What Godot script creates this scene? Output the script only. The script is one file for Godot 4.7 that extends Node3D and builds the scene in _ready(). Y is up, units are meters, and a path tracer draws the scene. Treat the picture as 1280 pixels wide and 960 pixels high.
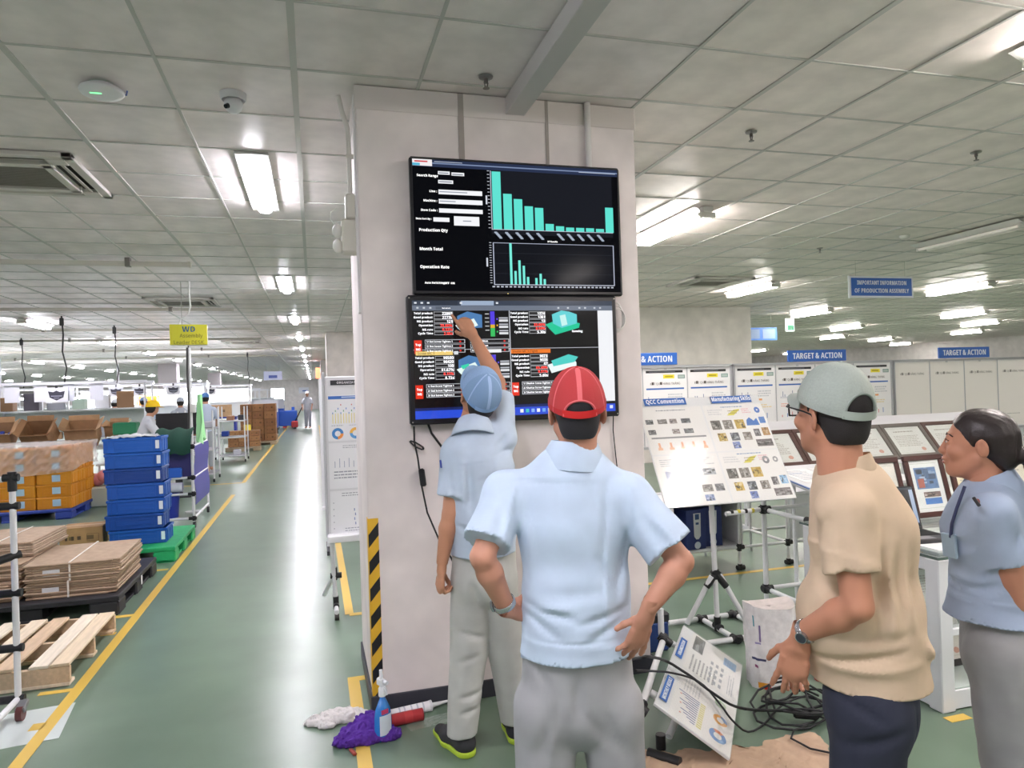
extends Node3D

const EXPOSURE := 1.75
const LAMP := 2.0          # energy of a ceiling lamp
const TUBE_GLOW := 46.0    # what the eye sees of a tube
const SCREEN := 0.57       # brightness of the screens

var CABLE_A := [Vector3(1.166, 0.517, -2.533), Vector3(1.194, 0.505, -2.562), Vector3(1.221, 0.493, -2.591), Vector3(1.247, 0.483, -2.615), Vector3(1.260, 0.483, -2.617), Vector3(1.272, 0.484, -2.615), Vector3(1.307, 0.466, -2.650), Vector3(1.387, 0.410, -2.765), Vector3(1.490, 0.336, -2.918), Vector3(1.574, 0.275, -3.024), Vector3(1.620, 0.245, -3.042), Vector3(1.645, 0.228, -3.014), Vector3(1.668, 0.213, -2.983), Vector3(1.693, 0.193, -2.966), Vector3(1.715, 0.173, -2.946), Vector3(1.736, 0.155, -2.923), Vector3(1.758, 0.139, -2.897), Vector3(1.778, 0.124, -2.868), Vector3(1.793, 0.116, -2.835), Vector3(1.791, 0.126, -2.789), Vector3(1.783, 0.142, -2.739), Vector3(1.800, 0.143, -2.720), Vector3(1.863, 0.112, -2.761), Vector3(1.950, 0.065, -2.833), Vector3(2.028, 0.030, -2.882), Vector3(2.080, 0.022, -2.878), Vector3(2.121, 0.027, -2.851), Vector3(2.168, 0.030, -2.832), Vector3(2.225, 0.027, -2.836), Vector3(2.287, 0.024, -2.848), Vector3(2.350, 0.020, -2.861)]
var CABLE_B := [Vector3(1.229, 0.432, -2.620), Vector3(1.336, 0.370, -2.739), Vector3(1.443, 0.307, -2.858), Vector3(1.531, 0.259, -2.944), Vector3(1.589, 0.232, -2.977), Vector3(1.629, 0.218, -2.979), Vector3(1.662, 0.206, -2.974), Vector3(1.692, 0.191, -2.974), Vector3(1.716, 0.177, -2.968), Vector3(1.733, 0.163, -2.952), Vector3(1.744, 0.147, -2.923), Vector3(1.748, 0.132, -2.885), Vector3(1.750, 0.118, -2.847), Vector3(1.747, 0.110, -2.808), Vector3(1.740, 0.104, -2.769), Vector3(1.744, 0.092, -2.743), Vector3(1.765, 0.069, -2.737), Vector3(1.796, 0.040, -2.744), Vector3(1.830, 0.020, -2.754), Vector3(1.865, 0.015, -2.763), Vector3(1.902, 0.017, -2.775), Vector3(1.942, 0.020, -2.793), Vector3(1.986, 0.019, -2.823), Vector3(2.032, 0.019, -2.859), Vector3(2.076, 0.020, -2.888), Vector3(2.115, 0.026, -2.904), Vector3(2.152, 0.034, -2.912), Vector3(2.189, 0.040, -2.917), Vector3(2.233, 0.042, -2.924), Vector3(2.277, 0.042, -2.928), Vector3(2.307, 0.040, -2.921), Vector3(2.315, 0.035, -2.899), Vector3(2.309, 0.027, -2.866), Vector3(2.303, 0.020, -2.833)]

# ---------------------------------------------------------------- mesh builder
class MB:
	var v := PackedVector3Array()
	var n := PackedVector3Array()
	var uv := PackedVector2Array()
	var ix := PackedInt32Array()

	func vert(p: Vector3, nn: Vector3, t := Vector2.ZERO) -> int:
		v.append(p); n.append(nn); uv.append(t)
		return v.size() - 1

	func tri(a: int, b: int, c: int) -> void:   # counter-clockwise seen from outside; stored clockwise
		ix.append(a); ix.append(c); ix.append(b)

	func quad(a: Vector3, b: Vector3, c: Vector3, d: Vector3) -> void:   # a lower left, b lower right, c upper right, d upper left, seen from outside
		var nn := (b - a).cross(d - a).normalized()
		if nn == Vector3.ZERO:
			nn = (c - b).cross(d - c).normalized()
		var i := vert(a, nn, Vector2(0, 1)); vert(b, nn, Vector2(1, 1)); vert(c, nn, Vector2(1, 0)); vert(d, nn, Vector2(0, 0))
		tri(i, i + 1, i + 2); tri(i, i + 2, i + 3)

	func box(c: Vector3, s: Vector3, b := Basis.IDENTITY, bev := 0.0) -> MB:
		var h := s * 0.5
		var e := minf(bev, minf(h.x, minf(h.y, h.z)) * 0.9)
		for ax in 3:
			var u := (ax + 1) % 3
			var w := (ax + 2) % 3
			for sg in [-1.0, 1.0]:
				var f := [Vector2(-1, -1), Vector2(1, -1), Vector2(1, 1), Vector2(-1, 1)]
				if sg < 0.0:
					f.reverse()
				var q := []
				for k in f:
					var p := Vector3.ZERO
					p[ax] = sg * h[ax]
					p[u] = k.x * (h[u] - e)
					p[w] = k.y * (h[w] - e)
					q.append(c + b * p)
				quad(q[0], q[1], q[2], q[3])
		if e > 0.0:
			for ax in 3:
				var u := (ax + 1) % 3
				var w := (ax + 2) % 3
				for su in [-1.0, 1.0]:
					for sw in [-1.0, 1.0]:
						var p0 := Vector3.ZERO; var p1 := Vector3.ZERO; var p2 := Vector3.ZERO; var p3 := Vector3.ZERO
						p0[ax] = -(h[ax] - e); p1[ax] = h[ax] - e; p2[ax] = h[ax] - e; p3[ax] = -(h[ax] - e)
						p0[u] = su * h[u]; p0[w] = sw * (h[w] - e); p1[u] = p0[u]; p1[w] = p0[w]
						p2[u] = su * (h[u] - e); p2[w] = sw * h[w]; p3[u] = p2[u]; p3[w] = p2[w]
						if su * sw > 0.0:
							quad(c + b * p3, c + b * p0, c + b * p1, c + b * p2) if (p1 - p0).cross(p3 - p0).dot(p0) < 0.0 else quad(c + b * p0, c + b * p1, c + b * p2, c + b * p3)
						else:
							quad(c + b * p0, c + b * p3, c + b * p2, c + b * p1) if (p1 - p0).cross(p3 - p0).dot(p0) < 0.0 else quad(c + b * p0, c + b * p1, c + b * p2, c + b * p3)
		return self

	func tube(a: Vector3, b: Vector3, r0: float, r1 := -1.0, seg := 10, caps := true) -> MB:
		if r1 < 0.0:
			r1 = r0
		var d := (b - a).normalized()
		var x := d.cross(Vector3.UP if absf(d.y) < 0.9 else Vector3.RIGHT).normalized()
		var y := d.cross(x)
		var i := v.size()
		for k in seg + 1:
			var t := TAU * k / seg
			var o := x * cos(t) + y * sin(t)
			vert(a + o * r0, o, Vector2(float(k) / seg, 0)); vert(b + o * r1, o, Vector2(float(k) / seg, 1))
		for k in seg:
			var j := i + k * 2
			tri(j, j + 2, j + 3); tri(j, j + 3, j + 1)
		if caps:
			for e in 2:
				var c := a if e == 0 else b
				var nn := -d if e == 0 else d
				var r := r0 if e == 0 else r1
				var m := vert(c, nn)
				for k in seg + 1:
					var t := TAU * k / seg
					vert(c + (x * cos(t) + y * sin(t)) * r, nn)
				for k in seg:
					if e == 0: tri(m, m + k + 2, m + k + 1)
					else: tri(m, m + k + 1, m + k + 2)
		return self

	func path(pts: Array, r: float, seg := 8) -> MB:
		var x := Vector3.ZERO
		var i := v.size()
		var cnt := pts.size()
		for k in cnt:
			var p: Vector3 = pts[k]
			var d: Vector3 = (pts[mini(k + 1, cnt - 1)] - pts[maxi(k - 1, 0)]).normalized()
			if x == Vector3.ZERO:
				x = d.cross(Vector3.UP if absf(d.y) < 0.9 else Vector3.RIGHT).normalized()
			x = (x - d * x.dot(d)).normalized()
			var y := d.cross(x)
			for s in seg + 1:
				var t := TAU * s / seg
				var o := x * cos(t) + y * sin(t)
				vert(p + o * r, o)
		for k in cnt - 1:
			for s in seg:
				var j := i + k * (seg + 1) + s
				tri(j, j + 1, j + seg + 2); tri(j, j + seg + 2, j + seg + 1)
		for e in 2:
			var k := 0 if e == 0 else cnt - 1
			var m := vert(pts[k], (pts[0] - pts[1]).normalized() if e == 0 else (pts[cnt - 1] - pts[cnt - 2]).normalized())
			for s in seg:
				var j := i + k * (seg + 1) + s
				if e == 0: tri(m, j + 1, j)
				else: tri(m, j, j + 1)
		return self

	func lathe(prof: Array, xf := Transform3D.IDENTITY, seg := 16) -> MB:   # (radius, height) from the bottom up
		var i := v.size()
		var cnt := prof.size()
		for k in cnt:
			var p: Vector2 = prof[k]
			var d: Vector2 = prof[mini(k + 1, cnt - 1)] - prof[maxi(k - 1, 0)]
			var nn := Vector2(d.y, -d.x).normalized()
			for s in seg + 1:
				var t := TAU * s / seg
				vert(xf * Vector3(p.x * cos(t), p.y, -p.x * sin(t)), (xf.basis * Vector3(nn.x * cos(t), nn.y, -nn.x * sin(t))).normalized(), Vector2(float(s) / seg, float(k) / (cnt - 1)))
		for k in cnt - 1:
			for s in seg:
				var j := i + k * (seg + 1) + s
				tri(j, j + 1, j + seg + 2); tri(j, j + seg + 2, j + seg + 1)
		return self

	func extrude(poly: PackedVector2Array, depth: float, xf := Transform3D.IDENTITY) -> MB:   # polygon in xy, from z = 0 to depth
		var p := poly
		if Geometry2D.is_polygon_clockwise(p):
			p = p.duplicate(); p.reverse()
		var t := Geometry2D.triangulate_polygon(p)
		for e in 2:
			var i := v.size()
			for q in p:
				vert(xf * Vector3(q.x, q.y, depth * e), (xf.basis * Vector3(0, 0, 1 if e else -1)).normalized(), q)
			for k in range(0, t.size(), 3):
				var a := p[t[k]]; var b := p[t[k + 1]]; var c := p[t[k + 2]]
				var ccw := (b - a).cross(c - a) > 0.0
				if ccw == (e == 1): tri(i + t[k], i + t[k + 1], i + t[k + 2])
				else: tri(i + t[k], i + t[k + 2], i + t[k + 1])
		for k in p.size():
			var a := p[k]; var b := p[(k + 1) % p.size()]
			quad(xf * Vector3(a.x, a.y, 0), xf * Vector3(b.x, b.y, 0), xf * Vector3(b.x, b.y, depth), xf * Vector3(a.x, a.y, depth))
		return self

	func sheet(nu: int, nv: int, f: Callable, thick := 0.0) -> MB:   # f(u, v) -> point, u to the right, v up seen from the front
		for side in (2 if thick > 0.0 else 1):
			var i := v.size()
			var pts := []
			for b in nv + 1:
				for a in nu + 1:
					pts.append(f.call(float(a) / nu, float(b) / nv))
			for b in nv + 1:
				for a in nu + 1:
					var du: Vector3 = pts[b * (nu + 1) + mini(a + 1, nu)] - pts[b * (nu + 1) + maxi(a - 1, 0)]
					var dv: Vector3 = pts[mini(b + 1, nv) * (nu + 1) + a] - pts[maxi(b - 1, 0) * (nu + 1) + a]
					var nn := du.cross(dv).normalized()
					vert(pts[b * (nu + 1) + a] - nn * thick * side, nn * (-1.0 if side else 1.0), Vector2(float(a) / nu, 1.0 - float(b) / nv))
			for b in nv:
				for a in nu:
					var j := i + b * (nu + 1) + a
					if side == 0:
						tri(j, j + 1, j + nu + 2); tri(j, j + nu + 2, j + nu + 1)
					else:
						tri(j, j + nu + 2, j + 1); tri(j, j + nu + 1, j + nu + 2)
		return self

	func ball(c: Vector3, r: Vector3, b := Basis.IDENTITY, seg := 14, rings := 8) -> MB:
		var i := v.size()
		for k in rings + 1:
			var f := PI * k / rings - PI / 2
			for s in seg + 1:
				var t := TAU * s / seg
				var o := Vector3(cos(f) * cos(t), sin(f), -cos(f) * sin(t))
				vert(c + b * (o * r), (b * (o / r)).normalized())
		for k in rings:
			for s in seg:
				var j := i + k * (seg + 1) + s
				tri(j, j + 1, j + seg + 2); tri(j, j + seg + 2, j + seg + 1)
		return self

	func add(m: MB, xf: Transform3D) -> MB:
		var i := v.size()
		for k in m.v.size():
			v.append(xf * m.v[k]); n.append((xf.basis * m.n[k]).normalized()); uv.append(m.uv[k])
		for k in m.ix:
			ix.append(i + k)
		return self

	func mesh() -> ArrayMesh:
		var a := []
		a.resize(Mesh.ARRAY_MAX)
		a[Mesh.ARRAY_VERTEX] = v; a[Mesh.ARRAY_NORMAL] = n; a[Mesh.ARRAY_TEX_UV] = uv; a[Mesh.ARRAY_INDEX] = ix
		var m := ArrayMesh.new()
		m.add_surface_from_arrays(Mesh.PRIMITIVE_TRIANGLES, a)
		return m


# ---------------------------------------------------------------- distance field and surface nets
class Field:
	var o: Vector3
	var c: float
	var nx: int
	var ny: int
	var nz: int
	var d := PackedFloat32Array()

	func _init(lo: Vector3, hi: Vector3, cell: float) -> void:
		o = lo; c = cell
		nx = int((hi.x - lo.x) / cell) + 2; ny = int((hi.y - lo.y) / cell) + 2; nz = int((hi.z - lo.z) / cell) + 2
		d.resize(nx * ny * nz)
		d.fill(1.0)

	# tapered capsule; flat: direction along which the section is squeezed by fs (> 1 = thinner); cut: plane (n, at) that ends it; sub: carve instead of add
	func cone(a: Vector3, b: Vector3, ra: float, rb: float, k := 0.02, flat := Vector3.ZERO, fs := 1.0, cn := Vector3.ZERO, cp := Vector3.ZERO, sub := false) -> void:
		var m := maxf(ra, rb) + k + c * 3.0
		var lo := (a.min(b) - Vector3(m, m, m) - o) / c
		var hi := (a.max(b) + Vector3(m, m, m) - o) / c
		var x0 := maxi(0, int(lo.x)); var x1 := mini(nx - 1, int(hi.x) + 1)
		var y0 := maxi(0, int(lo.y)); var y1 := mini(ny - 1, int(hi.y) + 1)
		var z0 := maxi(0, int(lo.z)); var z1 := mini(nz - 1, int(hi.z) + 1)
		var ab := b - a
		var squeeze := fs != 1.0
		if squeeze:
			ab += flat * (ab.dot(flat) * (fs - 1.0))
		var l2 := maxf(ab.dot(ab), 1e-9)
		var cut := cn != Vector3.ZERO
		var dr := rb - ra
		for z in range(z0, z1 + 1):
			for y in range(y0, y1 + 1):
				var i := (z * ny + y) * nx + x0
				for x in range(x0, x1 + 1):
					var p := o + Vector3(x, y, z) * c
					var q := p - a
					if squeeze:
						q += flat * (q.dot(flat) * (fs - 1.0))
					var t := clampf(q.dot(ab) / l2, 0.0, 1.0)
					var e := (q - ab * t).length() - (ra + dr * t)
					if cut:
						e = maxf(e, cn.dot(p - cp))
					var old := d[i]
					if sub:
						var h := maxf(k - absf(old + e), 0.0)
						d[i] = maxf(old, -e) + h * h / (4.0 * maxf(k, 1e-6))
					else:
						var h := maxf(k - absf(old - e), 0.0)
						d[i] = minf(old, e) - h * h / (4.0 * maxf(k, 1e-6))
					i += 1

	func ell(p0: Vector3, r: Vector3, k := 0.01, b := Basis.IDENTITY, sub := false) -> void:
		var m := maxf(r.x, maxf(r.y, r.z)) + k + c * 3.0
		var lo := (p0 - Vector3(m, m, m) - o) / c
		var hi := (p0 + Vector3(m, m, m) - o) / c
		var bi := b.transposed()
		for z in range(maxi(0, int(lo.z)), mini(nz - 1, int(hi.z) + 1) + 1):
			for y in range(maxi(0, int(lo.y)), mini(ny - 1, int(hi.y) + 1) + 1):
				var x0 := maxi(0, int(lo.x))
				var i := (z * ny + y) * nx + x0
				for x in range(x0, mini(nx - 1, int(hi.x) + 1) + 1):
					var q := bi * (o + Vector3(x, y, z) * c - p0)
					var k0 := (q / r).length()
					var k1 := (q / (r * r)).length()
					var e := k0 * (k0 - 1.0) / maxf(k1, 1e-6)
					if k0 < 1e-4:
						e = -minf(r.x, minf(r.y, r.z))
					var old := d[i]
					if sub:
						var h := maxf(k - absf(old + e), 0.0)
						d[i] = maxf(old, -e) + h * h / (4.0 * maxf(k, 1e-6))
					else:
						var h := maxf(k - absf(old - e), 0.0)
						d[i] = minf(old, e) - h * h / (4.0 * maxf(k, 1e-6))
					i += 1

	func crease(a: Vector3, b: Vector3, w: float, amp: float, axis := Vector3.ZERO) -> void:   # amp > 0 presses a fold in, < 0 raises one
		var m := w * 2.2
		var ex := Vector3(m, m, m) + axis.abs() * 0.16
		var lo := (a.min(b) - ex - o) / c
		var hi := (a.max(b) + ex - o) / c
		var ab := b - a
		ab -= axis * ab.dot(axis)
		var l2 := maxf(ab.dot(ab), 1e-9)
		for z in range(maxi(0, int(lo.z)), mini(nz - 1, int(hi.z) + 1) + 1):
			for y in range(maxi(0, int(lo.y)), mini(ny - 1, int(hi.y) + 1) + 1):
				var x0 := maxi(0, int(lo.x))
				var i := (z * ny + y) * nx + x0
				for x in range(x0, mini(nx - 1, int(hi.x) + 1) + 1):
					if absf(d[i]) < c * 6.0:
						var q := o + Vector3(x, y, z) * c - a
						q -= axis * q.dot(axis)
						var t := clampf(q.dot(ab) / l2, 0.0, 1.0)
						var e := (q - ab * t).length_squared() / (w * w)
						d[i] += amp * exp(-e) * sin(PI * clampf(t * 0.8 + 0.1, 0.0, 1.0))
					i += 1

	func step(a: Vector3, b: Vector3, side: Vector3, w: float, amp: float, axis: Vector3) -> void:   # cloth lapped along a line: raised on one side, falling off over w
		var m := w * 1.3 + c
		var ex := Vector3(m, m, m) + axis.abs() * 0.16
		var lo := (a.min(b) - ex - o) / c
		var hi := (a.max(b) + ex - o) / c
		var ab := b - a
		ab -= axis * ab.dot(axis)
		var l2 := maxf(ab.dot(ab), 1e-9)
		var n := (side - ab * side.dot(ab) / l2 - axis * side.dot(axis)).normalized()
		for z in range(maxi(0, int(lo.z)), mini(nz - 1, int(hi.z) + 1) + 1):
			for y in range(maxi(0, int(lo.y)), mini(ny - 1, int(hi.y) + 1) + 1):
				var x0 := maxi(0, int(lo.x))
				var i := (z * ny + y) * nx + x0
				for x in range(x0, mini(nx - 1, int(hi.x) + 1) + 1):
					if absf(d[i]) < c * 6.0:
						var q := o + Vector3(x, y, z) * c - a
						var t := q.dot(ab) / l2
						var s := q.dot(n)
						if t > 0.0 and t < 1.0 and s > -c and s < w:
							d[i] -= amp * clampf((s + c) / c, 0.0, 1.0) * (1.0 - maxf(s, 0.0) / w) * minf(1.0, minf(t, 1.0 - t) * 8.0)
					i += 1

	func rough(noise: FastNoiseLite, amp: float, stretch := Vector3.ONE) -> void:
		for z in nz:
			for y in ny:
				var i := (z * ny + y) * nx
				for x in nx:
					if absf(d[i]) < c * 6.0:
						d[i] += amp * noise.get_noise_3d((o.x + x * c) * stretch.x, (o.y + y * c) * stretch.y, (o.z + z * c) * stretch.z)
					i += 1

	func cut(cn: Vector3, cp: Vector3) -> void:
		for z in nz:
			for y in ny:
				var i := (z * ny + y) * nx
				for x in nx:
					var e := cn.dot(o + Vector3(x, y, z) * c - cp)
					if e > d[i]:
						d[i] = e
					i += 1

	func to(mb: MB, xf := Transform3D.IDENTITY) -> void:
		var map := PackedInt32Array()
		map.resize(nx * ny * nz)
		map.fill(-1)
		var sxy := nx * ny
		var lim := c * 4.0
		var cells := PackedInt32Array()
		for z in nz - 1:
			for y in ny - 1:
				var i := (z * ny + y) * nx
				for x in nx - 1:
					if absf(d[i]) < lim:
						var d0 := d[i]; var d1 := d[i + 1]; var d2 := d[i + nx]; var d3 := d[i + nx + 1]
						var d4 := d[i + sxy]; var d5 := d[i + sxy + 1]; var d6 := d[i + sxy + nx]; var d7 := d[i + sxy + nx + 1]
						var neg := int(d0 < 0.0) + int(d1 < 0.0) + int(d2 < 0.0) + int(d3 < 0.0) + int(d4 < 0.0) + int(d5 < 0.0) + int(d6 < 0.0) + int(d7 < 0.0)
						if neg > 0 and neg < 8:
							var s := Vector3.ZERO
							var cnt := 0
							if (d0 < 0.0) != (d1 < 0.0): s += Vector3(d0 / (d0 - d1), 0, 0); cnt += 1
							if (d2 < 0.0) != (d3 < 0.0): s += Vector3(d2 / (d2 - d3), 1, 0); cnt += 1
							if (d4 < 0.0) != (d5 < 0.0): s += Vector3(d4 / (d4 - d5), 0, 1); cnt += 1
							if (d6 < 0.0) != (d7 < 0.0): s += Vector3(d6 / (d6 - d7), 1, 1); cnt += 1
							if (d0 < 0.0) != (d2 < 0.0): s += Vector3(0, d0 / (d0 - d2), 0); cnt += 1
							if (d1 < 0.0) != (d3 < 0.0): s += Vector3(1, d1 / (d1 - d3), 0); cnt += 1
							if (d4 < 0.0) != (d6 < 0.0): s += Vector3(0, d4 / (d4 - d6), 1); cnt += 1
							if (d5 < 0.0) != (d7 < 0.0): s += Vector3(1, d5 / (d5 - d7), 1); cnt += 1
							if (d0 < 0.0) != (d4 < 0.0): s += Vector3(0, 0, d0 / (d0 - d4)); cnt += 1
							if (d1 < 0.0) != (d5 < 0.0): s += Vector3(1, 0, d1 / (d1 - d5)); cnt += 1
							if (d2 < 0.0) != (d6 < 0.0): s += Vector3(0, 1, d2 / (d2 - d6)); cnt += 1
							if (d3 < 0.0) != (d7 < 0.0): s += Vector3(1, 1, d3 / (d3 - d7)); cnt += 1
							s /= cnt
							var g := Vector3(d1 - d0 + d3 - d2 + d5 - d4 + d7 - d6, d2 - d0 + d3 - d1 + d6 - d4 + d7 - d5, d4 - d0 + d5 - d1 + d6 - d2 + d7 - d3)
							var p := o + (Vector3(x, y, z) + s) * c
							map[i] = mb.vert(xf * p, (xf.basis * g).normalized(), Vector2(p.x, p.y))
							cells.append(i)
					i += 1
		for i in cells:
			var a := d[i] < 0.0
			if a != (d[i + 1] < 0.0) and i >= nx + sxy:
				face(mb, map[i - nx - sxy], map[i - sxy], map[i], map[i - nx], a)
			if a != (d[i + nx] < 0.0) and i >= 1 + sxy:
				face(mb, map[i - 1 - sxy], map[i - 1], map[i], map[i - sxy], a)
			if a != (d[i + sxy] < 0.0) and i >= 1 + nx:
				face(mb, map[i - 1 - nx], map[i - nx], map[i], map[i - 1], a)

	func face(mb: MB, p: int, q: int, r: int, s: int, out: bool) -> void:
		if p < 0 or q < 0 or r < 0 or s < 0:
			return
		if out:
			mb.tri(p, q, r); mb.tri(p, r, s)
		else:
			mb.tri(p, r, q); mb.tri(p, s, r)


# ---------------------------------------------------------------- scene helpers
var rng := RandomNumberGenerator.new()
var used := {}
var mats := {}
var ORD := ["first", "second", "third", "fourth", "fifth", "sixth", "seventh", "eighth", "ninth", "tenth", "eleventh", "twelfth", "thirteenth", "fourteenth", "fifteenth", "sixteenth", "seventeenth", "eighteenth", "nineteenth", "twentieth"]

func numbered(called: String) -> String:
	var k: int = used.get(called, 0)
	used[called] = k + 1
	return called if k == 0 else "%s_%03d" % [called, k]

func col(hex: String) -> Color:
	return Color(hex)

func mat(hex: String, rough := 0.6, metal := 0.0, spec := 0.5) -> StandardMaterial3D:
	var key := "%s %f %f %f" % [hex, rough, metal, spec]
	if not mats.has(key):
		var m := StandardMaterial3D.new()
		m.albedo_color = Color(hex)
		m.roughness = rough
		m.metallic = metal
		m.metallic_specular = spec
		mats[key] = m
	return mats[key]

func glow(hex: String, e: float) -> StandardMaterial3D:
	var key := "glow %s %f" % [hex, e]
	if not mats.has(key):
		var m := StandardMaterial3D.new()
		m.albedo_color = Color(hex)
		m.roughness = 0.5
		m.emission_enabled = true
		m.emission = Color(hex)
		m.emission_energy_multiplier = e
		mats[key] = m
	return mats[key]

func clear_mat(hex: String, alpha: float, rough := 0.05) -> StandardMaterial3D:
	var key := "clear %s %f %f" % [hex, alpha, rough]
	if not mats.has(key):
		var m := StandardMaterial3D.new()
		var c := Color(hex)
		c.a = alpha
		m.albedo_color = c
		m.roughness = rough
		m.transparency = BaseMaterial3D.TRANSPARENCY_ALPHA
		mats[key] = m
	return mats[key]

var noise_maps := {}
func noise_mat(_hex: String, hex2: String, scale: float, rough: float, freq := 0.02, bump := 0.0, world := false, sc := Vector3.ONE) -> StandardMaterial3D:
	var key := "noise %s %f %f %f %f %s" % [hex2, scale, rough, freq, bump, sc]
	if not mats.has(key):
		var m := StandardMaterial3D.new()
		freq = 0.015 if freq < 0.03 else 0.06
		if not noise_maps.has(freq):
			var nz := FastNoiseLite.new()
			nz.seed = 7; nz.frequency = freq; nz.fractal_octaves = 4
			var t := NoiseTexture2D.new()
			t.width = 256; t.height = 256; t.seamless = true; t.noise = nz
			var g := Gradient.new()
			g.set_color(0, Color(0.9, 0.9, 0.9)); g.set_color(1, Color(1, 1, 1))
			t.color_ramp = g
			var t2 := NoiseTexture2D.new()
			t2.width = 256; t2.height = 256; t2.seamless = true; t2.noise = nz; t2.as_normal_map = true; t2.bump_strength = 6.0
			noise_maps[freq] = [t, t2]
		m.albedo_color = Color(hex2)
		m.albedo_texture = noise_maps[freq][0]
		m.roughness = rough
		m.uv1_triplanar = true
		m.uv1_world_triplanar = world
		m.uv1_scale = sc * scale
		if bump > 0.0:
			m.normal_enabled = true; m.normal_texture = noise_maps[freq][1]; m.normal_scale = bump
		mats[key] = m
	return mats[key]

func tex_mat(im: Image, rough := 0.5, emit := 0.0) -> StandardMaterial3D:
	var m := StandardMaterial3D.new()
	var t := ImageTexture.create_from_image(im)
	m.roughness = rough
	m.texture_repeat = false
	if emit > 0.0:
		m.albedo_color = Color(0.02, 0.02, 0.025)
		m.emission_enabled = true
		m.emission = Color.BLACK
		m.emission_operator = BaseMaterial3D.EMISSION_OP_ADD
		m.emission_texture = t
		m.emission_energy_multiplier = emit
	else:
		m.albedo_texture = t
	return m

func part(called: String, mb: MB, m: Material, parent: Node3D, at := Transform3D.IDENTITY) -> MeshInstance3D:
	var o := MeshInstance3D.new()
	o.name = called
	o.mesh = mb.mesh()
	o.material_override = m
	o.transform = at
	parent.add_child(o, true)
	return o

func tag(o: Node, label := "", category := "", group := "", kind := "") -> Node:
	if label: o.set_meta("label", label)
	if category: o.set_meta("category", category)
	if group: o.set_meta("group", group)
	if kind: o.set_meta("kind", kind)
	return o

func thing(called: String, label: String, category: String, at := Vector3.ZERO, turn := 0.0, group := "") -> Node3D:
	var o := Node3D.new()
	o.name = numbered(called)
	add_child(o)
	o.position = at
	o.rotation.y = turn
	tag(o, label, category, group)
	return o

func one(called: String, mb: MB, m: Material, label: String, category: String, at := Vector3.ZERO, turn := 0.0, group := "") -> MeshInstance3D:
	var o := part(numbered(called), mb, m, self)
	o.position = at
	o.rotation.y = turn
	tag(o, label, category, group)
	return o

func struct(called: String, mb: MB, m: Material) -> MeshInstance3D:
	var o := part(called, mb, m, self)
	o.set_meta("kind", "structure")
	return o

func dup(src: Node3D, called: String, at: Vector3, turn: float, label: String, group := "") -> Node3D:
	var o: Node3D = src.duplicate()
	o.name = numbered(called)
	add_child(o)
	o.position = at
	o.rotation.y = turn
	if label: o.set_meta("label", label)
	if group: o.set_meta("group", group)
	return o

func look(x: Vector3, y: Vector3, at: Vector3) -> Transform3D:   # plane whose local x and y run along the given directions
	x = x.normalized()
	var z := x.cross(y).normalized()
	return Transform3D(Basis(x, z.cross(x), z), at)

var fonts := {}
func words(mb: MB, s: String, h: float, xf: Transform3D, bold := true, align := 0, depth := 0.0015, width := 0.0) -> void:   # h: height of a capital; align -1 left, 0 centre, 1 right
	var tm := TextMesh.new()
	var key := "b" if bold else "r"
	if not fonts.has(key):
		var f := SystemFont.new()
		f.font_names = PackedStringArray(["Droid Sans", "sans-serif"])
		f.font_weight = 700 if bold else 400
		fonts[key] = f
	tm.font = fonts[key]
	tm.text = s
	tm.font_size = 32
	tm.pixel_size = 0.01
	tm.depth = 0.02
	tm.curve_step = 3.0
	tm.horizontal_alignment = HORIZONTAL_ALIGNMENT_CENTER
	var a: Array = tm.get_mesh_arrays()
	if a.is_empty() or a[Mesh.ARRAY_VERTEX] == null:
		return
	var vs: PackedVector3Array = a[Mesh.ARRAY_VERTEX]
	var ns: PackedVector3Array = a[Mesh.ARRAY_NORMAL]
	var box := AABB(vs[0], Vector3.ZERO)
	for p in vs:
		box = box.expand(p)
	var k := h / 0.23
	var kx := k
	if width > 0.0:
		kx = width / box.size.x
	var off := Vector3(-box.get_center().x, -box.get_center().y, -box.position.z)
	if align < 0: off.x = -box.position.x
	if align > 0: off.x = -box.end.x
	var i := mb.v.size()
	for q in vs.size():
		var p := vs[q] + off
		mb.vert(xf * Vector3(p.x * kx, p.y * k, p.z * depth / 0.02), (xf.basis * ns[q]).normalized())
	if a[Mesh.ARRAY_INDEX] != null:
		for q in a[Mesh.ARRAY_INDEX]:
			mb.ix.append(i + q)
	else:
		for q in vs.size():
			mb.ix.append(i + q)

func paper(w: int, h: int, bg: String) -> Image:
	var im := Image.create(w, h, false, Image.FORMAT_RGB8)
	im.fill(Color(bg))
	return im

func rc(im: Image, x: float, y: float, w: float, h: float, hex) -> void:   # a rectangle in parts of the picture's size
	var c: Color = hex if hex is Color else Color(hex)
	im.fill_rect(Rect2i(int(x * im.get_width()), int(y * im.get_height()), maxi(1, int(w * im.get_width())), maxi(1, int(h * im.get_height()))), c)

func poly(im: Image, pts: Array, hex: String) -> void:   # a filled polygon in parts of the picture's size
	var c := Color(hex)
	var w := im.get_width(); var h := im.get_height()
	var p := PackedVector2Array()
	var box := Rect2(pts[0] * Vector2(w, h), Vector2.ZERO)
	for q in pts:
		p.append(q * Vector2(w, h)); box = box.expand(q * Vector2(w, h))
	for y in range(int(box.position.y), int(box.end.y) + 1):
		for x in range(int(box.position.x), int(box.end.x) + 1):
			if x >= 0 and y >= 0 and x < w and y < h and Geometry2D.is_point_in_polygon(Vector2(x + 0.5, y + 0.5), p):
				im.set_pixel(x, y, c)

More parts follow.
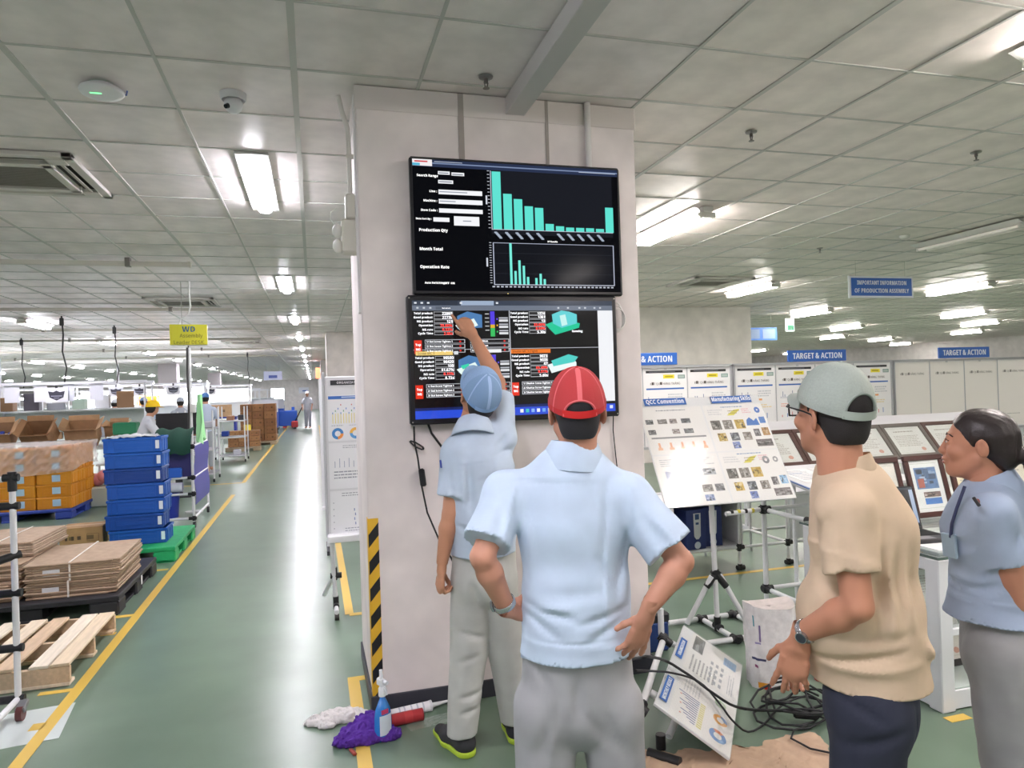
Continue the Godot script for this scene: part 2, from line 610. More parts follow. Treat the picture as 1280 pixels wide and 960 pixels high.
func ring(im: Image, cx: float, cy: float, r0: float, r1: float, cols: Array) -> void:   # a doughnut chart; radii in pixels
	var w := im.get_width(); var h := im.get_height()
	var px := cx * w; var py := cy * h
	for y in range(int(py - r1), int(py + r1) + 1):
		for x in range(int(px - r1), int(px + r1) + 1):
			var dd := Vector2(x - px, y - py)
			if dd.length() < r1 and dd.length() > r0 and x >= 0 and y >= 0 and x < w and y < h:
				im.set_pixel(x, y, Color(cols[int((dd.angle() / TAU + 0.5) * cols.size()) % cols.size()]))

func scribble(im: Image, x: float, y: float, w: float, h: float, rows: int, hex: String) -> void:   # lines of small print
	for r in rows:
		var at := x
		while at < x + w * rng.randf_range(0.7, 1.0):
			var l := rng.randf_range(0.02, 0.06) * w / 0.5
			rc(im, at, y + h * r / rows, minf(l, x + w - at), h / rows * 0.45, hex)
			at += l + 0.012

func snap(im: Image, x: float, y: float, w: float, h: float, base: String) -> void:   # a small printed photograph: mottled patches
	var c := Color(base)
	rc(im, x, y, w, h, c)
	for k in 22:
		var bw := w * rng.randf_range(0.08, 0.35)
		var bh := h * rng.randf_range(0.08, 0.35)
		rc(im, x + rng.randf() * (w - bw), y + rng.randf() * (h - bh), bw, bh, c.darkened(rng.randf() * 0.7) if rng.randf() < 0.5 else c.lightened(rng.randf() * 0.6))

const CH := 3.135          # ceiling height
const TILE := 0.6
const TX := -0.047         # a joint of the ceiling grid
const TZ := -3.44
const PZ := -3.55          # front face of the pillar
var cam: Camera3D

func in_view(p: Vector3, slack := 1.08) -> bool:
	var q := cam.transform.affine_inverse() * p
	return q.z < -0.3 and absf(q.x) < -q.z * slack * 640.0 / 874.0 and absf(q.y) < -q.z * slack * 480.0 / 874.0

func _ready() -> void:
	rng.seed = 11
	cam = Camera3D.new()
	cam.name = "camera"
	var yaw := deg_to_rad(15.83); var pitch := deg_to_rad(0.29); var roll := deg_to_rad(1.82)
	cam.basis = Basis(Vector3.UP, -yaw) * Basis(Vector3.RIGHT, pitch) * Basis(Vector3.BACK, -roll)
	cam.position = Vector3(0, 1.6, 0)
	cam.fov = rad_to_deg(2.0 * atan(480.0 / 874.0))
	cam.near = 0.05; cam.far = 300.0
	add_child(cam)
	var env := Environment.new()
	env.background_mode = Environment.BG_COLOR
	env.background_color = Color(0.75, 0.8, 0.85)
	env.tonemap_mode = Environment.TONE_MAPPER_LINEAR
	env.tonemap_exposure = EXPOSURE
	env.sdfgi_enabled = true; env.ssao_enabled = true; env.ssil_enabled = true
	var we := WorldEnvironment.new()
	we.name = "world_environment"
	we.environment = env
	add_child(we)
	shell()
	ceiling_fittings()
	floor_marks()
	pillar_things()
	screens()
	people()
	display_boards()
	display_tables()
	left_goods()
	far_hall()
	small_things()

# ---------------------------------------------------------------- the building
func shell() -> void:
	var fm := noise_mat("73968a", "728775", 0.35, 0.28, 0.012, 0.0, true)
	fm.metallic_specular = 0.44
	struct("floor", MB.new().box(Vector3(-2, -0.05, -35.5), Vector3(62, 0.1, 83)), fm)
	var wm := noise_mat("d2ccc8", "e2dedc", 0.5, 0.75, 0.02, 0.0, true)
	struct("wall_far", MB.new().box(Vector3(-2, 1.6, -76.15), Vector3(62, 3.4, 0.3)), wm)
	struct("wall_near", MB.new().box(Vector3(-2, 1.6, 5.15), Vector3(62, 3.4, 0.3)), wm)
	struct("wall_left", MB.new().box(Vector3(-33.15, 1.6, -35.5), Vector3(0.3, 3.4, 82)), wm)
	struct("wall_right", MB.new().box(Vector3(29.15, 1.6, -35.5), Vector3(0.3, 3.4, 82)), wm)
	var pw := MB.new().box(Vector3(7.0, CH / 2, -13.5), Vector3(3.8, CH, 1.4))
	struct("wall_partition", pw, noise_mat("cfcabf", "eee8e2", 0.5, 0.75, 0.02, 0.0, true))
	# windows of the far wall, lit from outside
	for k in 2:
		var w := struct("window_%d" % (k + 1), MB.new().box(Vector3(-3.6 - k * 17.0, 1.65, -75.97), Vector3(1.3, 1.25, 0.06)), glow("f4f8ff", 3.0))
		var f := MB.new()
		for e in [[Vector3(0, 0.65, 0), Vector3(1.45, 0.08, 0.1)], [Vector3(0, -0.65, 0), Vector3(1.45, 0.08, 0.1)], [Vector3(0.68, 0, 0), Vector3(0.08, 1.3, 0.1)], [Vector3(-0.68, 0, 0), Vector3(0.08, 1.3, 0.1)]]:
			f.box(Vector3(-3.6 - k * 17.0, 1.65, -75.95) + e[0], e[1])
		part("window_frame", f, mat("c9ccd0"), w)
	# the big pillar that carries the screens, and the next ones along the aisle
	var pm := noise_mat("cbc3bf", "efe5e2", 0.6, 0.62, 0.015, 0.02, true)
	var pil := struct("wall_pillar", MB.new().box(Vector3(1.0, CH / 2, PZ - 0.4), Vector3(1.52, CH, 0.8), Basis.IDENTITY, 0.006), pm)
	for x in [0.775, 1.245]:
		part("panel_joint", MB.new().box(Vector3(x, 2.965, PZ + 0.002), Vector3(0.03 if x < 1.0 else 0.018, 0.34, 0.006)), mat("a39a94", 0.8), pil)
	part("cornice", MB.new().box(Vector3(1.0, 3.075, PZ - 0.4), Vector3(1.528, 0.12, 0.808), Basis.IDENTITY, 0.002), mat("dbd2ce", 0.7), pil)
	var sk := MB.new()
	sk.box(Vector3(1.0, 0.045, PZ + 0.006), Vector3(1.54, 0.09, 0.012), Basis.IDENTITY, 0.003)
	sk.box(Vector3(0.234, 0.045, PZ - 0.4), Vector3(0.012, 0.09, 0.8), Basis.IDENTITY, 0.003)
	sk.box(Vector3(1.766, 0.045, PZ - 0.4), Vector3(0.012, 0.09, 0.8), Basis.IDENTITY, 0.003)
	struct("baseboard_pillar", sk, mat("33343c", 0.5))
	for z in [-18.1, -33.0, -48.0]:
		struct(numbered("wall_column"), MB.new().box(Vector3(1.1, CH / 2, z - 0.4), Vector3(1.55, CH, 0.8), Basis.IDENTITY, 0.01), pm)
	for p in [Vector3(-6.2, 0, -34.2), Vector3(-6.2, 0, -49.2), Vector3(-14.2, 0, -34.2), Vector3(-22.2, 0, -34.2), Vector3(-14.2, 0, -18.2)]:
		struct(numbered("wall_column"), MB.new().box(p + Vector3(0, CH / 2, 0), Vector3(0.75, CH, 0.75), Basis.IDENTITY, 0.01), mat("a9a2a4", 0.7))
	# right side of the corridor beyond the first columns
	struct("wall_corridor", MB.new().box(Vector3(1.2, CH / 2, -62.0), Vector3(1.5, CH, 27.0)), wm)
	# ceiling: slab, tee bars, tiles
	var slab := struct("ceiling", MB.new().box(Vector3(-2, CH + 0.12, -35.5), Vector3(62, 0.2, 83)), mat("8f8d8a", 0.9))
	var bars := MB.new()
	for i in range(-52, 52):
		bars.box(Vector3(TX + i * TILE, CH + 0.004, -35.5), Vector3(0.03 if i % 2 == 0 else 0.016, 0.012, 81))
	for j in range(-13, 122):
		bars.box(Vector3(-2, CH + 0.0046, TZ - j * TILE), Vector3(62, 0.0108, 0.014))
	tag(part("ceiling_grid", bars, mat("c4c2be", 0.55), slab), "", "", "", "stuff")
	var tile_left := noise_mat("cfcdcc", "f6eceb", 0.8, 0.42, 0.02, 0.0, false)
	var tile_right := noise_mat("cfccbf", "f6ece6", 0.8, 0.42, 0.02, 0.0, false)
	var tm := MB.new().box(Vector3.ZERO, Vector3(TILE - 0.009, 0.012, TILE - 0.009), Basis.IDENTITY, 0.003).mesh()
	var lot := []
	for i in range(-52, 52):
		for j in range(-13, 122):
			lot.append(Vector3(TX + (i + 0.5) * TILE, CH + 0.0105, TZ - (j + 0.5) * TILE))
	var seen_tiles := []
	var rest := []
	for p in lot:
		if in_view(p, 1.12): seen_tiles.append(p)
		else: rest.append(p)
	seen_tiles.sort_custom(func(a, b): return a.length_squared() < b.length_squared())
	for k in mini(300, seen_tiles.size()):
		var o := MeshInstance3D.new()
		o.name = "ceiling_tile"
		o.mesh = tm
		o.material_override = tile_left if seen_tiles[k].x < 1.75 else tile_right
		o.position = seen_tiles[k] + Vector3(0, rng.randf_range(-0.0008, 0.0008), 0)
		o.rotation = Vector3(rng.randf_range(-0.0015, 0.0015), 0, rng.randf_range(-0.0015, 0.0015))
		slab.add_child(o, true)
	rest += seen_tiles.slice(300)
	for s in 2:
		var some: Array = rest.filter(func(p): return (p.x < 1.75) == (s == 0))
		var mm := MultiMesh.new()
		mm.transform_format = MultiMesh.TRANSFORM_3D
		mm.mesh = tm
		mm.instance_count = some.size()
		for k in some.size():
			mm.set_instance_transform(k, Transform3D(Basis(Vector3.RIGHT, rng.randf_range(-0.002, 0.002)), some[k]))
		var mi := MultiMeshInstance3D.new()
		mi.name = "ceiling_tiles"
		mi.multimesh = mm
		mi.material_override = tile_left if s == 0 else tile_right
		mi.set_meta("kind", "stuff")
		slab.add_child(mi, true)
	# cable trunking that runs along the ceiling into the pillar
	struct("trim_1", MB.new().box(Vector3(1.07, CH - 0.045, -1.3), Vector3(0.105, 0.09, 4.5), Basis.IDENTITY, 0.003), mat("c6c2c2", 0.5))

# ---------------------------------------------------------------- on the ceiling
func batten(label: String, group: String, at: Vector3, warm: bool, lit := true, twin := true, energy := 1.0) -> Node3D:
	var t := thing("ceiling_light", label, "light", at, 0.0, group)
	var f := MB.new()
	if twin:
		f.box(Vector3(0, -0.025, 0), Vector3(0.1, 0.05, 1.3), Basis.IDENTITY, 0.006)
		f.quad(Vector3(-0.05, -0.05, 0.65), Vector3(-0.05, -0.05, -0.65), Vector3(-0.14, -0.012, -0.65), Vector3(-0.14, -0.012, 0.65))
		f.quad(Vector3(0.05, -0.05, -0.65), Vector3(0.05, -0.05, 0.65), Vector3(0.14, -0.012, 0.65), Vector3(0.14, -0.012, -0.65))
	else:
		f.box(Vector3(0, -0.008, 0), Vector3(0.21, 0.016, 1.42), Basis.IDENTITY, 0.004)
	part("housing", f, mat("d9d8d4", 0.4), t)
	for sx in ([-0.06, 0.06] if twin else [0.0]):
		var g := MB.new()
		var r := 0.018 if twin else 0.05
		if twin:
			g.tube(Vector3(sx, -0.075, -0.6), Vector3(sx, -0.075, 0.6), r, r, 8)
		else:
			g.box(Vector3(0, -0.035, 0), Vector3(0.1, 0.045, 1.26), Basis.IDENTITY, 0.018)
		part("tube", g, glow("fff7f2" if warm else "f8f6ff", TUBE_GLOW if lit else 0.02), t)
	if twin:
		for sz in [-0.615, 0.615]:
			part("lamp_holder", MB.new().box(Vector3(0, -0.072, sz), Vector3(0.17, 0.05, 0.03), Basis.IDENTITY, 0.006), mat("e2e0da", 0.4), t)
	if lit:
		var l := AreaLight3D.new()
		l.name = "lamp"
		l.area_size = Vector2(0.2 if twin else 0.1, 1.25)
		l.light_color = Color("fff3f2") if warm else Color("fcf3ff")
		l.light_energy = LAMP * energy
		l.position = Vector3(0, -0.1 if twin else -0.062, 0)
		l.rotation.x = -PI / 2
		l.shadow_enabled = true
		l.area_range = 40.0
		t.add_child(l)
	return t

func ceiling_fittings() -> void:
	var k := 0
	var z := -5.37
	while z > -76.0:
		batten("narrow ceiling light in the row over the green aisle, %s beyond the pillar" % ORD[k], "ceiling lights in the row over the aisle", Vector3(-0.335, CH, z), false, true, false)
		k += 1
		z -= 4.75 if k < 10 else 6.0
	batten("narrow ceiling light over the aisle behind the viewer", "ceiling lights in the row over the aisle", Vector3(-0.335, CH, -0.6), false, true, false)
	batten("narrow ceiling light over the aisle near the rear wall", "ceiling lights in the row over the aisle", Vector3(-0.335, CH, 3.4), false, true, false)
	for r in 5:
		var x := -5.05 - r * 4.75
		for j in range(0, 16):
			z = -0.6 - j * 4.75 - (0.35 if j > 0 else 0.0)
			if r > 2 and j < 4: continue
			batten("twin tube ceiling light left of the aisle, %s of the %s row leftwards" % [ORD[j], ORD[r]], "ceiling lights over the work area", Vector3(x, CH, z), false)
	var spots := [[3.37, -6.05], [3.38, -1.9], [7.0, -10.0], [11.0, -13.5], [11.0, -9.7], [15.9, -13.9], [15.6, -17.6], [18.6, -21.7], [3.4, 1.7], [7.0, -2.3], [7.0, 1.7], [11, -5.8], [15.0, -9.6], [11.2, -17.8], [7.2, -19.0], [11.4, -23.0], [19.5, -16.5], [22.5, -23.5], [15.5, -27.0], [22.0, -31.0], [27.0, -27.0], [3.6, -16.5], [5.5, -25.0], [14.0, -37.0], [24.0, -40.0], [8.5, -44.0], [18.0, -50.0], [11.0, -1.9], [27, -35], [20, -12], [3.37, -9.7], [13, -21], [16.5, -25], [19, -29], [12.5, -27], [23, -20]]
	for i in spots.size():
		batten("warm twin tube ceiling light over the display area, %s" % ["just right of the pillar", "at the top right corner", "beside the air outlet", "left behind the hanging sign", "right of the hanging sign", "second behind the hanging sign", "third behind the hanging sign", "far behind the hanging sign"][i] if i < 8 else "warm twin tube ceiling light over the display area, further off, %s" % (ORD[i - 8] if i < 28 else ["right back", "far right", "hidden by the pillar", "small left", "small mid", "small right", "small far left", "small far right"][i - 28]), "warm ceiling lights over the display area", Vector3(spots[i][0], CH, spots[i][1]), true)
	batten("unlit twin tube ceiling light above the blue hanging sign", "", Vector3(6.92, CH, -5.95), true, false)
	# air outlets
	cassette("square ceiling air outlet with dark grille at the left edge", Vector3(-1.9, CH, -5.35), Vector2(1.0, 0.95))
	cassette("square ceiling air outlet above the yellow hanging sign", Vector3(-1.95, CH, -12.1), Vector2(1.0, 1.0))
	cassette("square ceiling air outlet right of the pillar beside a warm light", Vector3(5.9, CH, -9.5), Vector2(1.0, 0.9))
	cassette("far ceiling air outlet over the aisle, small", Vector3(-1.9, CH, -21.0), Vector2(1.0, 1.0))
	# access point
	var t := thing("wifi_access_point", "white round disc with a green light on the ceiling above the left air outlet", "access point", Vector3(-0.95, CH, -3.8))
	part("disc", MB.new().lathe([Vector2(0, -0.052), Vector2(0.06, -0.052), Vector2(0.092, -0.044), Vector2(0.1, -0.032), Vector2(0.095, -0.02), Vector2(0.06, -0.016), Vector2(0.06, 0)], Transform3D.IDENTITY, 28), mat("e4e3e6", 0.4), t)
	part("status_light", MB.new().box(Vector3(-0.02, -0.053, 0.03), Vector3(0.05, 0.003, 0.012), Basis.IDENTITY, 0.001), glow("6fe08c", 1.2), t)
	part("cable", MB.new().path([Vector3(0.02, -0.02, -0.06), Vector3(0.05, -0.012, -0.09), Vector3(0.09, -0.008, -0.08), Vector3(0.1, 0, -0.05)], 0.004), mat("4a5a96"), t)
	# dome camera
	t = thing("security_camera", "white dome camera on the ceiling in front of the first aisle light", "camera", Vector3(-0.35, CH, -3.78))
	part("base", MB.new().lathe([Vector2(0.055, -0.035), Vector2(0.062, -0.028), Vector2(0.065, 0)], Transform3D.IDENTITY, 24), mat("dddcdf", 0.4), t)
	part("ball", MB.new().ball(Vector3(0, -0.055, 0), Vector3(0.046, 0.046, 0.046)), mat("e3e2e6", 0.35), t)
	part("lens", MB.new().tube(Vector3(-0.02, -0.07, 0.025), Vector3(-0.034, -0.083, 0.042), 0.014, 0.011, 12), mat("22222a", 0.2), t)
	# sprinklers
	var sp := [Vector3(0.86, CH, -3.33), Vector3(2.65, CH, -3.74), Vector3(4.48, CH, -3.78), Vector3(5.81, CH, -6.95)]
	var spw := ["in front of the pillar above the upper screen", "right of the pillar at mid height of the ceiling", "near the right edge of the picture", "left of the blue hanging sign"]
	for i in 4:
		t = thing("sprinkler", "small metal ceiling sprinkler " + spw[i], "sprinkler", sp[i], 0.4, "ceiling sprinklers")
		part("collar", MB.new().lathe([Vector2(0.008, -0.012), Vector2(0.034, -0.006), Vector2(0.036, 0)], Transform3D.IDENTITY, 18), mat("8d8a88", 0.35, 0.7), t)
		var y := MB.new().tube(Vector3(0, 0, 0), Vector3(0, -0.03, 0), 0.011)
		y.tube(Vector3(0.012, -0.028, 0), Vector3(0.005, -0.055, 0), 0.003).tube(Vector3(-0.012, -0.028, 0), Vector3(-0.005, -0.055, 0), 0.003)
		part("frame", y, mat("6a6663", 0.35, 0.8), t)
		part("deflector", MB.new().tube(Vector3(0, -0.055, 0), Vector3(0, -0.058, 0), 0.017, 0.017, 14), mat("7d7976", 0.35, 0.8), t)
	one("smoke_detector", MB.new().lathe([Vector2(0, -0.04), Vector2(0.03, -0.038), Vector2(0.05, -0.02), Vector2(0.052, 0)], Transform3D.IDENTITY, 20), mat("deddd6", 0.5), "small cream smoke detector on the ceiling above the blue hanging sign", "smoke detector", Vector3(6.3, CH, -6.2))
	# busbar trunking pipes hung under the ceiling left of the aisle
	var zs := [-8.42, -12.7, -16.4, -19.2, -23.4, -27.5]
	for i in zs.size():
		t = thing("ceiling_busbar", "long cream busbar under the ceiling ending at the aisle, %s from the viewer" % ORD[i], "busbar", Vector3(0, 0, zs[i]), 0, "busbars under the ceiling")
		part("rail", MB.new().box(Vector3(-13.3, CH - 0.06, 0), Vector3(24.0, 0.05, 0.06), Basis.IDENTITY, 0.005), mat("cfc9bf", 0.5), t)
		for x in [-1.9, -4.6, -8.0]:
			part("hanger", MB.new().box(Vector3(x - 0.35 * i, CH - 0.045, 0), Vector3(0.05, 0.095, 0.075)), mat("8c8680", 0.5, 0.5), t)
		part("end_cap", MB.new().box(Vector3(-1.285, CH - 0.06, 0), Vector3(0.03, 0.06, 0.07), Basis.IDENTITY, 0.004), mat("d8d2c6"), t)
	# blue hanging sign
	t = thing("hanging_sign", "blue hanging sign reading IMPORTANT INFORMATION OF PRODUCTION ASSEMBLY in white", "sign", Vector3(7.3, 2.78, -7.6))
	part("board", MB.new().box(Vector3.ZERO, Vector3(1.04, 0.29, 0.03), Basis.IDENTITY, 0.004), mat("dfe1e4", 0.5), t)
	part("face", MB.new().box(Vector3(0, 0, 0.016), Vector3(0.98, 0.235, 0.006)), mat("2862b8", 0.5), t)
	var w := MB.new()
	words(w, "IMPORTANT INFORMATION", 0.055, Transform3D(Basis.IDENTITY, Vector3(0, 0.055, 0.019)), true, 0, 0.002, 0.8)
	words(w, "OF PRODUCTION ASSEMBLY", 0.055, Transform3D(Basis.IDENTITY, Vector3(0, -0.05, 0.019)), true, 0, 0.002, 0.88)
	part("lettering", w, mat("e9edf2"), t)
	var wires := MB.new()
	for x in [-0.4, 0.4]:
		wires.tube(Vector3(x, 0.14, 0), Vector3(x, CH - 2.78, 0), 0.0025, 0.0025, 6)
	part("wire", wires, mat("b9b6ad"), t)
	# exit sign and far blue signs
	t = thing("exit_sign", "small white exit sign with a green lower half hanging beyond the boards", "sign", Vector3(9.25, 2.68, -12.0), 0.2)
	part("box", MB.new().box(Vector3.ZERO, Vector3(0.22, 0.26, 0.05), Basis.IDENTITY, 0.008), glow("f2fbf6", 0.8), t)
	part("green_panel", MB.new().box(Vector3(0, -0.06, 0.026), Vector3(0.17, 0.09, 0.004)), glow("35b884", 0.6), t)
	w = MB.new()
	words(w, "EXIT", 0.05, Transform3D(Basis.IDENTITY, Vector3(0, -0.06, 0.028)), true, 0, 0.001)
	part("lettering", w, mat("f0fff6"), t)
	part("rod", MB.new().tube(Vector3(0, 0.13, 0), Vector3(0, CH - 2.68, 0), 0.006), mat("b9b6ad"), t)
	t = thing("blue_sign", "far blue hanging panel left of the exit sign", "sign", Vector3(10.0, 2.68, -14.3))
	part("board", MB.new().box(Vector3.ZERO, Vector3(1.3, 0.3, 0.03), Basis.IDENTITY, 0.004), mat("3c74c4", 0.5), t)
	for x in [-0.42, 0.0, 0.42]:
		part("picture", MB.new().box(Vector3(x, 0, 0.017), Vector3(0.34, 0.22, 0.004)), mat("7f97b8"), t)
	part("rod", MB.new().tube(Vector3(-0.5, 0.15, 0), Vector3(-0.5, CH - 2.68, 0), 0.006).tube(Vector3(0.5, 0.15, 0), Vector3(0.5, CH - 2.68, 0), 0.006), mat("b9b6ad"), t)

func cassette(label: String, at: Vector3, s: Vector2) -> void:
	var t := thing("air_outlet", label, "air conditioner", at, 0, "ceiling air outlets")
	var f := MB.new()
	var hx := s.x / 2; var hz := s.y / 2
	for e in [[Vector3(0, -0.015, hz - 0.03), Vector3(s.x, 0.03, 0.06)], [Vector3(0, -0.015, -hz + 0.03), Vector3(s.x, 0.03, 0.06)], [Vector3(hx - 0.03, -0.015, 0), Vector3(0.06, 0.03, s.y)], [Vector3(-hx + 0.03, -0.015, 0), Vector3(0.06, 0.03, s.y)]]:
		f.box(e[0], e[1], Basis.IDENTITY, 0.004)
	for e in [[Vector3(0, -0.02, hz - 0.19), Vector3(s.x - 0.3, 0.04, 0.06)], [Vector3(0, -0.02, -hz + 0.19), Vector3(s.x - 0.3, 0.04, 0.06)], [Vector3(hx - 0.19, -0.02, 0), Vector3(0.06, 0.04, s.y - 0.3)], [Vector3(-hx + 0.19, -0.02, 0), Vector3(0.06, 0.04, s.y - 0.3)]]:
		f.box(e[0], e[1], Basis.IDENTITY, 0.004)
	for sx in [-1.0, 1.0]:
		for sz in [-1.0, 1.0]:
			f.box(Vector3(sx * (hx - 0.11), -0.017, sz * (hz - 0.11)), Vector3(0.11, 0.034, 0.11), Basis.IDENTITY, 0.004)
	part("frame", f, mat("cfcac4", 0.5), t)
	part("duct", MB.new().box(Vector3(0, -0.004, 0), Vector3(s.x - 0.1, 0.006, s.y - 0.1)), mat("2b2927", 0.8), t)
	for e in [[Vector3(0, -0.018, hz - 0.11), Vector3(s.x - 0.36, 0.006, 0.05), Vector3(0.5, 0, 0)], [Vector3(0, -0.018, -hz + 0.11), Vector3(s.x - 0.36, 0.006, 0.05), Vector3(-0.5, 0, 0)], [Vector3(hx - 0.11, -0.018, 0), Vector3(0.05, 0.006, s.y - 0.36), Vector3(0, 0, -0.5)], [Vector3(-hx + 0.11, -0.018, 0), Vector3(0.05, 0.006, s.y - 0.36), Vector3(0, 0, 0.5)]]:
		part("flap", MB.new().box(e[0], e[1], Basis.from_euler(e[2])), mat("bfb9b2", 0.5), t)
	var g := MB.new()
	var n := 18
	for k in n:
		g.box(Vector3(0, -0.022, (k - n / 2.0 + 0.5) * (s.y - 0.46) / n), Vector3(s.x - 0.46, 0.01, 0.012))
	tag(part("grille", g, mat("8b857d", 0.6), t), "", "", "", "stuff")

func floor_marks() -> void:
	var y := mat("d8b44e", 0.45)
	var L := [["yellow floor line along the left edge of the aisle, near stretch", Vector3(-1.31, 0, -5.5), Vector3(0.062, 0.002, 13.4)],
		["yellow floor line along the left edge of the aisle, far stretch beyond the gap", Vector3(-1.3, 0, -42.0), Vector3(0.07, 0.002, 56.4)],
		["short yellow floor line turning left off the aisle beside the cartons", Vector3(-1.95, 0, -13.8), Vector3(1.3, 0.002, 0.08)],
		["faint yellow floor line in front of the distant carton stack", Vector3(-2.9, 0, -19.0), Vector3(0.08, 0.002, 3.6)],
		["yellow floor line right of the aisle beside the white notice stands", Vector3(0.2, 0, -21.0), Vector3(0.06, 0.002, 31.6)],
		["short yellow floor line at the corner of the notice stand", Vector3(0.45, 0, -5.19), Vector3(0.5, 0.002, 0.06)],
		["yellow floor line at the near corner of the pillar under the purple cloth", Vector3(0.165, 0, -3.2), Vector3(0.062, 0.002, 1.66)],
		["short yellow floor line beside the striped pillar corner", Vector3(0.21, 0, -4.02), Vector3(0.15, 0.002, 0.06)],
		["yellow floor line running across in front of the white rack", Vector3(4.9, 0, -5.09), Vector3(6.2, 0.002, 0.05)],
		["yellow floor line running across behind the white rack", Vector3(5.2, 0, -5.9), Vector3(5.6, 0.002, 0.05)],
		["yellow tape corner on the floor at the foot of the white cabinet", Vector3(2.83, 0, -2.58), Vector3(0.12, 0.002, 0.05)],
		["yellow tape piece on the floor at the front corner of the wooden pallet", Vector3(-1.42, 0, -4.42), Vector3(0.16, 0.002, 0.045)],
		["yellow tape piece on the floor at the far corner of the wooden pallet", Vector3(-1.4, 0, -5.38), Vector3(0.09, 0.002, 0.05)],
		["yellow tape piece on the floor at the corner of the black pallet", Vector3(-1.4, 0, -5.78), Vector3(0.16, 0.002, 0.06)],
		["yellow tape piece on the floor beside the green pallet", Vector3(-1.41, 0, -7.2), Vector3(0.1, 0.002, 0.06)],
		["yellow tape piece on the floor under the cart wheel", Vector3(-1.36, 0, -3.98), Vector3(0.06, 0.002, 0.08)]]
	for e in L:
		one("floor_tape", MB.new().box(Vector3(0, 0.001, 0), e[2]), y, e[0], "floor tape", e[1], 0.0, "yellow floor lines")
	var sq := MB.new().box(Vector3(0, 0.0008, 0), Vector3(0.36, 0.0016, 0.42))
	one("floor_sticker", sq, mat("c9d2d0", 0.4), "pale square sticker on the floor under the cart wheel", "sticker", Vector3(-1.42, 0, -4.0), 0.12)

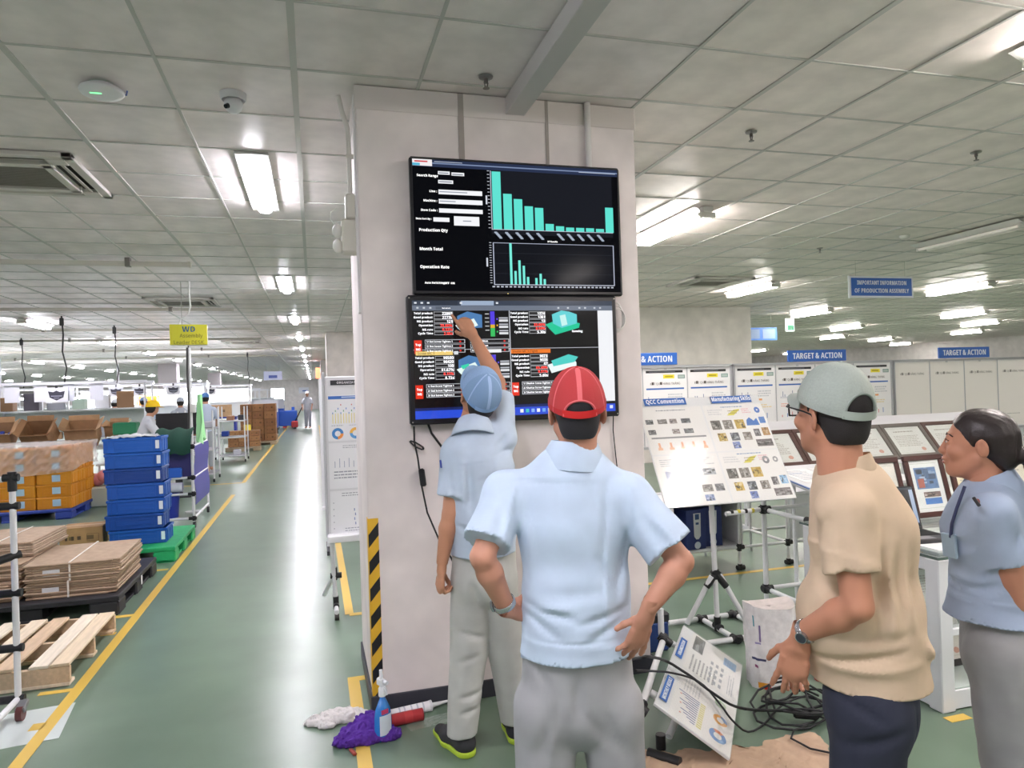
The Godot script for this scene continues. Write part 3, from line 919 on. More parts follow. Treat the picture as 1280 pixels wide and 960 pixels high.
# ---------------------------------------------------------------- on the pillar
func pillar_things() -> void:
	# black and yellow corner tape
	var t := thing("hazard_tape", "yellow and black striped warning tape up the left corner of the pillar", "warning tape", Vector3(0.24, 0, PZ))
	part("backing", MB.new().box(Vector3(0.024, 0.485, 0.0015), Vector3(0.052, 0.97, 0.003)).box(Vector3(-0.0015, 0.485, -0.03), Vector3(0.003, 0.97, 0.06)), mat("e0b030", 0.45), t)
	for k in 7:
		var y := 0.055 + k * 0.135
		var m := MB.new()
		m.extrude(PackedVector2Array([Vector2(0, y - 0.04), Vector2(0.05, y + 0.02), Vector2(0.05, y + 0.085), Vector2(0, y + 0.025)]), 0.001, Transform3D(Basis.IDENTITY, Vector3(0, 0, 0.0031)))
		part("stripe", m, mat("17181b", 0.45), t)
	# socket box with conduit on the left edge
	t = thing("wall_socket", "cream socket box with plugs and conduit high on the left edge of the pillar", "socket", Vector3(0.24, 2.4, PZ - 0.14))
	part("box", MB.new().box(Vector3(-0.04, 0, 0), Vector3(0.08, 0.17, 0.1), Basis.IDENTITY, 0.008), mat("d9d4c8", 0.5), t)
	part("upper_box", MB.new().box(Vector3(-0.03, 0.155, 0), Vector3(0.055, 0.13, 0.07), Basis.IDENTITY, 0.008), mat("dcd7cb", 0.5), t)
	for e in [Vector3(-0.1, 0.03, 0.01), Vector3(-0.1, -0.045, 0.0)]:
		part("plug", MB.new().ball(e, Vector3(0.026, 0.036, 0.034)).tube(e, e + Vector3(0.05, 0, 0), 0.018), mat("efece6", 0.5), t)
	part("conduit", MB.new().path([Vector3(-0.03, 0.22, 0), Vector3(-0.03, 0.45, 0), Vector3(-0.033, 0.56, 0), Vector3(-0.06, 0.66, -0.01), Vector3(-0.075, 0.735, -0.01)], 0.0125, 10), mat("dcd8d0", 0.45), t)
	part("clip", MB.new().box(Vector3(-0.02, 0.42, 0), Vector3(0.05, 0.016, 0.03)), mat("d6d1c6"), t)
	part("wire", MB.new().path([Vector3(-0.11, 0.06, 0), Vector3(-0.135, 0.09, 0), Vector3(-0.13, 0.13, 0), Vector3(-0.1, 0.15, 0)], 0.003), mat("e8e6e0"), t)
	# vertical trunking strip on the corner
	one("corner_strip", MB.new().box(Vector3(0, 0, 0), Vector3(0.012, 1.1, 0.05), Basis.IDENTITY, 0.002), mat("e2dedd", 0.5), "pale vertical strip on the left face of the pillar behind the socket", "wall strip", Vector3(0.235, 2.55, PZ - 0.06))
	one("conduit_pipe", MB.new().tube(Vector3(0, -0.2, 0), Vector3(0, 0.175, 0), 0.017, 0.017, 14), mat("dedad8", 0.4), "short white vertical pipe running down the pillar to the upper screen", "pipe", Vector3(1.475, 2.96, PZ + 0.019))
	# white coil of cable
	t = thing("cable_coil", "small coil of white cable hung beside the lower screen", "cable", Vector3(1.615, 1.965, PZ + 0.02))
	var c := MB.new()
	for k in 3:
		var p := []
		for a in 17:
			var f := TAU * a / 16.0
			p.append(Vector3(cos(f) * (0.03 + 0.006 * k), sin(f) * (0.08 - 0.012 * k) - k * 0.004, 0.004 * k))
		c.path(p, 0.0035, 6)
	part("loops", c, mat("dcd9d4", 0.5), t)
	# black cables under the screen
	t = thing("power_adapter", "black cable with an inline adapter hanging under the left of the lower screen", "cable", Vector3(0.46, 1.4, PZ))
	part("cable", MB.new().path([Vector3(0.02, 0.02, 0.02), Vector3(0.02, -0.06, 0.02), Vector3(0.035, -0.14, 0.015), Vector3(0.05, -0.28, 0.015), Vector3(0.075, -0.42, 0.015), Vector3(0.13, -0.56, 0.012), Vector3(0.19, -0.66, 0.01), Vector3(0.26, -0.83, 0.01), Vector3(0.4, -1.0, 0.01), Vector3(0.52, -1.14, 0.012), Vector3(0.62, -1.22, 0.03)], 0.0045), mat("17171a", 0.5), t)
	part("adapter", MB.new().box(Vector3(0.055, -0.24, 0.018), Vector3(0.03, 0.09, 0.026), Basis(Vector3.BACK, 0.1), 0.006), mat("141417", 0.4), t)
	var lo := []
	for a in 22:
		var f := a * 0.62
		lo.append(Vector3(0.03 + 0.034 * cos(f) * (1.0 + 0.1 * sin(f * 3.0)), -0.075 + 0.011 * sin(f) - 0.02 * cos(f), 0.016 + 0.0012 * a))
	part("bundle", MB.new().path(lo, 0.004), mat("19191c", 0.5), t)
	one("screen_cable", MB.new().path([Vector3(0, 0.05, 0.03), Vector3(0.03, -0.03, 0.012), Vector3(0.1, -0.13, 0.012), Vector3(0.2, -0.25, 0.01), Vector3(0.3, -0.34, 0.01)], 0.006), mat("1a1a1d", 0.5), "thick black cable curving down behind the raised arm from the lower screen", "cable", Vector3(0.54, 1.41, PZ))
	one("screen_wire", MB.new().path([Vector3(0, 0.06, 0.03), Vector3(0.0, -0.08, 0.012), Vector3(0.012, -0.22, 0.01), Vector3(0.03, -0.42, 0.01)], 0.003), mat("222225", 0.5), "thin black wire hanging from the right end of the lower screen", "cable", Vector3(1.57, 1.43, PZ))

func screens() -> void:
	# upper screen
	var t := thing("wall_screen", "upper wall screen showing a turquoise bar chart on black", "screen", Vector3(1.06, 2.425, PZ), 0.0)
	var W := 1.138; var H := 0.695
	part("wall_mount", MB.new().box(Vector3(0, 0, 0.014), Vector3(0.5, 0.35, 0.028)), mat("26262a"), t)
	part("casing", MB.new().box(Vector3(0, 0, 0.05), Vector3(W, H, 0.044), Basis.IDENTITY, 0.008), mat("17171c", 0.3), t)
	var im := paper(1024, 640, "08090d")
	rc(im, 0, 0, 1, 0.055, "2b3550"); rc(im, 0, 0.022, 1, 0.01, "7f8fb0"); rc(im, 0, 0, 0.09, 0.05, "f3eef0"); rc(im, 0.01, 0.012, 0.06, 0.012, "d04a52"); rc(im, 0, 0.03, 0.035, 0.02, "58b6d8")
	rc(im, 0.1, 0.012, 0.13, 0.006, "c6cfdf"); rc(im, 0.8, 0.03, 0.19, 0.006, "c6cfdf")
	rc(im, 0.36, 0.055, 0.61, 0.5, "1b1d24")
	var tops := [0.065, 0.235, 0.272, 0.325, 0.335, 0.46, 0.475, 0.483, 0.483, 0.484, 0.487, 0.31]
	for k in 12:
		rc(im, 0.368 + k * 0.0512, tops[k], 0.042, 0.515 - tops[k], "62e4d4")
		if k != 5 and k != 11:
			for q in 7:
				rc(im, 0.372 + k * 0.0512 + q * 0.004, 0.535 + q * 0.007, 0.014, 0.012, "a9b4c6")
	rc(im, 0.36, 0.515, 0.61, 0.005, "c9cede")
	rc(im, 0.36, 0.06, 0.004, 0.455, "c9cede")
	for k in 17:
		rc(im, 0.345, 0.06 + k * 0.0277, 0.011, 0.006, "d8dce8")
		rc(im, 0.345, 0.62 + k * 0.0195, 0.011, 0.005, "d8dce8")
	rc(im, 0.335, 0.255, 0.008, 0.07, "d8dce8"); rc(im, 0.33, 0.74, 0.008, 0.07, "d8dce8")
	rc(im, 0.363, 0.62, 0.607, 0.006, "b9bfd4"); rc(im, 0.363, 0.945, 0.607, 0.007, "c9cede"); rc(im, 0.363, 0.62, 0.005, 0.33, "b9bfd4"); rc(im, 0.965, 0.62, 0.005, 0.33, "b9bfd4")
	rc(im, 0.368, 0.628, 0.596, 0.315, "15171d")
	for k in 3:
		rc(im, 0.368, 0.7 + k * 0.08, 0.596, 0.002, "3a3f4a")
	var t2 := [[0.442, 0.622], [0.462, 0.84], [0.483, 0.755], [0.503, 0.797], [0.523, 0.885], [0.564, 0.893], [0.585, 0.858], [0.605, 0.9]]
	for e in t2:
		rc(im, e[0], e[1], 0.012, 0.945 - e[1], "7cf0e0")
	for k in 30:
		rc(im, 0.355 + k * 0.0205, 0.958, 0.013, 0.012, "c4c9d6")
	for e in [[0.116, 0.085, 0.055, 0.026], [0.178, 0.09, 0.06, 0.026], [0.116, 0.152, 0.07, 0.028], [0.116, 0.225, 0.205, 0.036], [0.116, 0.297, 0.205, 0.036], [0.116, 0.37, 0.205, 0.034], [0.088, 0.44, 0.075, 0.034], [0.183, 0.425, 0.12, 0.072]]:
		rc(im, e[0], e[1], e[2], e[3], "f6f7fb")
	for e in [[0.12, 0.238, 0.13], [0.12, 0.31, 0.075], [0.225, 0.457, 0.04]]:
		rc(im, e[0], e[1], e[2], 0.009, "9aa0ac")
	for e in [[0.12, 0.095, 0.045], [0.182, 0.1, 0.05], [0.12, 0.162, 0.06]]:
		rc(im, e[0], e[1], e[2], 0.008, "7a808c")
	var sw := W - 0.028; var sh := H - 0.034
	var q := MB.new()
	q.quad(Vector3(-sw / 2, -sh / 2, 0.0725), Vector3(sw / 2, -sh / 2, 0.0725), Vector3(sw / 2, sh / 2, 0.0725), Vector3(-sw / 2, sh / 2, 0.0725))
	var sm := tex_mat(im, 0.12, SCREEN)
	sm.metallic_specular = 0.12
	part("display", q, sm, t, Transform3D(Basis.IDENTITY, Vector3(0, 0.003, 0)))
	var w := MB.new()
	var at := func(u: float, v: float) -> Transform3D: return Transform3D(Basis.IDENTITY, Vector3((u - 0.5) * sw, (0.5 - v) * sh + 0.003, 0.0728))
	for e in [["Search Range", 0.115, 0.125, 0.012], ["Line :", 0.108, 0.24, 0.011], ["Machine :", 0.108, 0.312, 0.011], ["Item Code :", 0.108, 0.385, 0.011], ["Data Sort By :", 0.08, 0.455, 0.009]]:
		words(w, e[0], e[3], at.call(e[1], e[2]), true, 1, 0.0006)
	for e in [["Production Qty", 0.022, 0.54, 0.0145], ["Month Total", 0.022, 0.68, 0.0145], ["Operation Rate", 0.022, 0.82, 0.0145], ["Auto Switching :", 0.04, 0.94, 0.01], ["OFF  ON", 0.13, 0.94, 0.01]]:
		words(w, e[0], e[3], at.call(e[1], e[2]), true, -1, 0.0006)
	words(w, "AP Results", 0.008, at.call(0.655, 0.6), true, 0, 0.0006)
	part("screen_lettering", w, glow("ffffff", SCREEN), t)
	part("power_light", MB.new().box(Vector3(-0.08, -H / 2 + 0.008, 0.073), Vector3(0.005, 0.003, 0.002)), glow("ffe28a", 1.0), t)
	# lower screen
	t = thing("wall_screen", "lower wall screen showing machine counts in four black panels, pointed at by the man", "screen", Vector3(1.02, 1.752, PZ), 0.0)
	W = 1.128; H = 0.648
	part("wall_mount", MB.new().box(Vector3(0, 0, 0.012), Vector3(0.5, 0.35, 0.024)), mat("26262a"), t)
	part("casing", MB.new().box(Vector3(0, 0, 0.05), Vector3(W, H, 0.052), Basis.IDENTITY, 0.008), mat("15151a", 0.28), t)
	for e in [[-1, -1], [1, -1], [-1, 1], [1, 1]]:
		part("screw", MB.new().tube(Vector3(e[0] * (W / 2 - 0.012), e[1] * (H / 2 - 0.014), 0.075), Vector3(e[0] * (W / 2 - 0.012), e[1] * (H / 2 - 0.014), 0.078), 0.004), mat("b8b4a8", 0.3, 0.8), t)
	im = paper(1100, 620, "0b0b0e")
	rc(im, 0, 0, 1, 0.042, "394252"); rc(im, 0.06, 0, 0.155, 0.042, "2b3342"); rc(im, 0.23, 0.003, 0.16, 0.04, "9fb0c8"); rc(im, 0, 0.042, 1, 0.045, "6d7686")
	rc(im, 0.11, 0.05, 0.07, 0.028, "5a6270")
	for e in [0.01, 0.04, 0.07, 0.225, 0.4]:
		rc(im, e, 0.013, 0.012, 0.016, "e4e8ee")
	for e in [0.02, 0.05, 0.08, 0.71, 0.76, 0.82, 0.85, 0.9, 0.93]:
		rc(im, e, 0.056, 0.01, 0.016, "cfd4dc")
	rc(im, 0.92, 0.087, 0.08, 0.82, "f2f4f8")
	rc(im, 0, 0.93, 1, 0.07, "2c50d8"); rc(im, 0, 0.908, 0.92, 0.022, "1c2a66")
	for k in 8:
		rc(im, 0.505 + k * 0.028, 0.948, 0.017, 0.032, ["f3f3f0", "49c7c0", "8fb7f4", "f0f2f6", "7ab0f0", "f6efe8", "e8a040", "f0f2f6"][k])
	rc(im, 0.97, 0.945, 0.018, 0.03, "dfe6f4")
	rc(im, 0.463, 0.087, 0.005, 0.8, "c9ccd4"); rc(im, 0, 0.415, 0.92, 0.006, "c9ccd4")
	var P := [[0.0, 0.092], [0.463, 0.092], [0.0, 0.468], [0.463, 0.468]]
	for i in 4:
		var px: float = P[i][0]; var py: float = P[i][1]
		if i < 2: py += 0.0
		for r in 6:
			var y := py + 0.004 + r * (0.034 if i != 1 else 0.033)
			rc(im, px + 0.1, y, 0.09 if i != 1 else 0.085, 0.028, "d9dbe0")
			rc(im, px + 0.102, y + 0.003, 0.086 if i != 1 else 0.081, 0.022, "0d0d10")
		var bx := px + 0.005
		rc(im, bx, py + 0.245 if i != 1 else 2.0, 0.036, 0.115, "e8341c")
		if i != 1:
			for r in 3:
				for cI in (2 if i != 3 else 1):
					var xx := px + 0.055 + cI * 0.215
					rc(im, xx, py + 0.24 + r * 0.039, 0.19, 0.034, "cfd2d8")
					rc(im, xx + 0.003, py + 0.244 + r * 0.039, 0.184, 0.026, "101014")
					rc(im, xx + 0.15, py + 0.244 + r * 0.039, 0.037, 0.026, "1c1014")
					rc(im, xx + 0.163, py + 0.25 + r * 0.039, 0.009, 0.015, "f0302c")
		if i % 2 == 0:
			rc(im, px + 0.37, py, 0.022, 0.115, "5540e0"); rc(im, px + 0.37, py + 0.115, 0.022, 0.03, "e0b030"); rc(im, px + 0.37, py + 0.145, 0.022, 0.075, "38c060")
			for r in 5:
				rc(im, px + 0.345, py + 0.02 + r * 0.035, 0.02, 0.008, "e4e6ea")
			for r in 3:
				rc(im, px + 0.4, py + 0.06 + r * 0.055, 0.008, 0.016, ["6a50f0", "e8b030", "3cc866"][r]); rc(im, px + 0.413, py + 0.052 + r * 0.055, 0.045, 0.014, "b9bcc4"); rc(im, px + 0.413, py + 0.072 + r * 0.055, 0.045, 0.02, "e6e8ec")
			poly(im, [Vector2(px + 0.21, py + 0.04), Vector2(px + 0.26, py), Vector2(px + 0.33, py + 0.03), Vector2(px + 0.33, py + 0.14), Vector2(px + 0.21, py + 0.15)], "4f7fb4")
			poly(im, [Vector2(px + 0.2, py + 0.12), Vector2(px + 0.29, py + 0.06), Vector2(px + 0.31, py + 0.12), Vector2(px + 0.23, py + 0.18)], "e9fbf6")
			poly(im, [Vector2(px + 0.22, py + 0.09), Vector2(px + 0.26, py + 0.07), Vector2(px + 0.26, py + 0.1), Vector2(px + 0.23, py + 0.12)], "3fd8b0")
	poly(im, [Vector2(0.645, 0.21), Vector2(0.72, 0.16), Vector2(0.825, 0.2), Vector2(0.82, 0.24), Vector2(0.695, 0.3)], "1fc99a")
	poly(im, [Vector2(0.68, 0.12), Vector2(0.73, 0.085), Vector2(0.77, 0.095), Vector2(0.81, 0.12), Vector2(0.81, 0.2), Vector2(0.73, 0.24), Vector2(0.685, 0.2)], "63d3d8")
	poly(im, [Vector2(0.72, 0.13), Vector2(0.75, 0.12), Vector2(0.76, 0.21), Vector2(0.73, 0.225)], "c9f4f0")
	poly(im, [Vector2(0.65, 0.565), Vector2(0.78, 0.5), Vector2(0.8, 0.55), Vector2(0.8, 0.58), Vector2(0.67, 0.64)], "eefafa")
	poly(im, [Vector2(0.67, 0.53), Vector2(0.76, 0.475), Vector2(0.81, 0.5), Vector2(0.79, 0.545), Vector2(0.68, 0.58)], "4fd0c8")
	rc(im, 0.01, 0.43, 0.175, 0.034, "f2d27c"); rc(im, 0.19, 0.432, 0.02, 0.03, "dfe3ea"); rc(im, 0.468, 0.425, 0.2, 0.037, "f07c28")
	rc(im, 0.33, 0.42, 0.09, 0.03, "f2f4f6")
	sw = W - 0.05; sh = H - 0.055
	q = MB.new()
	q.quad(Vector3(-sw / 2, -sh / 2, 0.0768), Vector3(sw / 2, -sh / 2, 0.0768), Vector3(sw / 2, sh / 2, 0.0768), Vector3(-sw / 2, sh / 2, 0.0768))
	part("display", q, tex_mat(im, 0.12, SCREEN), t)
	var at2 := func(u: float, v: float) -> Transform3D: return Transform3D(Basis.IDENTITY, Vector3((u - 0.5) * sw, (0.5 - v) * sh, 0.0771))
	w = MB.new()
	var red := MB.new()
	var names := ["Total product", "Good product", "NG product", "Operation", "NG rate", "Cycle Time"]
	var vals := [["22860", "22739", "121", "78.80%", "0.53%", "2.05s"], ["1374", "1361", "13", "23.05%", "0.93%", "5.30s"], ["90500", "90420", "100", "81.67%", "0.11%", "8.73s"], ["9073", "9035", "47", "65.48%", "0.51%", "5.60s"]]
	for i in 4:
		for r in 6:
			var y: float = P[i][1] + 0.018 + r * (0.034 if i != 1 else 0.033)
			words(w, names[r], 0.0105, at2.call(P[i][0] + 0.094, y), true, 1, 0.0005)
			var is_red: bool = r in [[3, 4, 5], [3, 4], [4], [3, 4]][i]
			words(red if is_red else w, vals[i][r], 0.0135, at2.call(P[i][0] + 0.186 if i != 1 else P[i][0] + 0.181, y), true, 1, 0.0005)
		if i != 1:
			words(w, "Top", 0.0115, at2.call(P[i][0] + 0.023, P[i][1] + 0.285), true, 0, 0.0005)
			words(w, "NG", 0.0115, at2.call(P[i][0] + 0.023, P[i][1] + 0.32), true, 0, 0.0005)
			for r in 3:
				words(w, "%d/ %s Screw Tighten %d" % [r + 1, ["Bot", "", "Bot", "Shutter"][i], r + 1], 0.009, at2.call(P[i][0] + 0.062, P[i][1] + 0.258 + r * 0.039), true, -1, 0.0005)
				if i == 0:
					words(w, "%d/ Bot Tighten" % (r + 4), 0.009, at2.call(P[i][0] + 0.277, P[i][1] + 0.258 + r * 0.039), true, -1, 0.0005)
	words(w, "Running", 0.011, at2.call(0.81, 0.272), true, 0, 0.0005)
	words(w, "Running", 0.011, at2.call(0.735, 0.66), true, 0, 0.0005)
	words(w, "Not secure    192.168.1.100/monitor.html" if false else "Not secure", 0.006, at2.call(0.14, 0.064), true, -1, 0.0005)
	part("screen_lettering", w, glow("f4f6fa", SCREEN), t)
	part("red_lettering", red, glow("ff3a32", SCREEN), t)
	var dk := MB.new()
	words(dk, "Screw MC 1", 0.012, at2.call(0.02, 0.447), false, -1, 0.0005)
	words(dk, "Shutter MC 3 (Tight)", 0.011, at2.call(0.475, 0.444), false, -1, 0.0005)
	part("dark_lettering", dk, mat("3a2810"), t)
# ---------------------------------------------------------------- people
func head_shape(mb: MB, xf: Transform3D, female := false) -> void:   # local: x right, y up, -z forward, origin between the ears
	var f := Field.new(Vector3(-0.1, -0.2, -0.13), Vector3(0.1, 0.13, 0.12), 0.0036)
	f.ell(Vector3(0, 0.03, 0.012), Vector3(0.075, 0.088, 0.094), 0.02)
	f.ell(Vector3(0, -0.03, -0.034), Vector3(0.061, 0.083, 0.058), 0.03)
	f.ell(Vector3(0, -0.074, -0.048), Vector3(0.043, 0.032, 0.042), 0.025)
	f.ell(Vector3(0, -0.094, -0.072), Vector3(0.021, 0.017, 0.018), 0.018)
	for s in [-1.0, 1.0]:
		f.cone(Vector3(s * 0.054, -0.045, 0.0), Vector3(s * 0.026, -0.088, -0.055), 0.018, 0.016, 0.02)
		f.ell(Vector3(s * 0.042, -0.022, -0.066), Vector3(0.024, 0.022, 0.022), 0.018)
		f.ell(Vector3(s * 0.031, 0.011, -0.103), Vector3(0.017, 0.011, 0.016), 0.008, Basis.IDENTITY, true)
		f.ell(Vector3(s * 0.031, 0.011, -0.08), Vector3(0.0135, 0.0125, 0.0125), 0.003)
		f.ell(Vector3(s * 0.012, -0.028, -0.1), Vector3(0.009, 0.007, 0.009), 0.006)
		var eb := Basis(Vector3.RIGHT, -0.2) * Basis(Vector3.UP, s * 0.35)
		f.ell(Vector3(s * 0.08, -0.004, 0.012), Vector3(0.007, 0.032, 0.019), 0.004, eb)
		f.ell(Vector3(s * 0.089, -0.001, 0.008), Vector3(0.006, 0.02, 0.01), 0.004, eb, true)
	var br := 0.007 if female else 0.011
	f.cone(Vector3(-0.036, 0.03, -0.081), Vector3(0.036, 0.03, -0.081), br, br, 0.016)
	f.cone(Vector3(0, 0.012, -0.089), Vector3(0, -0.023, -0.106 if female else -0.11), 0.0075, 0.0095 if female else 0.011, 0.012)
	f.ell(Vector3(0, -0.05, -0.088), Vector3(0.026, 0.016, 0.012), 0.014)
	f.ell(Vector3(0, -0.0515, -0.0965), Vector3(0.022, 0.006, 0.008), 0.006)
	f.ell(Vector3(0, -0.0625, -0.0945), Vector3(0.019, 0.007, 0.008), 0.005)
	f.crease(Vector3(-0.024, -0.0575, -0.098), Vector3(0.024, -0.0575, -0.098), 0.004, 0.004)
	var nr := 0.047 if female else 0.056
	f.cone(Vector3(0, -0.05, 0.02), Vector3(0, -0.19, 0.035), nr, nr + 0.004, 0.03)
	f.to(mb, xf)

func eyes(t: Node3D, xf: Transform3D, female: bool) -> void:
	var lid := Transform3D(Basis.IDENTITY, Vector3(0, 0, 0.0035))
	var brow := Transform3D(Basis.IDENTITY, Vector3(0, 0, 0.006 if female else 0.004))
	for s in [-1.0, 1.0]:
		var e := part("eye", MB.new().ball(Vector3(s * 0.031, 0.0105, -0.0825), Vector3(0.0122, 0.0066, 0.0122)), mat("cfc4ba", 0.25), t, xf)
		part("iris", MB.new().ball(Vector3(s * 0.0315, 0.0108, -0.0905), Vector3(0.0048, 0.0048, 0.005)), mat("20140e", 0.2), e)
		part("eyelid", MB.new().path([Vector3(s * 0.017, 0.011, -0.0915), Vector3(s * 0.025, 0.018, -0.0965), Vector3(s * 0.034, 0.0195, -0.095), Vector3(s * 0.044, 0.014, -0.0865)], 0.0022, 6), mat("3a2a24", 0.7), t, xf * lid)
		part("eyebrow", MB.new().path([Vector3(s * 0.014, 0.0335, -0.0965), Vector3(s * 0.028, 0.037, -0.0945), Vector3(s * 0.042, 0.0345, -0.0855), Vector3(s * 0.05, 0.029, -0.0775)], 0.0024, 6), mat("33251f", 0.9), t, xf * brow)
	var l := MB.new()
	l.ball(Vector3(0, -0.0515, -0.097), Vector3(0.022, 0.005, 0.0088)); l.ball(Vector3(0, -0.0635, -0.095), Vector3(0.019, 0.0062, 0.0088))
	part("lips", l, mat("a3645c", 0.5), t, xf)

# hand: local x towards the thumb, y along the fingers, z out of the back of the hand; m = -1 mirrors
func hand(mb: MB, at: Vector3, ydir: Vector3, zdir: Vector3, m: float, curl: Array, spread := 0.1, thumb := Vector3(0.75, 0.55, -0.35), size := 1.0, thumb_world := Vector3.ZERO) -> void:
	var f := Field.new(Vector3(-0.115, -0.06, -0.115), Vector3(0.115, 0.215, 0.06), 0.0033)
	f.cone(Vector3(0, -0.05, 0), Vector3(0, 0.01, 0), 0.027, 0.027, 0.02, Vector3(0, 0, 1), 1.25)
	f.cone(Vector3(0, 0.02, 0), Vector3(0, 0.078, 0), 0.032, 0.04, 0.02, Vector3(0, 0, 1), 2.5)
	f.ell(Vector3(m * 0.022, 0.035, -0.012), Vector3(0.016, 0.03, 0.014), 0.016)
	var lens := [0.07, 0.079, 0.073, 0.058]
	for k in 4:
		var x: float = [0.031, 0.0105, -0.0105, -0.03][k]
		var p := Vector3(m * x, 0.088 - absf(k - 1.2) * 0.004, 0.002)
		var a := 0.0
		var side: float = (1.3 - k) * spread * m
		var r: float = 0.0094 if k < 3 else 0.0082
		f.cone(p - Vector3(0, 0.03, 0), p, 0.0095, 0.0105, 0.008)
		for s in 3:
			a += float(curl[k]) * [0.75, 1.15, 0.7][s]
			var d := Vector3(sin(side) * cos(a * 0.6), cos(a), -sin(a)).normalized()
			var q: Vector3 = p + d * float(lens[k]) * [0.46, 0.31, 0.25][s]
			f.cone(p, q, r, r * 0.92, 0.004)
			p = q; r *= 0.92
	var th := thumb; th.x *= m
	if thumb_world != Vector3.ZERO:
		var yy := ydir.normalized()
		var zz := (zdir - yy * zdir.dot(yy)).normalized()
		th = Basis(yy.cross(zz), yy, zz).transposed() * thumb_world
	th = th.normalized()
	var p0 := Vector3(m * 0.018, 0.018, -0.006)
	var p1 := p0 + th * 0.042
	f.cone(p0, p1, 0.014, 0.0115, 0.012)
	var c := float(curl[4])
	var d1 := (th + Vector3(-m * 0.5 * c, 0.5, -0.4 * c).normalized() * 0.5).normalized()
	f.cone(p1, p1 + d1 * 0.034, 0.0108, 0.0098, 0.005)
	var p2 := p1 + d1 * 0.034
	var d2 := (d1 + Vector3(-m * 0.4 * c, 0.4, -0.4 * c)).normalized()
	f.cone(p2, p2 + d2 * 0.024, 0.0098, 0.0082, 0.005)
	var y := ydir.normalized()
	var z := (zdir - y * zdir.dot(y)).normalized()
	f.to(mb, Transform3D(Basis(y.cross(z), y, z) * size, at))

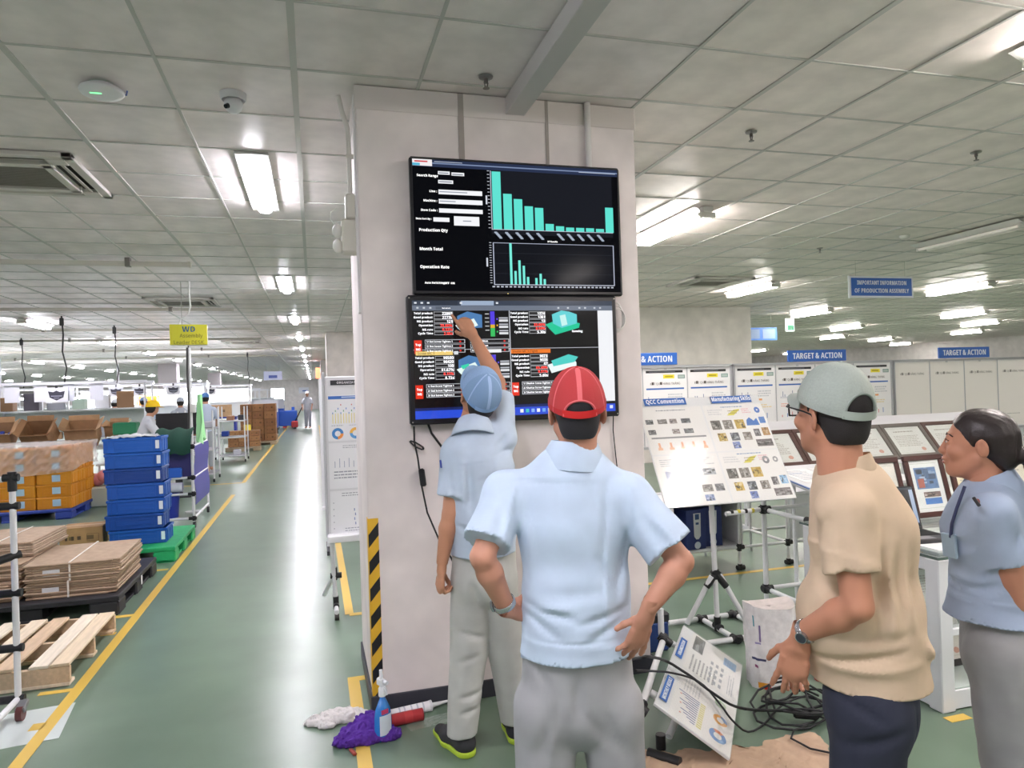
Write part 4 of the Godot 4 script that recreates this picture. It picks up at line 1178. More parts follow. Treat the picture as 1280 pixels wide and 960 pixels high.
func cap(t: Node3D, xf: Transform3D, front: String, rear: String, seam: String, opening: bool, mesh_rear: bool, hair: String, gap := 0.27) -> void:
	var rim := func(th: float) -> Vector3:   # th = 0 in front
		return Vector3(sin(th) * 0.0855, 0.028 - 0.026 * (1.0 - cos(th)) * 0.5 + 0.0, 0.008 - cos(th) * 0.104)
	var arch := func(th: float) -> float:
		if not opening: return 0.0
		var e := (absf(th) - PI) / 0.58
		return 0.0 if absf(e) >= 1.0 else gap * pow(1.0 - e * e, 0.42)
	var skin := func(th: float, v: float, off := 0.0) -> Vector3:
		var r: Vector3 = rim.call(th)
		var c := pow(maxf(cos(v * PI / 2), 0.0), 0.9)
		return Vector3(r.x * c, lerpf(r.y, 0.13, pow(sin(v * PI / 2), 1.08)), 0.008 + (r.z - 0.008) * c) * (1.0 + off) + Vector3(0, 0, 0)
	var fm := noise_mat(front, Color(front).lightened(0.04).to_html(false), 9.0, 0.85, 0.05, 0.08)
	var rm := noise_mat(rear, Color(rear).lightened(0.1).to_html(false), 30.0, 0.9, 0.09, 0.6) if mesh_rear else fm
	var half := 1.55
	part("crown", MB.new().sheet(26, 14, func(u, v): return skin.call((u - 0.5) * 2.0 * half, v * 0.995), 0.003), fm, t, xf)
	var back := MB.new()
	for s in [-1.0, 1.0]:
		back.sheet(18, 14, func(u, v):
			var th: float = half + u * (PI - half)
			if s < 0.0: th = -PI + u * (PI - half)
			return skin.call(th, lerpf(arch.call(th), 0.995, v)), 0.003)
	part("rear_panel", back, rm, t, xf)
	var sm := mat(seam, 0.8)
	var seams := MB.new()
	var at_back := []
	for k in 15:
		at_back.append(skin.call(PI, lerpf(arch.call(PI), 0.97, k / 14.0), 0.006))
	if mesh_rear:
		var st := MB.new().sheet(2, 14, func(u, v): return skin.call(PI + (u - 0.5) * 0.16 / maxf(0.25, cos(lerpf(0.28 if opening else 0.0, 0.93, v) * PI / 2)), lerpf(0.28 if opening else 0.0, 0.93, v), 0.012), 0.002)
		part("center_seam", st, sm, t, xf)
	else:
		seams.path(at_back, 0.0016, 6)
	for a in [-PI / 3 * 2, PI / 3 * 2, -PI / 3, PI / 3, 0.0]:
		var pts := []
		for k in 15:
			pts.append(skin.call(a, k / 14.0 * 0.97, 0.004))
		seams.path(pts, 0.0042 if mesh_rear and absf(a) > 1.5 else 0.0014, 6)
	if opening:
		var pts := []
		for k in 25:
			var th := PI - 0.58 + 1.16 * k / 24.0
			pts.append(skin.call(th, arch.call(th), 0.006))
		seams.path(pts, 0.0042, 6)
	part("seams", seams, sm if mesh_rear else mat(Color(front).darkened(0.12).to_html(false), 0.85), t, xf)
	# band round the rim, strap behind
	part("band", MB.new().sheet(40, 1, func(u, v): return rim.call((u - 0.5) * 2.0 * (PI - 0.5)) * 1.014 + Vector3(0, v * 0.017, 0), 0.002), fm if not mesh_rear else mat(rear, 0.85), t, xf)
	part("strap", MB.new().sheet(14, 2, func(u, v): return rim.call(PI - 0.62 + u * 1.24) * 1.008 + Vector3(0, v * 0.021 - 0.002, 0), 0.003), mat(front, 0.8), t, xf)
	part("button", MB.new().ball(skin.call(0.0, 1.0) + Vector3(0, 0.002, 0), Vector3(0.008, 0.004, 0.008)), fm, t, xf)
	part("brim", MB.new().sheet(18, 8, func(u, v):
		var th: float = (u - 0.5) * 2.3
		var r: Vector3 = rim.call(th)
		var w := cos(th / 1.15 * PI / 2)
		return r + Vector3(sin(th) * 0.002, -0.012 - 0.022 * sin(th) * sin(th), -0.058 * pow(maxf(w, 0.0), 0.6)) * v, 0.003), fm, t, xf)
	# hair under the cap
	var h := Field.new(Vector3(-0.11, -0.1, -0.13), Vector3(0.11, 0.15, 0.13), 0.005)
	h.ell(Vector3(0, 0.026, 0.012), Vector3(0.077, 0.09, 0.095), 0.01)
	h.ell(Vector3(0, -0.04, 0.06), Vector3(0.057, 0.055, 0.046), 0.03)
	h.cut(Vector3(0, 1, 0), Vector3(0, 0.1, 0))
	h.cut(Vector3(0, -0.35, -1), Vector3(0, 0.0, -0.012))
	h.cut(Vector3(0, -1, 0.1), Vector3(0, -0.074, 0.05))
	h.ell(Vector3(-0.085, -0.006, 0.012), Vector3(0.02, 0.036, 0.024), 0.006, Basis.IDENTITY, true)
	h.ell(Vector3(0.085, -0.006, 0.012), Vector3(0.02, 0.036, 0.024), 0.006, Basis.IDENTITY, true)
	var hm := MB.new()
	h.to(hm)
	part("hair", hm, noise_mat(hair, Color(hair).lightened(0.06).to_html(false), 20.0, 0.75, 0.08, 0.5), t, xf)

func watch(t: Node3D, at: Vector3, along: Vector3, face: Vector3, r: float) -> void:
	var y := along.normalized()
	var z := (face - y * face.dot(y)).normalized()
	var xf := Transform3D(Basis(y.cross(z), y, z), at)
	var o := part("watch", MB.new().lathe([Vector2(r, -0.008), Vector2(r + 0.003, -0.009), Vector2(r + 0.004, 0), Vector2(r + 0.003, 0.009), Vector2(r, 0.008)], xf, 20), mat("c8c9cc", 0.25, 0.9), t)
	part("watch_face", MB.new().tube(Vector3(0, 0, r + 0.001), Vector3(0, 0, r + 0.009), 0.018, 0.016, 18), mat("b4b8be", 0.2, 0.8), o, xf)
	part("dial", MB.new().tube(Vector3(0, 0, r + 0.009), Vector3(0, 0, r + 0.0095), 0.0135, 0.0135, 18), mat("3c4048", 0.15), o, xf)

func collar(t: Node3D, at: Vector3, axis: Vector3, fwd: Vector3, r: float, h: float, m: Material, flare := 1.0) -> void:
	var y := axis.normalized()
	var z := -(fwd - y * fwd.dot(y)).normalized()
	var xf := Transform3D(Basis(y.cross(z), y, z), at)
	part("collar", MB.new().sheet(28, 6, func(u, v):
		var a: float = (u - 0.5) * TAU * 0.94     # 0 at the nape
		var fold := sin(v * PI)
		var rr: float = r + 0.02 * flare * (1.0 - v) + 0.004 * fold
		return Vector3(sin(a) * (rr + 0.012 * flare * (1.0 - v)), h * v - 0.012 - 0.018 * (1.0 - cos(a)) - 0.03 * (1.0 - v), cos(a) * (rr + 0.014 * flare * (1.0 - v)) * 1.04), 0.005), m, t, xf)

func shoe(t: Node3D, at: Vector3, dir: Vector3, upper: String, sole: String) -> void:
	var z := -Vector3(dir.x, 0, dir.z).normalized()
	var xf := Transform3D(Basis(Vector3.UP.cross(z), Vector3.UP, z), Vector3(at.x, 0, at.z))
	var f := Field.new(Vector3(-0.07, 0.0, -0.24), Vector3(0.07, 0.15, 0.1), 0.006)
	f.cone(Vector3(0, 0.045, 0.035), Vector3(0, 0.04, -0.09), 0.04, 0.042, 0.03)
	f.cone(Vector3(0, 0.035, -0.09), Vector3(0, 0.026, -0.185), 0.042, 0.028, 0.03)
	f.cone(Vector3(0, 0.06, 0.025), Vector3(0, 0.12, 0.02), 0.042, 0.04, 0.03)
	f.cut(Vector3(0, -1, 0), Vector3(0, 0.022, 0))
	var m := MB.new(); f.to(m)
	var o := part("shoe", m, noise_mat(upper, Color(upper).lightened(0.1).to_html(false), 12.0, 0.8, 0.05, 0.3), t, xf)
	var g := Field.new(Vector3(-0.07, -0.01, -0.24), Vector3(0.07, 0.05, 0.1), 0.006)
	g.cone(Vector3(0, 0.02, 0.035), Vector3(0, 0.02, -0.09), 0.045, 0.047, 0.02)
	g.cone(Vector3(0, 0.02, -0.09), Vector3(0, 0.02, -0.19), 0.047, 0.032, 0.02)
	g.cut(Vector3(0, 1, 0), Vector3(0, 0.026, 0)); g.cut(Vector3(0, -1, 0), Vector3(0, 0.0, 0))
	m = MB.new(); g.to(m)
	part("sole", m, mat(sole, 0.6), o)

# c: joints in the scene's own coordinates (metres), F = the way the body faces
func person(c: Dictionary) -> Node3D:
	var base: Vector3 = c.base
	var t := thing("person", c.label, "person", base)
	var off := Transform3D(Basis.IDENTITY, -base)
	var F: Vector3 = c.F
	F = Vector3(F.x, 0, F.z).normalized()
	var R := F.cross(Vector3.UP).normalized()
	var W: float = c.get("width", 1.0)       # half width of the chest over 0.17
	var D: float = c.get("depth", 1.0)
	var nz := FastNoiseLite.new()
	nz.seed = int(base.x * 100.0); nz.frequency = 5.0; nz.fractal_octaves = 2
	var neck: Vector3 = c.neck; var chest: Vector3 = c.chest; var waist: Vector3 = c.waist; var pel: Vector3 = c.pelvis
	var skin := mat(c.skin, 0.55)
	# --- the body: one surface in a single mesh
	var mb := MB.new()
	var lo := pel.min(neck) - Vector3(0.32, 0, 0.32); lo.y = 0.02
	var b := Field.new(lo, neck.max(pel) + Vector3(0.32, 0.06, 0.32), 0.018)
	b.cone(chest, waist, 0.12 * W, 0.11 * W, 0.04, F, 1.7)
	b.cone(waist, pel, 0.11 * W, 0.12 * W, 0.04, F, 1.5)
	b.cone(neck, chest, 0.05, 0.08, 0.04)
	b.cone(c.shoulder_l, c.shoulder_r, 0.025, 0.025, 0.03)
	for s in ["l", "r"]:
		b.cone(c["hip_" + s], c["knee_" + s], 0.075, 0.05, 0.04)
		b.cone(c["knee_" + s], c["ankle_" + s], 0.048, 0.034, 0.03)
	b.to(mb, off)
	for s in ["l", "r"]:
		var sh: Vector3 = c["shoulder_" + s]; var el: Vector3 = c["elbow_" + s]; var wr: Vector3 = c["wrist_" + s]
		var f := Field.new(sh.min(el).min(wr) - Vector3(0.07, 0.07, 0.07), sh.max(el).max(wr) + Vector3(0.07, 0.07, 0.07), 0.0065)
		var A: float = c.get("arm", 1.0)
		f.cone(sh, el, 0.042 * A, 0.0355 * A, 0.012)
		f.cone(el, el.lerp(wr, 0.3), 0.034 * A, 0.0385 * A, 0.012)
		f.cone(el.lerp(wr, 0.3), wr, 0.0385 * A, 0.0255 * A, 0.012)
		f.to(mb, off)
		var h: Array = c["hand_" + s]
		hand(mb, wr + (h[0] as Vector3).normalized() * 0.03 - base, h[0], h[1], -1.0 if s == "r" else 1.0, h[2], h[3], h[4], c.get("hand", 0.95), h[5] if h.size() > 5 else Vector3.ZERO)
	var hf: Vector3 = (c.head_f as Vector3).normalized()
	var hu: Vector3 = c.get("head_u", Vector3.UP)
	hu = (hu - hf * hu.dot(hf)).normalized()
	var hx := Transform3D(Basis(hf.cross(hu), hu, -hf) * float(c.get("head", 1.0)), (c.head_at as Vector3) - base)
	head_shape(mb, hx, c.get("female", false))
	var hb: Vector3 = c.head_at - hu * 0.1 - hf * 0.02
	var nf := Field.new(hb.min(neck) - Vector3(0.11, 0.09, 0.11), hb.max(neck) + Vector3(0.11, 0.06, 0.11), 0.009)
	var nr := 0.048 if c.get("female", false) else 0.057
	nf.cone(hb, neck - Vector3(0, 0.05, 0), nr, nr + 0.012, 0.02)
	nf.to(mb, off)
	part("body", mb, skin, t)
	if c.get("face", true):
		eyes(t, hx, c.get("female", false))
	# --- shirt
	var sm := noise_mat(c.shirt, Color(c.shirt).lightened(0.05).to_html(false), 1.5, 0.9, 0.02, 0.04)
	var hem: Vector3 = c.hem
	var hemn: Vector3 = c.get("hem_n", Vector3.DOWN)
	lo = hem.min(neck); var hi := hem.max(neck)
	for s in ["l", "r"]:
		var e: Vector3 = c["elbow_" + s]
		var sh: Vector3 = c["shoulder_" + s]
		lo = lo.min(sh.lerp(e, 1.0)); hi = hi.max(sh.lerp(e, 1.0))
	lo -= Vector3(0.2, 0.04, 0.2); hi += Vector3(0.2, 0.06, 0.2)
	var f := Field.new(lo, hi, c.get("cell", 0.009))
	var hw: Array = c.get("section", [0.165, 0.16, 0.165, 0.172])     # half widths: chest, waist, hip, hem
	var fs: float = c.get("squeeze", 1.5)
	var top: Vector3 = neck.lerp(chest, 0.45)
	f.cone(top, chest, hw[0] * 0.82, hw[0], 0.05, F, fs)
	f.cone(chest, waist, hw[0], hw[1], 0.04, F, fs)
	f.cone(waist, pel, hw[1], hw[2], 0.04, F, c.get("low", fs * 0.82))
	f.cone(pel, hem + hemn * 0.1, hw[2], hw[3] * 1.03, 0.03, F, c.get("low", fs * 0.82))
	if c.has("belly"):
		f.ell(c.belly[0], c.belly[1], 0.07, Basis(R, Vector3.UP, -F))
	for s in ["l", "r"]:
		var sh: Vector3 = c["shoulder_" + s]; var e: Vector3 = c["elbow_" + s]
		var en: Vector3 = sh.lerp(e, c.get("sleeve", 0.74))
		var dir := (e - sh).normalized()
		f.cone(neck.lerp(sh, 0.22) - Vector3(0, c.get("drop", 0.056), 0), sh, 0.05, c.get("shoulder", 0.068), 0.05)
		f.cone(sh, en + dir * 0.06, c.get("shoulder", 0.068) * 1.02, c.get("cuff", 0.077), 0.035, Vector3.ZERO, 1.0, dir, en)
	f.cut(hemn, hem)
	var fr := float(c.get("folds", 0.006))
	f.rough(nz, fr, Vector3(1.0, 0.45, 1.0))
	for k in c.get("creases", []):
		f.crease(k[0], k[1], k[2], k[3] * 1.9, Vector3(0.273, 0, -0.962))
	for k in c.get("laps", []):
		f.step(k[0], k[1], k[2], k[3], k[4], Vector3(0.273, 0, -0.962))
	f.cone(neck + Vector3(0, 0.12, 0), neck - Vector3(0, 0.0, 0) - F * 0.005, nr + 0.004, nr + 0.004, 0.006, Vector3.ZERO, 1.0, Vector3.ZERO, Vector3.ZERO, true)
	var m2 := MB.new()
	f.to(m2, off)
	var shirt := part("shirt", m2, sm, t)
	collar(t, neck + Vector3(0, c.get("collar_up", 0.026), 0) - base, (hb - neck).normalized() * 0.5 + Vector3.UP, F, nr + 0.013, c.get("collar", 0.048), sm, c.get("flare", 1.0))
	# --- trousers
	var tm := noise_mat(c.trousers, Color(c.trousers).lightened(0.07).to_html(false), 1.5, 0.92, 0.02, 0.05)
	var ank: Vector3 = c.ankle_l; var anr: Vector3 = c.ankle_r
	lo = ank.min(anr).min(pel) - Vector3(0.22, 0.03, 0.22); lo.y = maxf(lo.y, 0.0)
	hi = ank.max(anr).max(pel) + Vector3(0.22, 0.12, 0.22)
	f = Field.new(lo, hi, 0.0105)
	var tw: Array = c.get("legs", [0.145, 0.098, 0.082, 0.072])
	f.cone(pel + Vector3(0, 0.08, 0), pel - Vector3(0, 0.05, 0), tw[0], tw[0] * 1.04, 0.04, F, 1.35)
	for s in ["l", "r"]:
		f.cone((c["hip_" + s] as Vector3), c["knee_" + s], tw[1], tw[2], 0.014)
		f.cone(c["knee_" + s], c["ankle_" + s] - Vector3(0, 0.03, 0), tw[2], tw[3], 0.014)
		f.ell((c["hip_" + s] as Vector3) - F * 0.035 - Vector3(0, 0.01, 0), Vector3(0.085, 0.1, 0.075), 0.03)
	f.cut(Vector3.DOWN, Vector3(0, minf(ank.y, anr.y) - 0.015, 0))
	f.rough(nz, 0.005, Vector3(1.0, 0.5, 1.0))
	for k in c.get("leg_creases", []):
		f.crease(k[0], k[1], k[2], k[3] * 1.9, Vector3(0.273, 0, -0.962))
	var m3 := MB.new()
	f.to(m3, off)
	part("trousers", m3, tm, t)
	for s in ["l", "r"]:
		var a: Vector3 = c["ankle_" + s]
		shoe(t, a - base + (F * 0.02), c.get("toe_" + s, F), c.get("shoe", "1b1b1f"), c.get("sole", "e4e4e0"))
	c["node"] = t
	c["head_xf"] = hx
	return t

func people() -> void:
	man_in_red_cap()
	man_pointing()
	man_in_beige()
	woman()

func man_in_red_cap() -> void:
	var c := {"label": "man in red mesh cap and pale blue shirt, back turned, hands on hips", "base": Vector3(0.754, 0, -1.971), "F": Vector3(0.273, 0, -0.962), "skin": "c08a72",
		"neck": Vector3(0.754, 1.387, -1.991), "chest": Vector3(0.735, 1.183, -1.987), "waist": Vector3(0.74, 0.965, -1.987), "pelvis": Vector3(0.74, 0.731, -1.988), "hem": Vector3(0.734, 0.8, -1.979), "hem_n": Vector3(0.02, -1, 0),
		"shoulder_l": Vector3(0.549, 1.28, -2.029), "shoulder_r": Vector3(0.9, 1.258, -1.929), "elbow_l": Vector3(0.447, 1.121, -1.944), "elbow_r": Vector3(1.007, 1.082, -1.817), "wrist_l": Vector3(0.529, 0.947, -1.995), "wrist_r": Vector3(0.896, 0.968, -1.807),
		"hip_l": Vector3(0.647, 0.642, -2.015), "hip_r": Vector3(0.835, 0.636, -1.961), "knee_l": Vector3(0.63, 0.335, -2.011), "knee_r": Vector3(0.848, 0.328, -1.949), "ankle_l": Vector3(0.645, 0.08, -2.008), "ankle_r": Vector3(0.834, 0.08, -1.954),
		"head_at": Vector3(0.761, 1.518, -1.978), "head_f": Vector3(0.273, 0.1, -0.962), "shirt": "c9dcf2", "trousers": "a3a4a6", "face": false, "head": 0.98,
		"section": [0.168, 0.158, 0.17, 0.172], "squeeze": 1.5, "sleeve": 0.8, "cuff": 0.084, "shoulder": 0.066, "folds": 0.007, "legs": [0.163, 0.098, 0.08, 0.074], "hand": 0.98, "arm": 0.98, "low": 1.16}
	var a := deg_to_rad(0)
	var r0 := Vector3(0.962, 0, 0.273); var fw := Vector3(0.273, 0, -0.962)
	c["hand_l"] = [r0 * 0.5 + fw * 0.75 + Vector3(0, -0.35, 0), -r0 * 0.75 - fw * 0.3 + Vector3(0, -0.2, 0), [0.45, 0.5, 0.55, 0.6, 0.1], 0.08, Vector3(0.9, 0.35, -0.1), r0 * 0.7 - fw * 0.1 + Vector3(0, 0.55, 0)]
	c["hand_r"] = [-r0 * 0.3 + fw * 0.25 + Vector3(0, -0.9, 0), r0 * 0.5 - fw * 0.8 + Vector3(0, 0.1, 0), [0.14, 0.16, 0.2, 0.26, 0.1], 0.26, Vector3(0.95, 0.3, -0.15), -r0 * 0.85 - fw * 0.25 + Vector3(0, 0.05, 0)]
	c["creases"] = [
		[Vector3(0.806, 1.322, -1.852), Vector3(0.785, 1.124, -1.848), 0.011, 0.005], [Vector3(0.779, 1.323, -1.859), Vector3(0.763, 1.124, -1.855), 0.014, -0.003], [Vector3(0.545, 1.327, -1.957), Vector3(0.823, 1.317, -1.847), 0.008, 0.0025],
		[Vector3(0.873, 1.195, -1.854), Vector3(0.809, 0.96, -1.853), 0.016, 0.006], [Vector3(0.543, 1.239, -1.958), Vector3(0.554, 0.992, -1.925), 0.018, 0.006], [Vector3(0.581, 1.218, -1.927), Vector3(0.582, 1.059, -1.917), 0.016, -0.004],
		[Vector3(0.566, 0.969, -1.943), Vector3(0.684, 0.937, -1.868), 0.013, 0.007], [Vector3(0.559, 0.946, -1.924), Vector3(0.65, 0.881, -1.878), 0.013, 0.006], [Vector3(0.846, 0.948, -1.843), Vector3(0.705, 0.92, -1.862), 0.013, 0.007], [Vector3(0.834, 0.925, -1.846), Vector3(0.726, 0.867, -1.856), 0.014, 0.006], [Vector3(0.616, 1.001, -1.907), Vector3(0.788, 1.005, -1.848), 0.02, 0.005],
		[Vector3(0.579, 0.96, -1.908), Vector3(0.685, 0.966, -1.867), 0.014, -0.006], [Vector3(0.825, 1.006, -1.848), Vector3(0.765, 1.102, -1.854), 0.012, 0.006], [Vector3(0.529, 1.258, -1.993), Vector3(0.489, 1.15, -1.963), 0.018, 0.005], [Vector3(0.902, 1.222, -1.887), Vector3(0.961, 1.116, -1.809), 0.018, 0.005], [Vector3(0.927, 1.224, -1.86), Vector3(0.984, 1.142, -1.781), 0.014, -0.004], [Vector3(0.54, 0.871, -1.909), Vector3(0.845, 0.861, -1.822), 0.006, 0.002]]
	c["leg_creases"] = [[Vector3(0.698, 0.762, -1.875), Vector3(0.698, 0.644, -1.886), 0.016, 0.012], [Vector3(0.644, 0.7, -1.88), Vector3(0.58, 0.51, -1.92), 0.02, 0.006], [Vector3(0.742, 0.697, -1.852), Vector3(0.833, 0.513, -1.848), 0.022, 0.007], [Vector3(0.702, 0.682, -1.874), Vector3(0.79, 0.56, -1.86), 0.016, 0.006], [Vector3(0.625, 0.769, -1.885), Vector3(0.624, 0.509, -1.908), 0.012, -0.004], [Vector3(0.577, 0.808, -1.919), Vector3(0.623, 0.723, -1.886), 0.016, 0.006]]
	c["laps"] = [[Vector3(0.806, 1.32, -1.852), Vector3(0.778, 0.873, -1.852), r0, 0.05, 0.0065], [Vector3(0.533, 1.334, -1.929), Vector3(0.863, 1.311, -1.836), Vector3.UP, 0.05, 0.004], [Vector3(0.547, 0.867, -1.917), Vector3(0.845, 0.853, -1.833), Vector3.DOWN, 0.03, 0.003], [Vector3(0.41, 1.188, -1.944), Vector3(0.531, 1.152, -1.91), Vector3.DOWN, 0.03, 0.003], [Vector3(0.901, 1.122, -1.805), Vector3(1.011, 1.159, -1.774), Vector3.DOWN, 0.03, 0.003], [Vector3(0.556, 1.333, -1.943), Vector3(0.525, 1.183, -1.953), -r0, 0.04, 0.004], [Vector3(0.867, 1.318, -1.855), Vector3(0.887, 1.164, -1.85), r0, 0.04, 0.004]]
	var t := person(c)
	cap(t, c.head_xf * Transform3D(Basis(Vector3.RIGHT, 0.12), Vector3(0, 0.012, 0.004)), "c8201f", "b3262a", "d4666a", true, true, "17151a")
	watch(t, c.wrist_l.lerp(c.elbow_l, 0.12) - c.base, c.wrist_l - c.elbow_l, -r0 + Vector3(0, 0.2, 0), 0.031)

func man_pointing() -> void:
	var c := {"label": "man in light blue cap pointing with raised arm at the lower screen", "base": Vector3(0.697, 0, -3.029), "F": Vector3(0.1, 0, -1), "skin": "c18a6c",
		"neck": Vector3(0.676, 1.433, -3.031), "chest": Vector3(0.696, 1.231, -3.017), "waist": Vector3(0.7, 1.026, -3.016), "pelvis": Vector3(0.703, 0.818, -3.027), "hem": Vector3(0.693, 0.873, -3.009), "hem_n": Vector3(0, -1, 0),
		"shoulder_l": Vector3(0.596, 1.321, -3.024), "shoulder_r": Vector3(0.802, 1.374, -3.027), "elbow_l": Vector3(0.553, 1.062, -2.995), "elbow_r": Vector3(0.835, 1.626, -3.193), "wrist_l": Vector3(0.512, 0.858, -2.998), "wrist_r": Vector3(0.766, 1.842, -3.336),
		"hip_l": Vector3(0.65, 0.763, -3.042), "hip_r": Vector3(0.757, 0.755, -3.033), "knee_l": Vector3(0.627, 0.434, -3.051), "knee_r": Vector3(0.803, 0.417, -3.063), "ankle_l": Vector3(0.58, 0.1, -3.035), "ankle_r": Vector3(0.84, 0.1, -3.075),
		"head_at": Vector3(0.705, 1.578, -3.023), "head_f": Vector3(-0.08, 0.76, -0.66), "shirt": "c8d8ec", "trousers": "c3c4be", "face": true, "head": 1.0,
		"section": [0.148, 0.145, 0.142, 0.146], "squeeze": 1.4, "sleeve": 0.72, "cuff": 0.072, "shoulder": 0.062, "folds": 0.007, "legs": [0.14, 0.094, 0.083, 0.066], "collar_up": 0.008, "shoe": "1d1e22", "sole": "b7d23c", "toe_l": Vector3(-0.35, 0, -0.94)}
	var r0 := Vector3(0.962, 0, 0.273); var fw := Vector3(0.273, 0, -0.962)
	c["hand_l"] = [Vector3(-0.1, -1, -0.1), -r0 * 0.9 - fw * 0.4, [0.85, 0.95, 1.0, 1.0, 0.8], 0.03, Vector3(0.4, 0.8, -0.6)]
	c["hand_r"] = [-r0 * 0.6 + fw * 0.45 + Vector3(0, 0.95, 0), -fw * 0.75 + Vector3(0, 0.6, 0), [0.02, 1.15, 1.25, 1.25, 0.7], 0.02, Vector3(0.5, 0.7, -0.6)]
	c["creases"] = [[Vector3(0.627, 1.295, -2.942), Vector3(0.637, 1.072, -2.94), 0.016, 0.007], [Vector3(0.603, 1.262, -2.949), Vector3(0.612, 1.124, -2.947), 0.012, -0.004], [Vector3(0.827, 1.336, -2.948), Vector3(0.71, 1.293, -2.919), 0.016, 0.007], [Vector3(0.826, 1.403, -2.989), Vector3(0.758, 1.34, -2.936), 0.014, 0.007], [Vector3(0.838, 1.231, -2.935), Vector3(0.672, 1.209, -2.919), 0.014, 0.005], [Vector3(0.668, 1.072, -2.921), Vector3(0.79, 1.029, -2.918), 0.014, 0.006], [Vector3(0.58, 1.018, -2.978), Vector3(0.665, 0.977, -2.923), 0.012, 0.006], [Vector3(0.818, 1.127, -2.941), Vector3(0.698, 0.898, -2.924), 0.014, 0.005], [Vector3(0.743, 1.291, -2.909), Vector3(0.776, 1.133, -2.921), 0.014, -0.004], [Vector3(0.55, 1.246, -2.964), Vector3(0.558, 1.138, -2.952), 0.012, 0.005]]
	c["leg_creases"] = [[Vector3(0.628, 0.763, -2.945), Vector3(0.658, 0.659, -2.937), 0.014, 0.006], [Vector3(0.577, 0.552, -2.981), Vector3(0.675, 0.514, -2.953), 0.014, 0.006], [Vector3(0.563, 0.414, -2.986), Vector3(0.657, 0.445, -2.959), 0.014, 0.005], [Vector3(0.566, 0.263, -2.975), Vector3(0.652, 0.28, -2.961), 0.013, 0.006], [Vector3(0.566, 0.198, -2.965), Vector3(0.639, 0.213, -2.945), 0.012, 0.006], [Vector3(0.559, 0.714, -3.027), Vector3(0.55, 0.399, -3.031), 0.012, -0.003]]
	c["laps"] = [[Vector3(0.584, 1.28, -2.954), Vector3(0.77, 1.301, -2.902), Vector3.UP, 0.05, 0.004], [Vector3(0.621, 1.306, -2.944), Vector3(0.594, 1.073, -2.953), -r0, 0.04, 0.005], [Vector3(0.524, 1.168, -2.951), Vector3(0.602, 1.144, -2.929), Vector3.DOWN, 0.03, 0.003], [Vector3(0.775, 1.273, -2.9), Vector3(0.758, 0.913, -2.907), r0, 0.04, 0.005]]
	var t := person(c)
	cap(t, c.head_xf * Transform3D(Basis(Vector3.RIGHT, 0.0), Vector3(0, 0.01, 0.004)), "93b4de", "7fa3cf", "a9c4e6", false, true, "1b1718")
	part("pen", MB.new().box(Vector3(0.511, 1.284, -2.954) - c.base, Vector3(0.008, 0.035, 0.008), Basis(Vector3.BACK, 0.1), 0.002), mat("2b3c8c", 0.4), t)

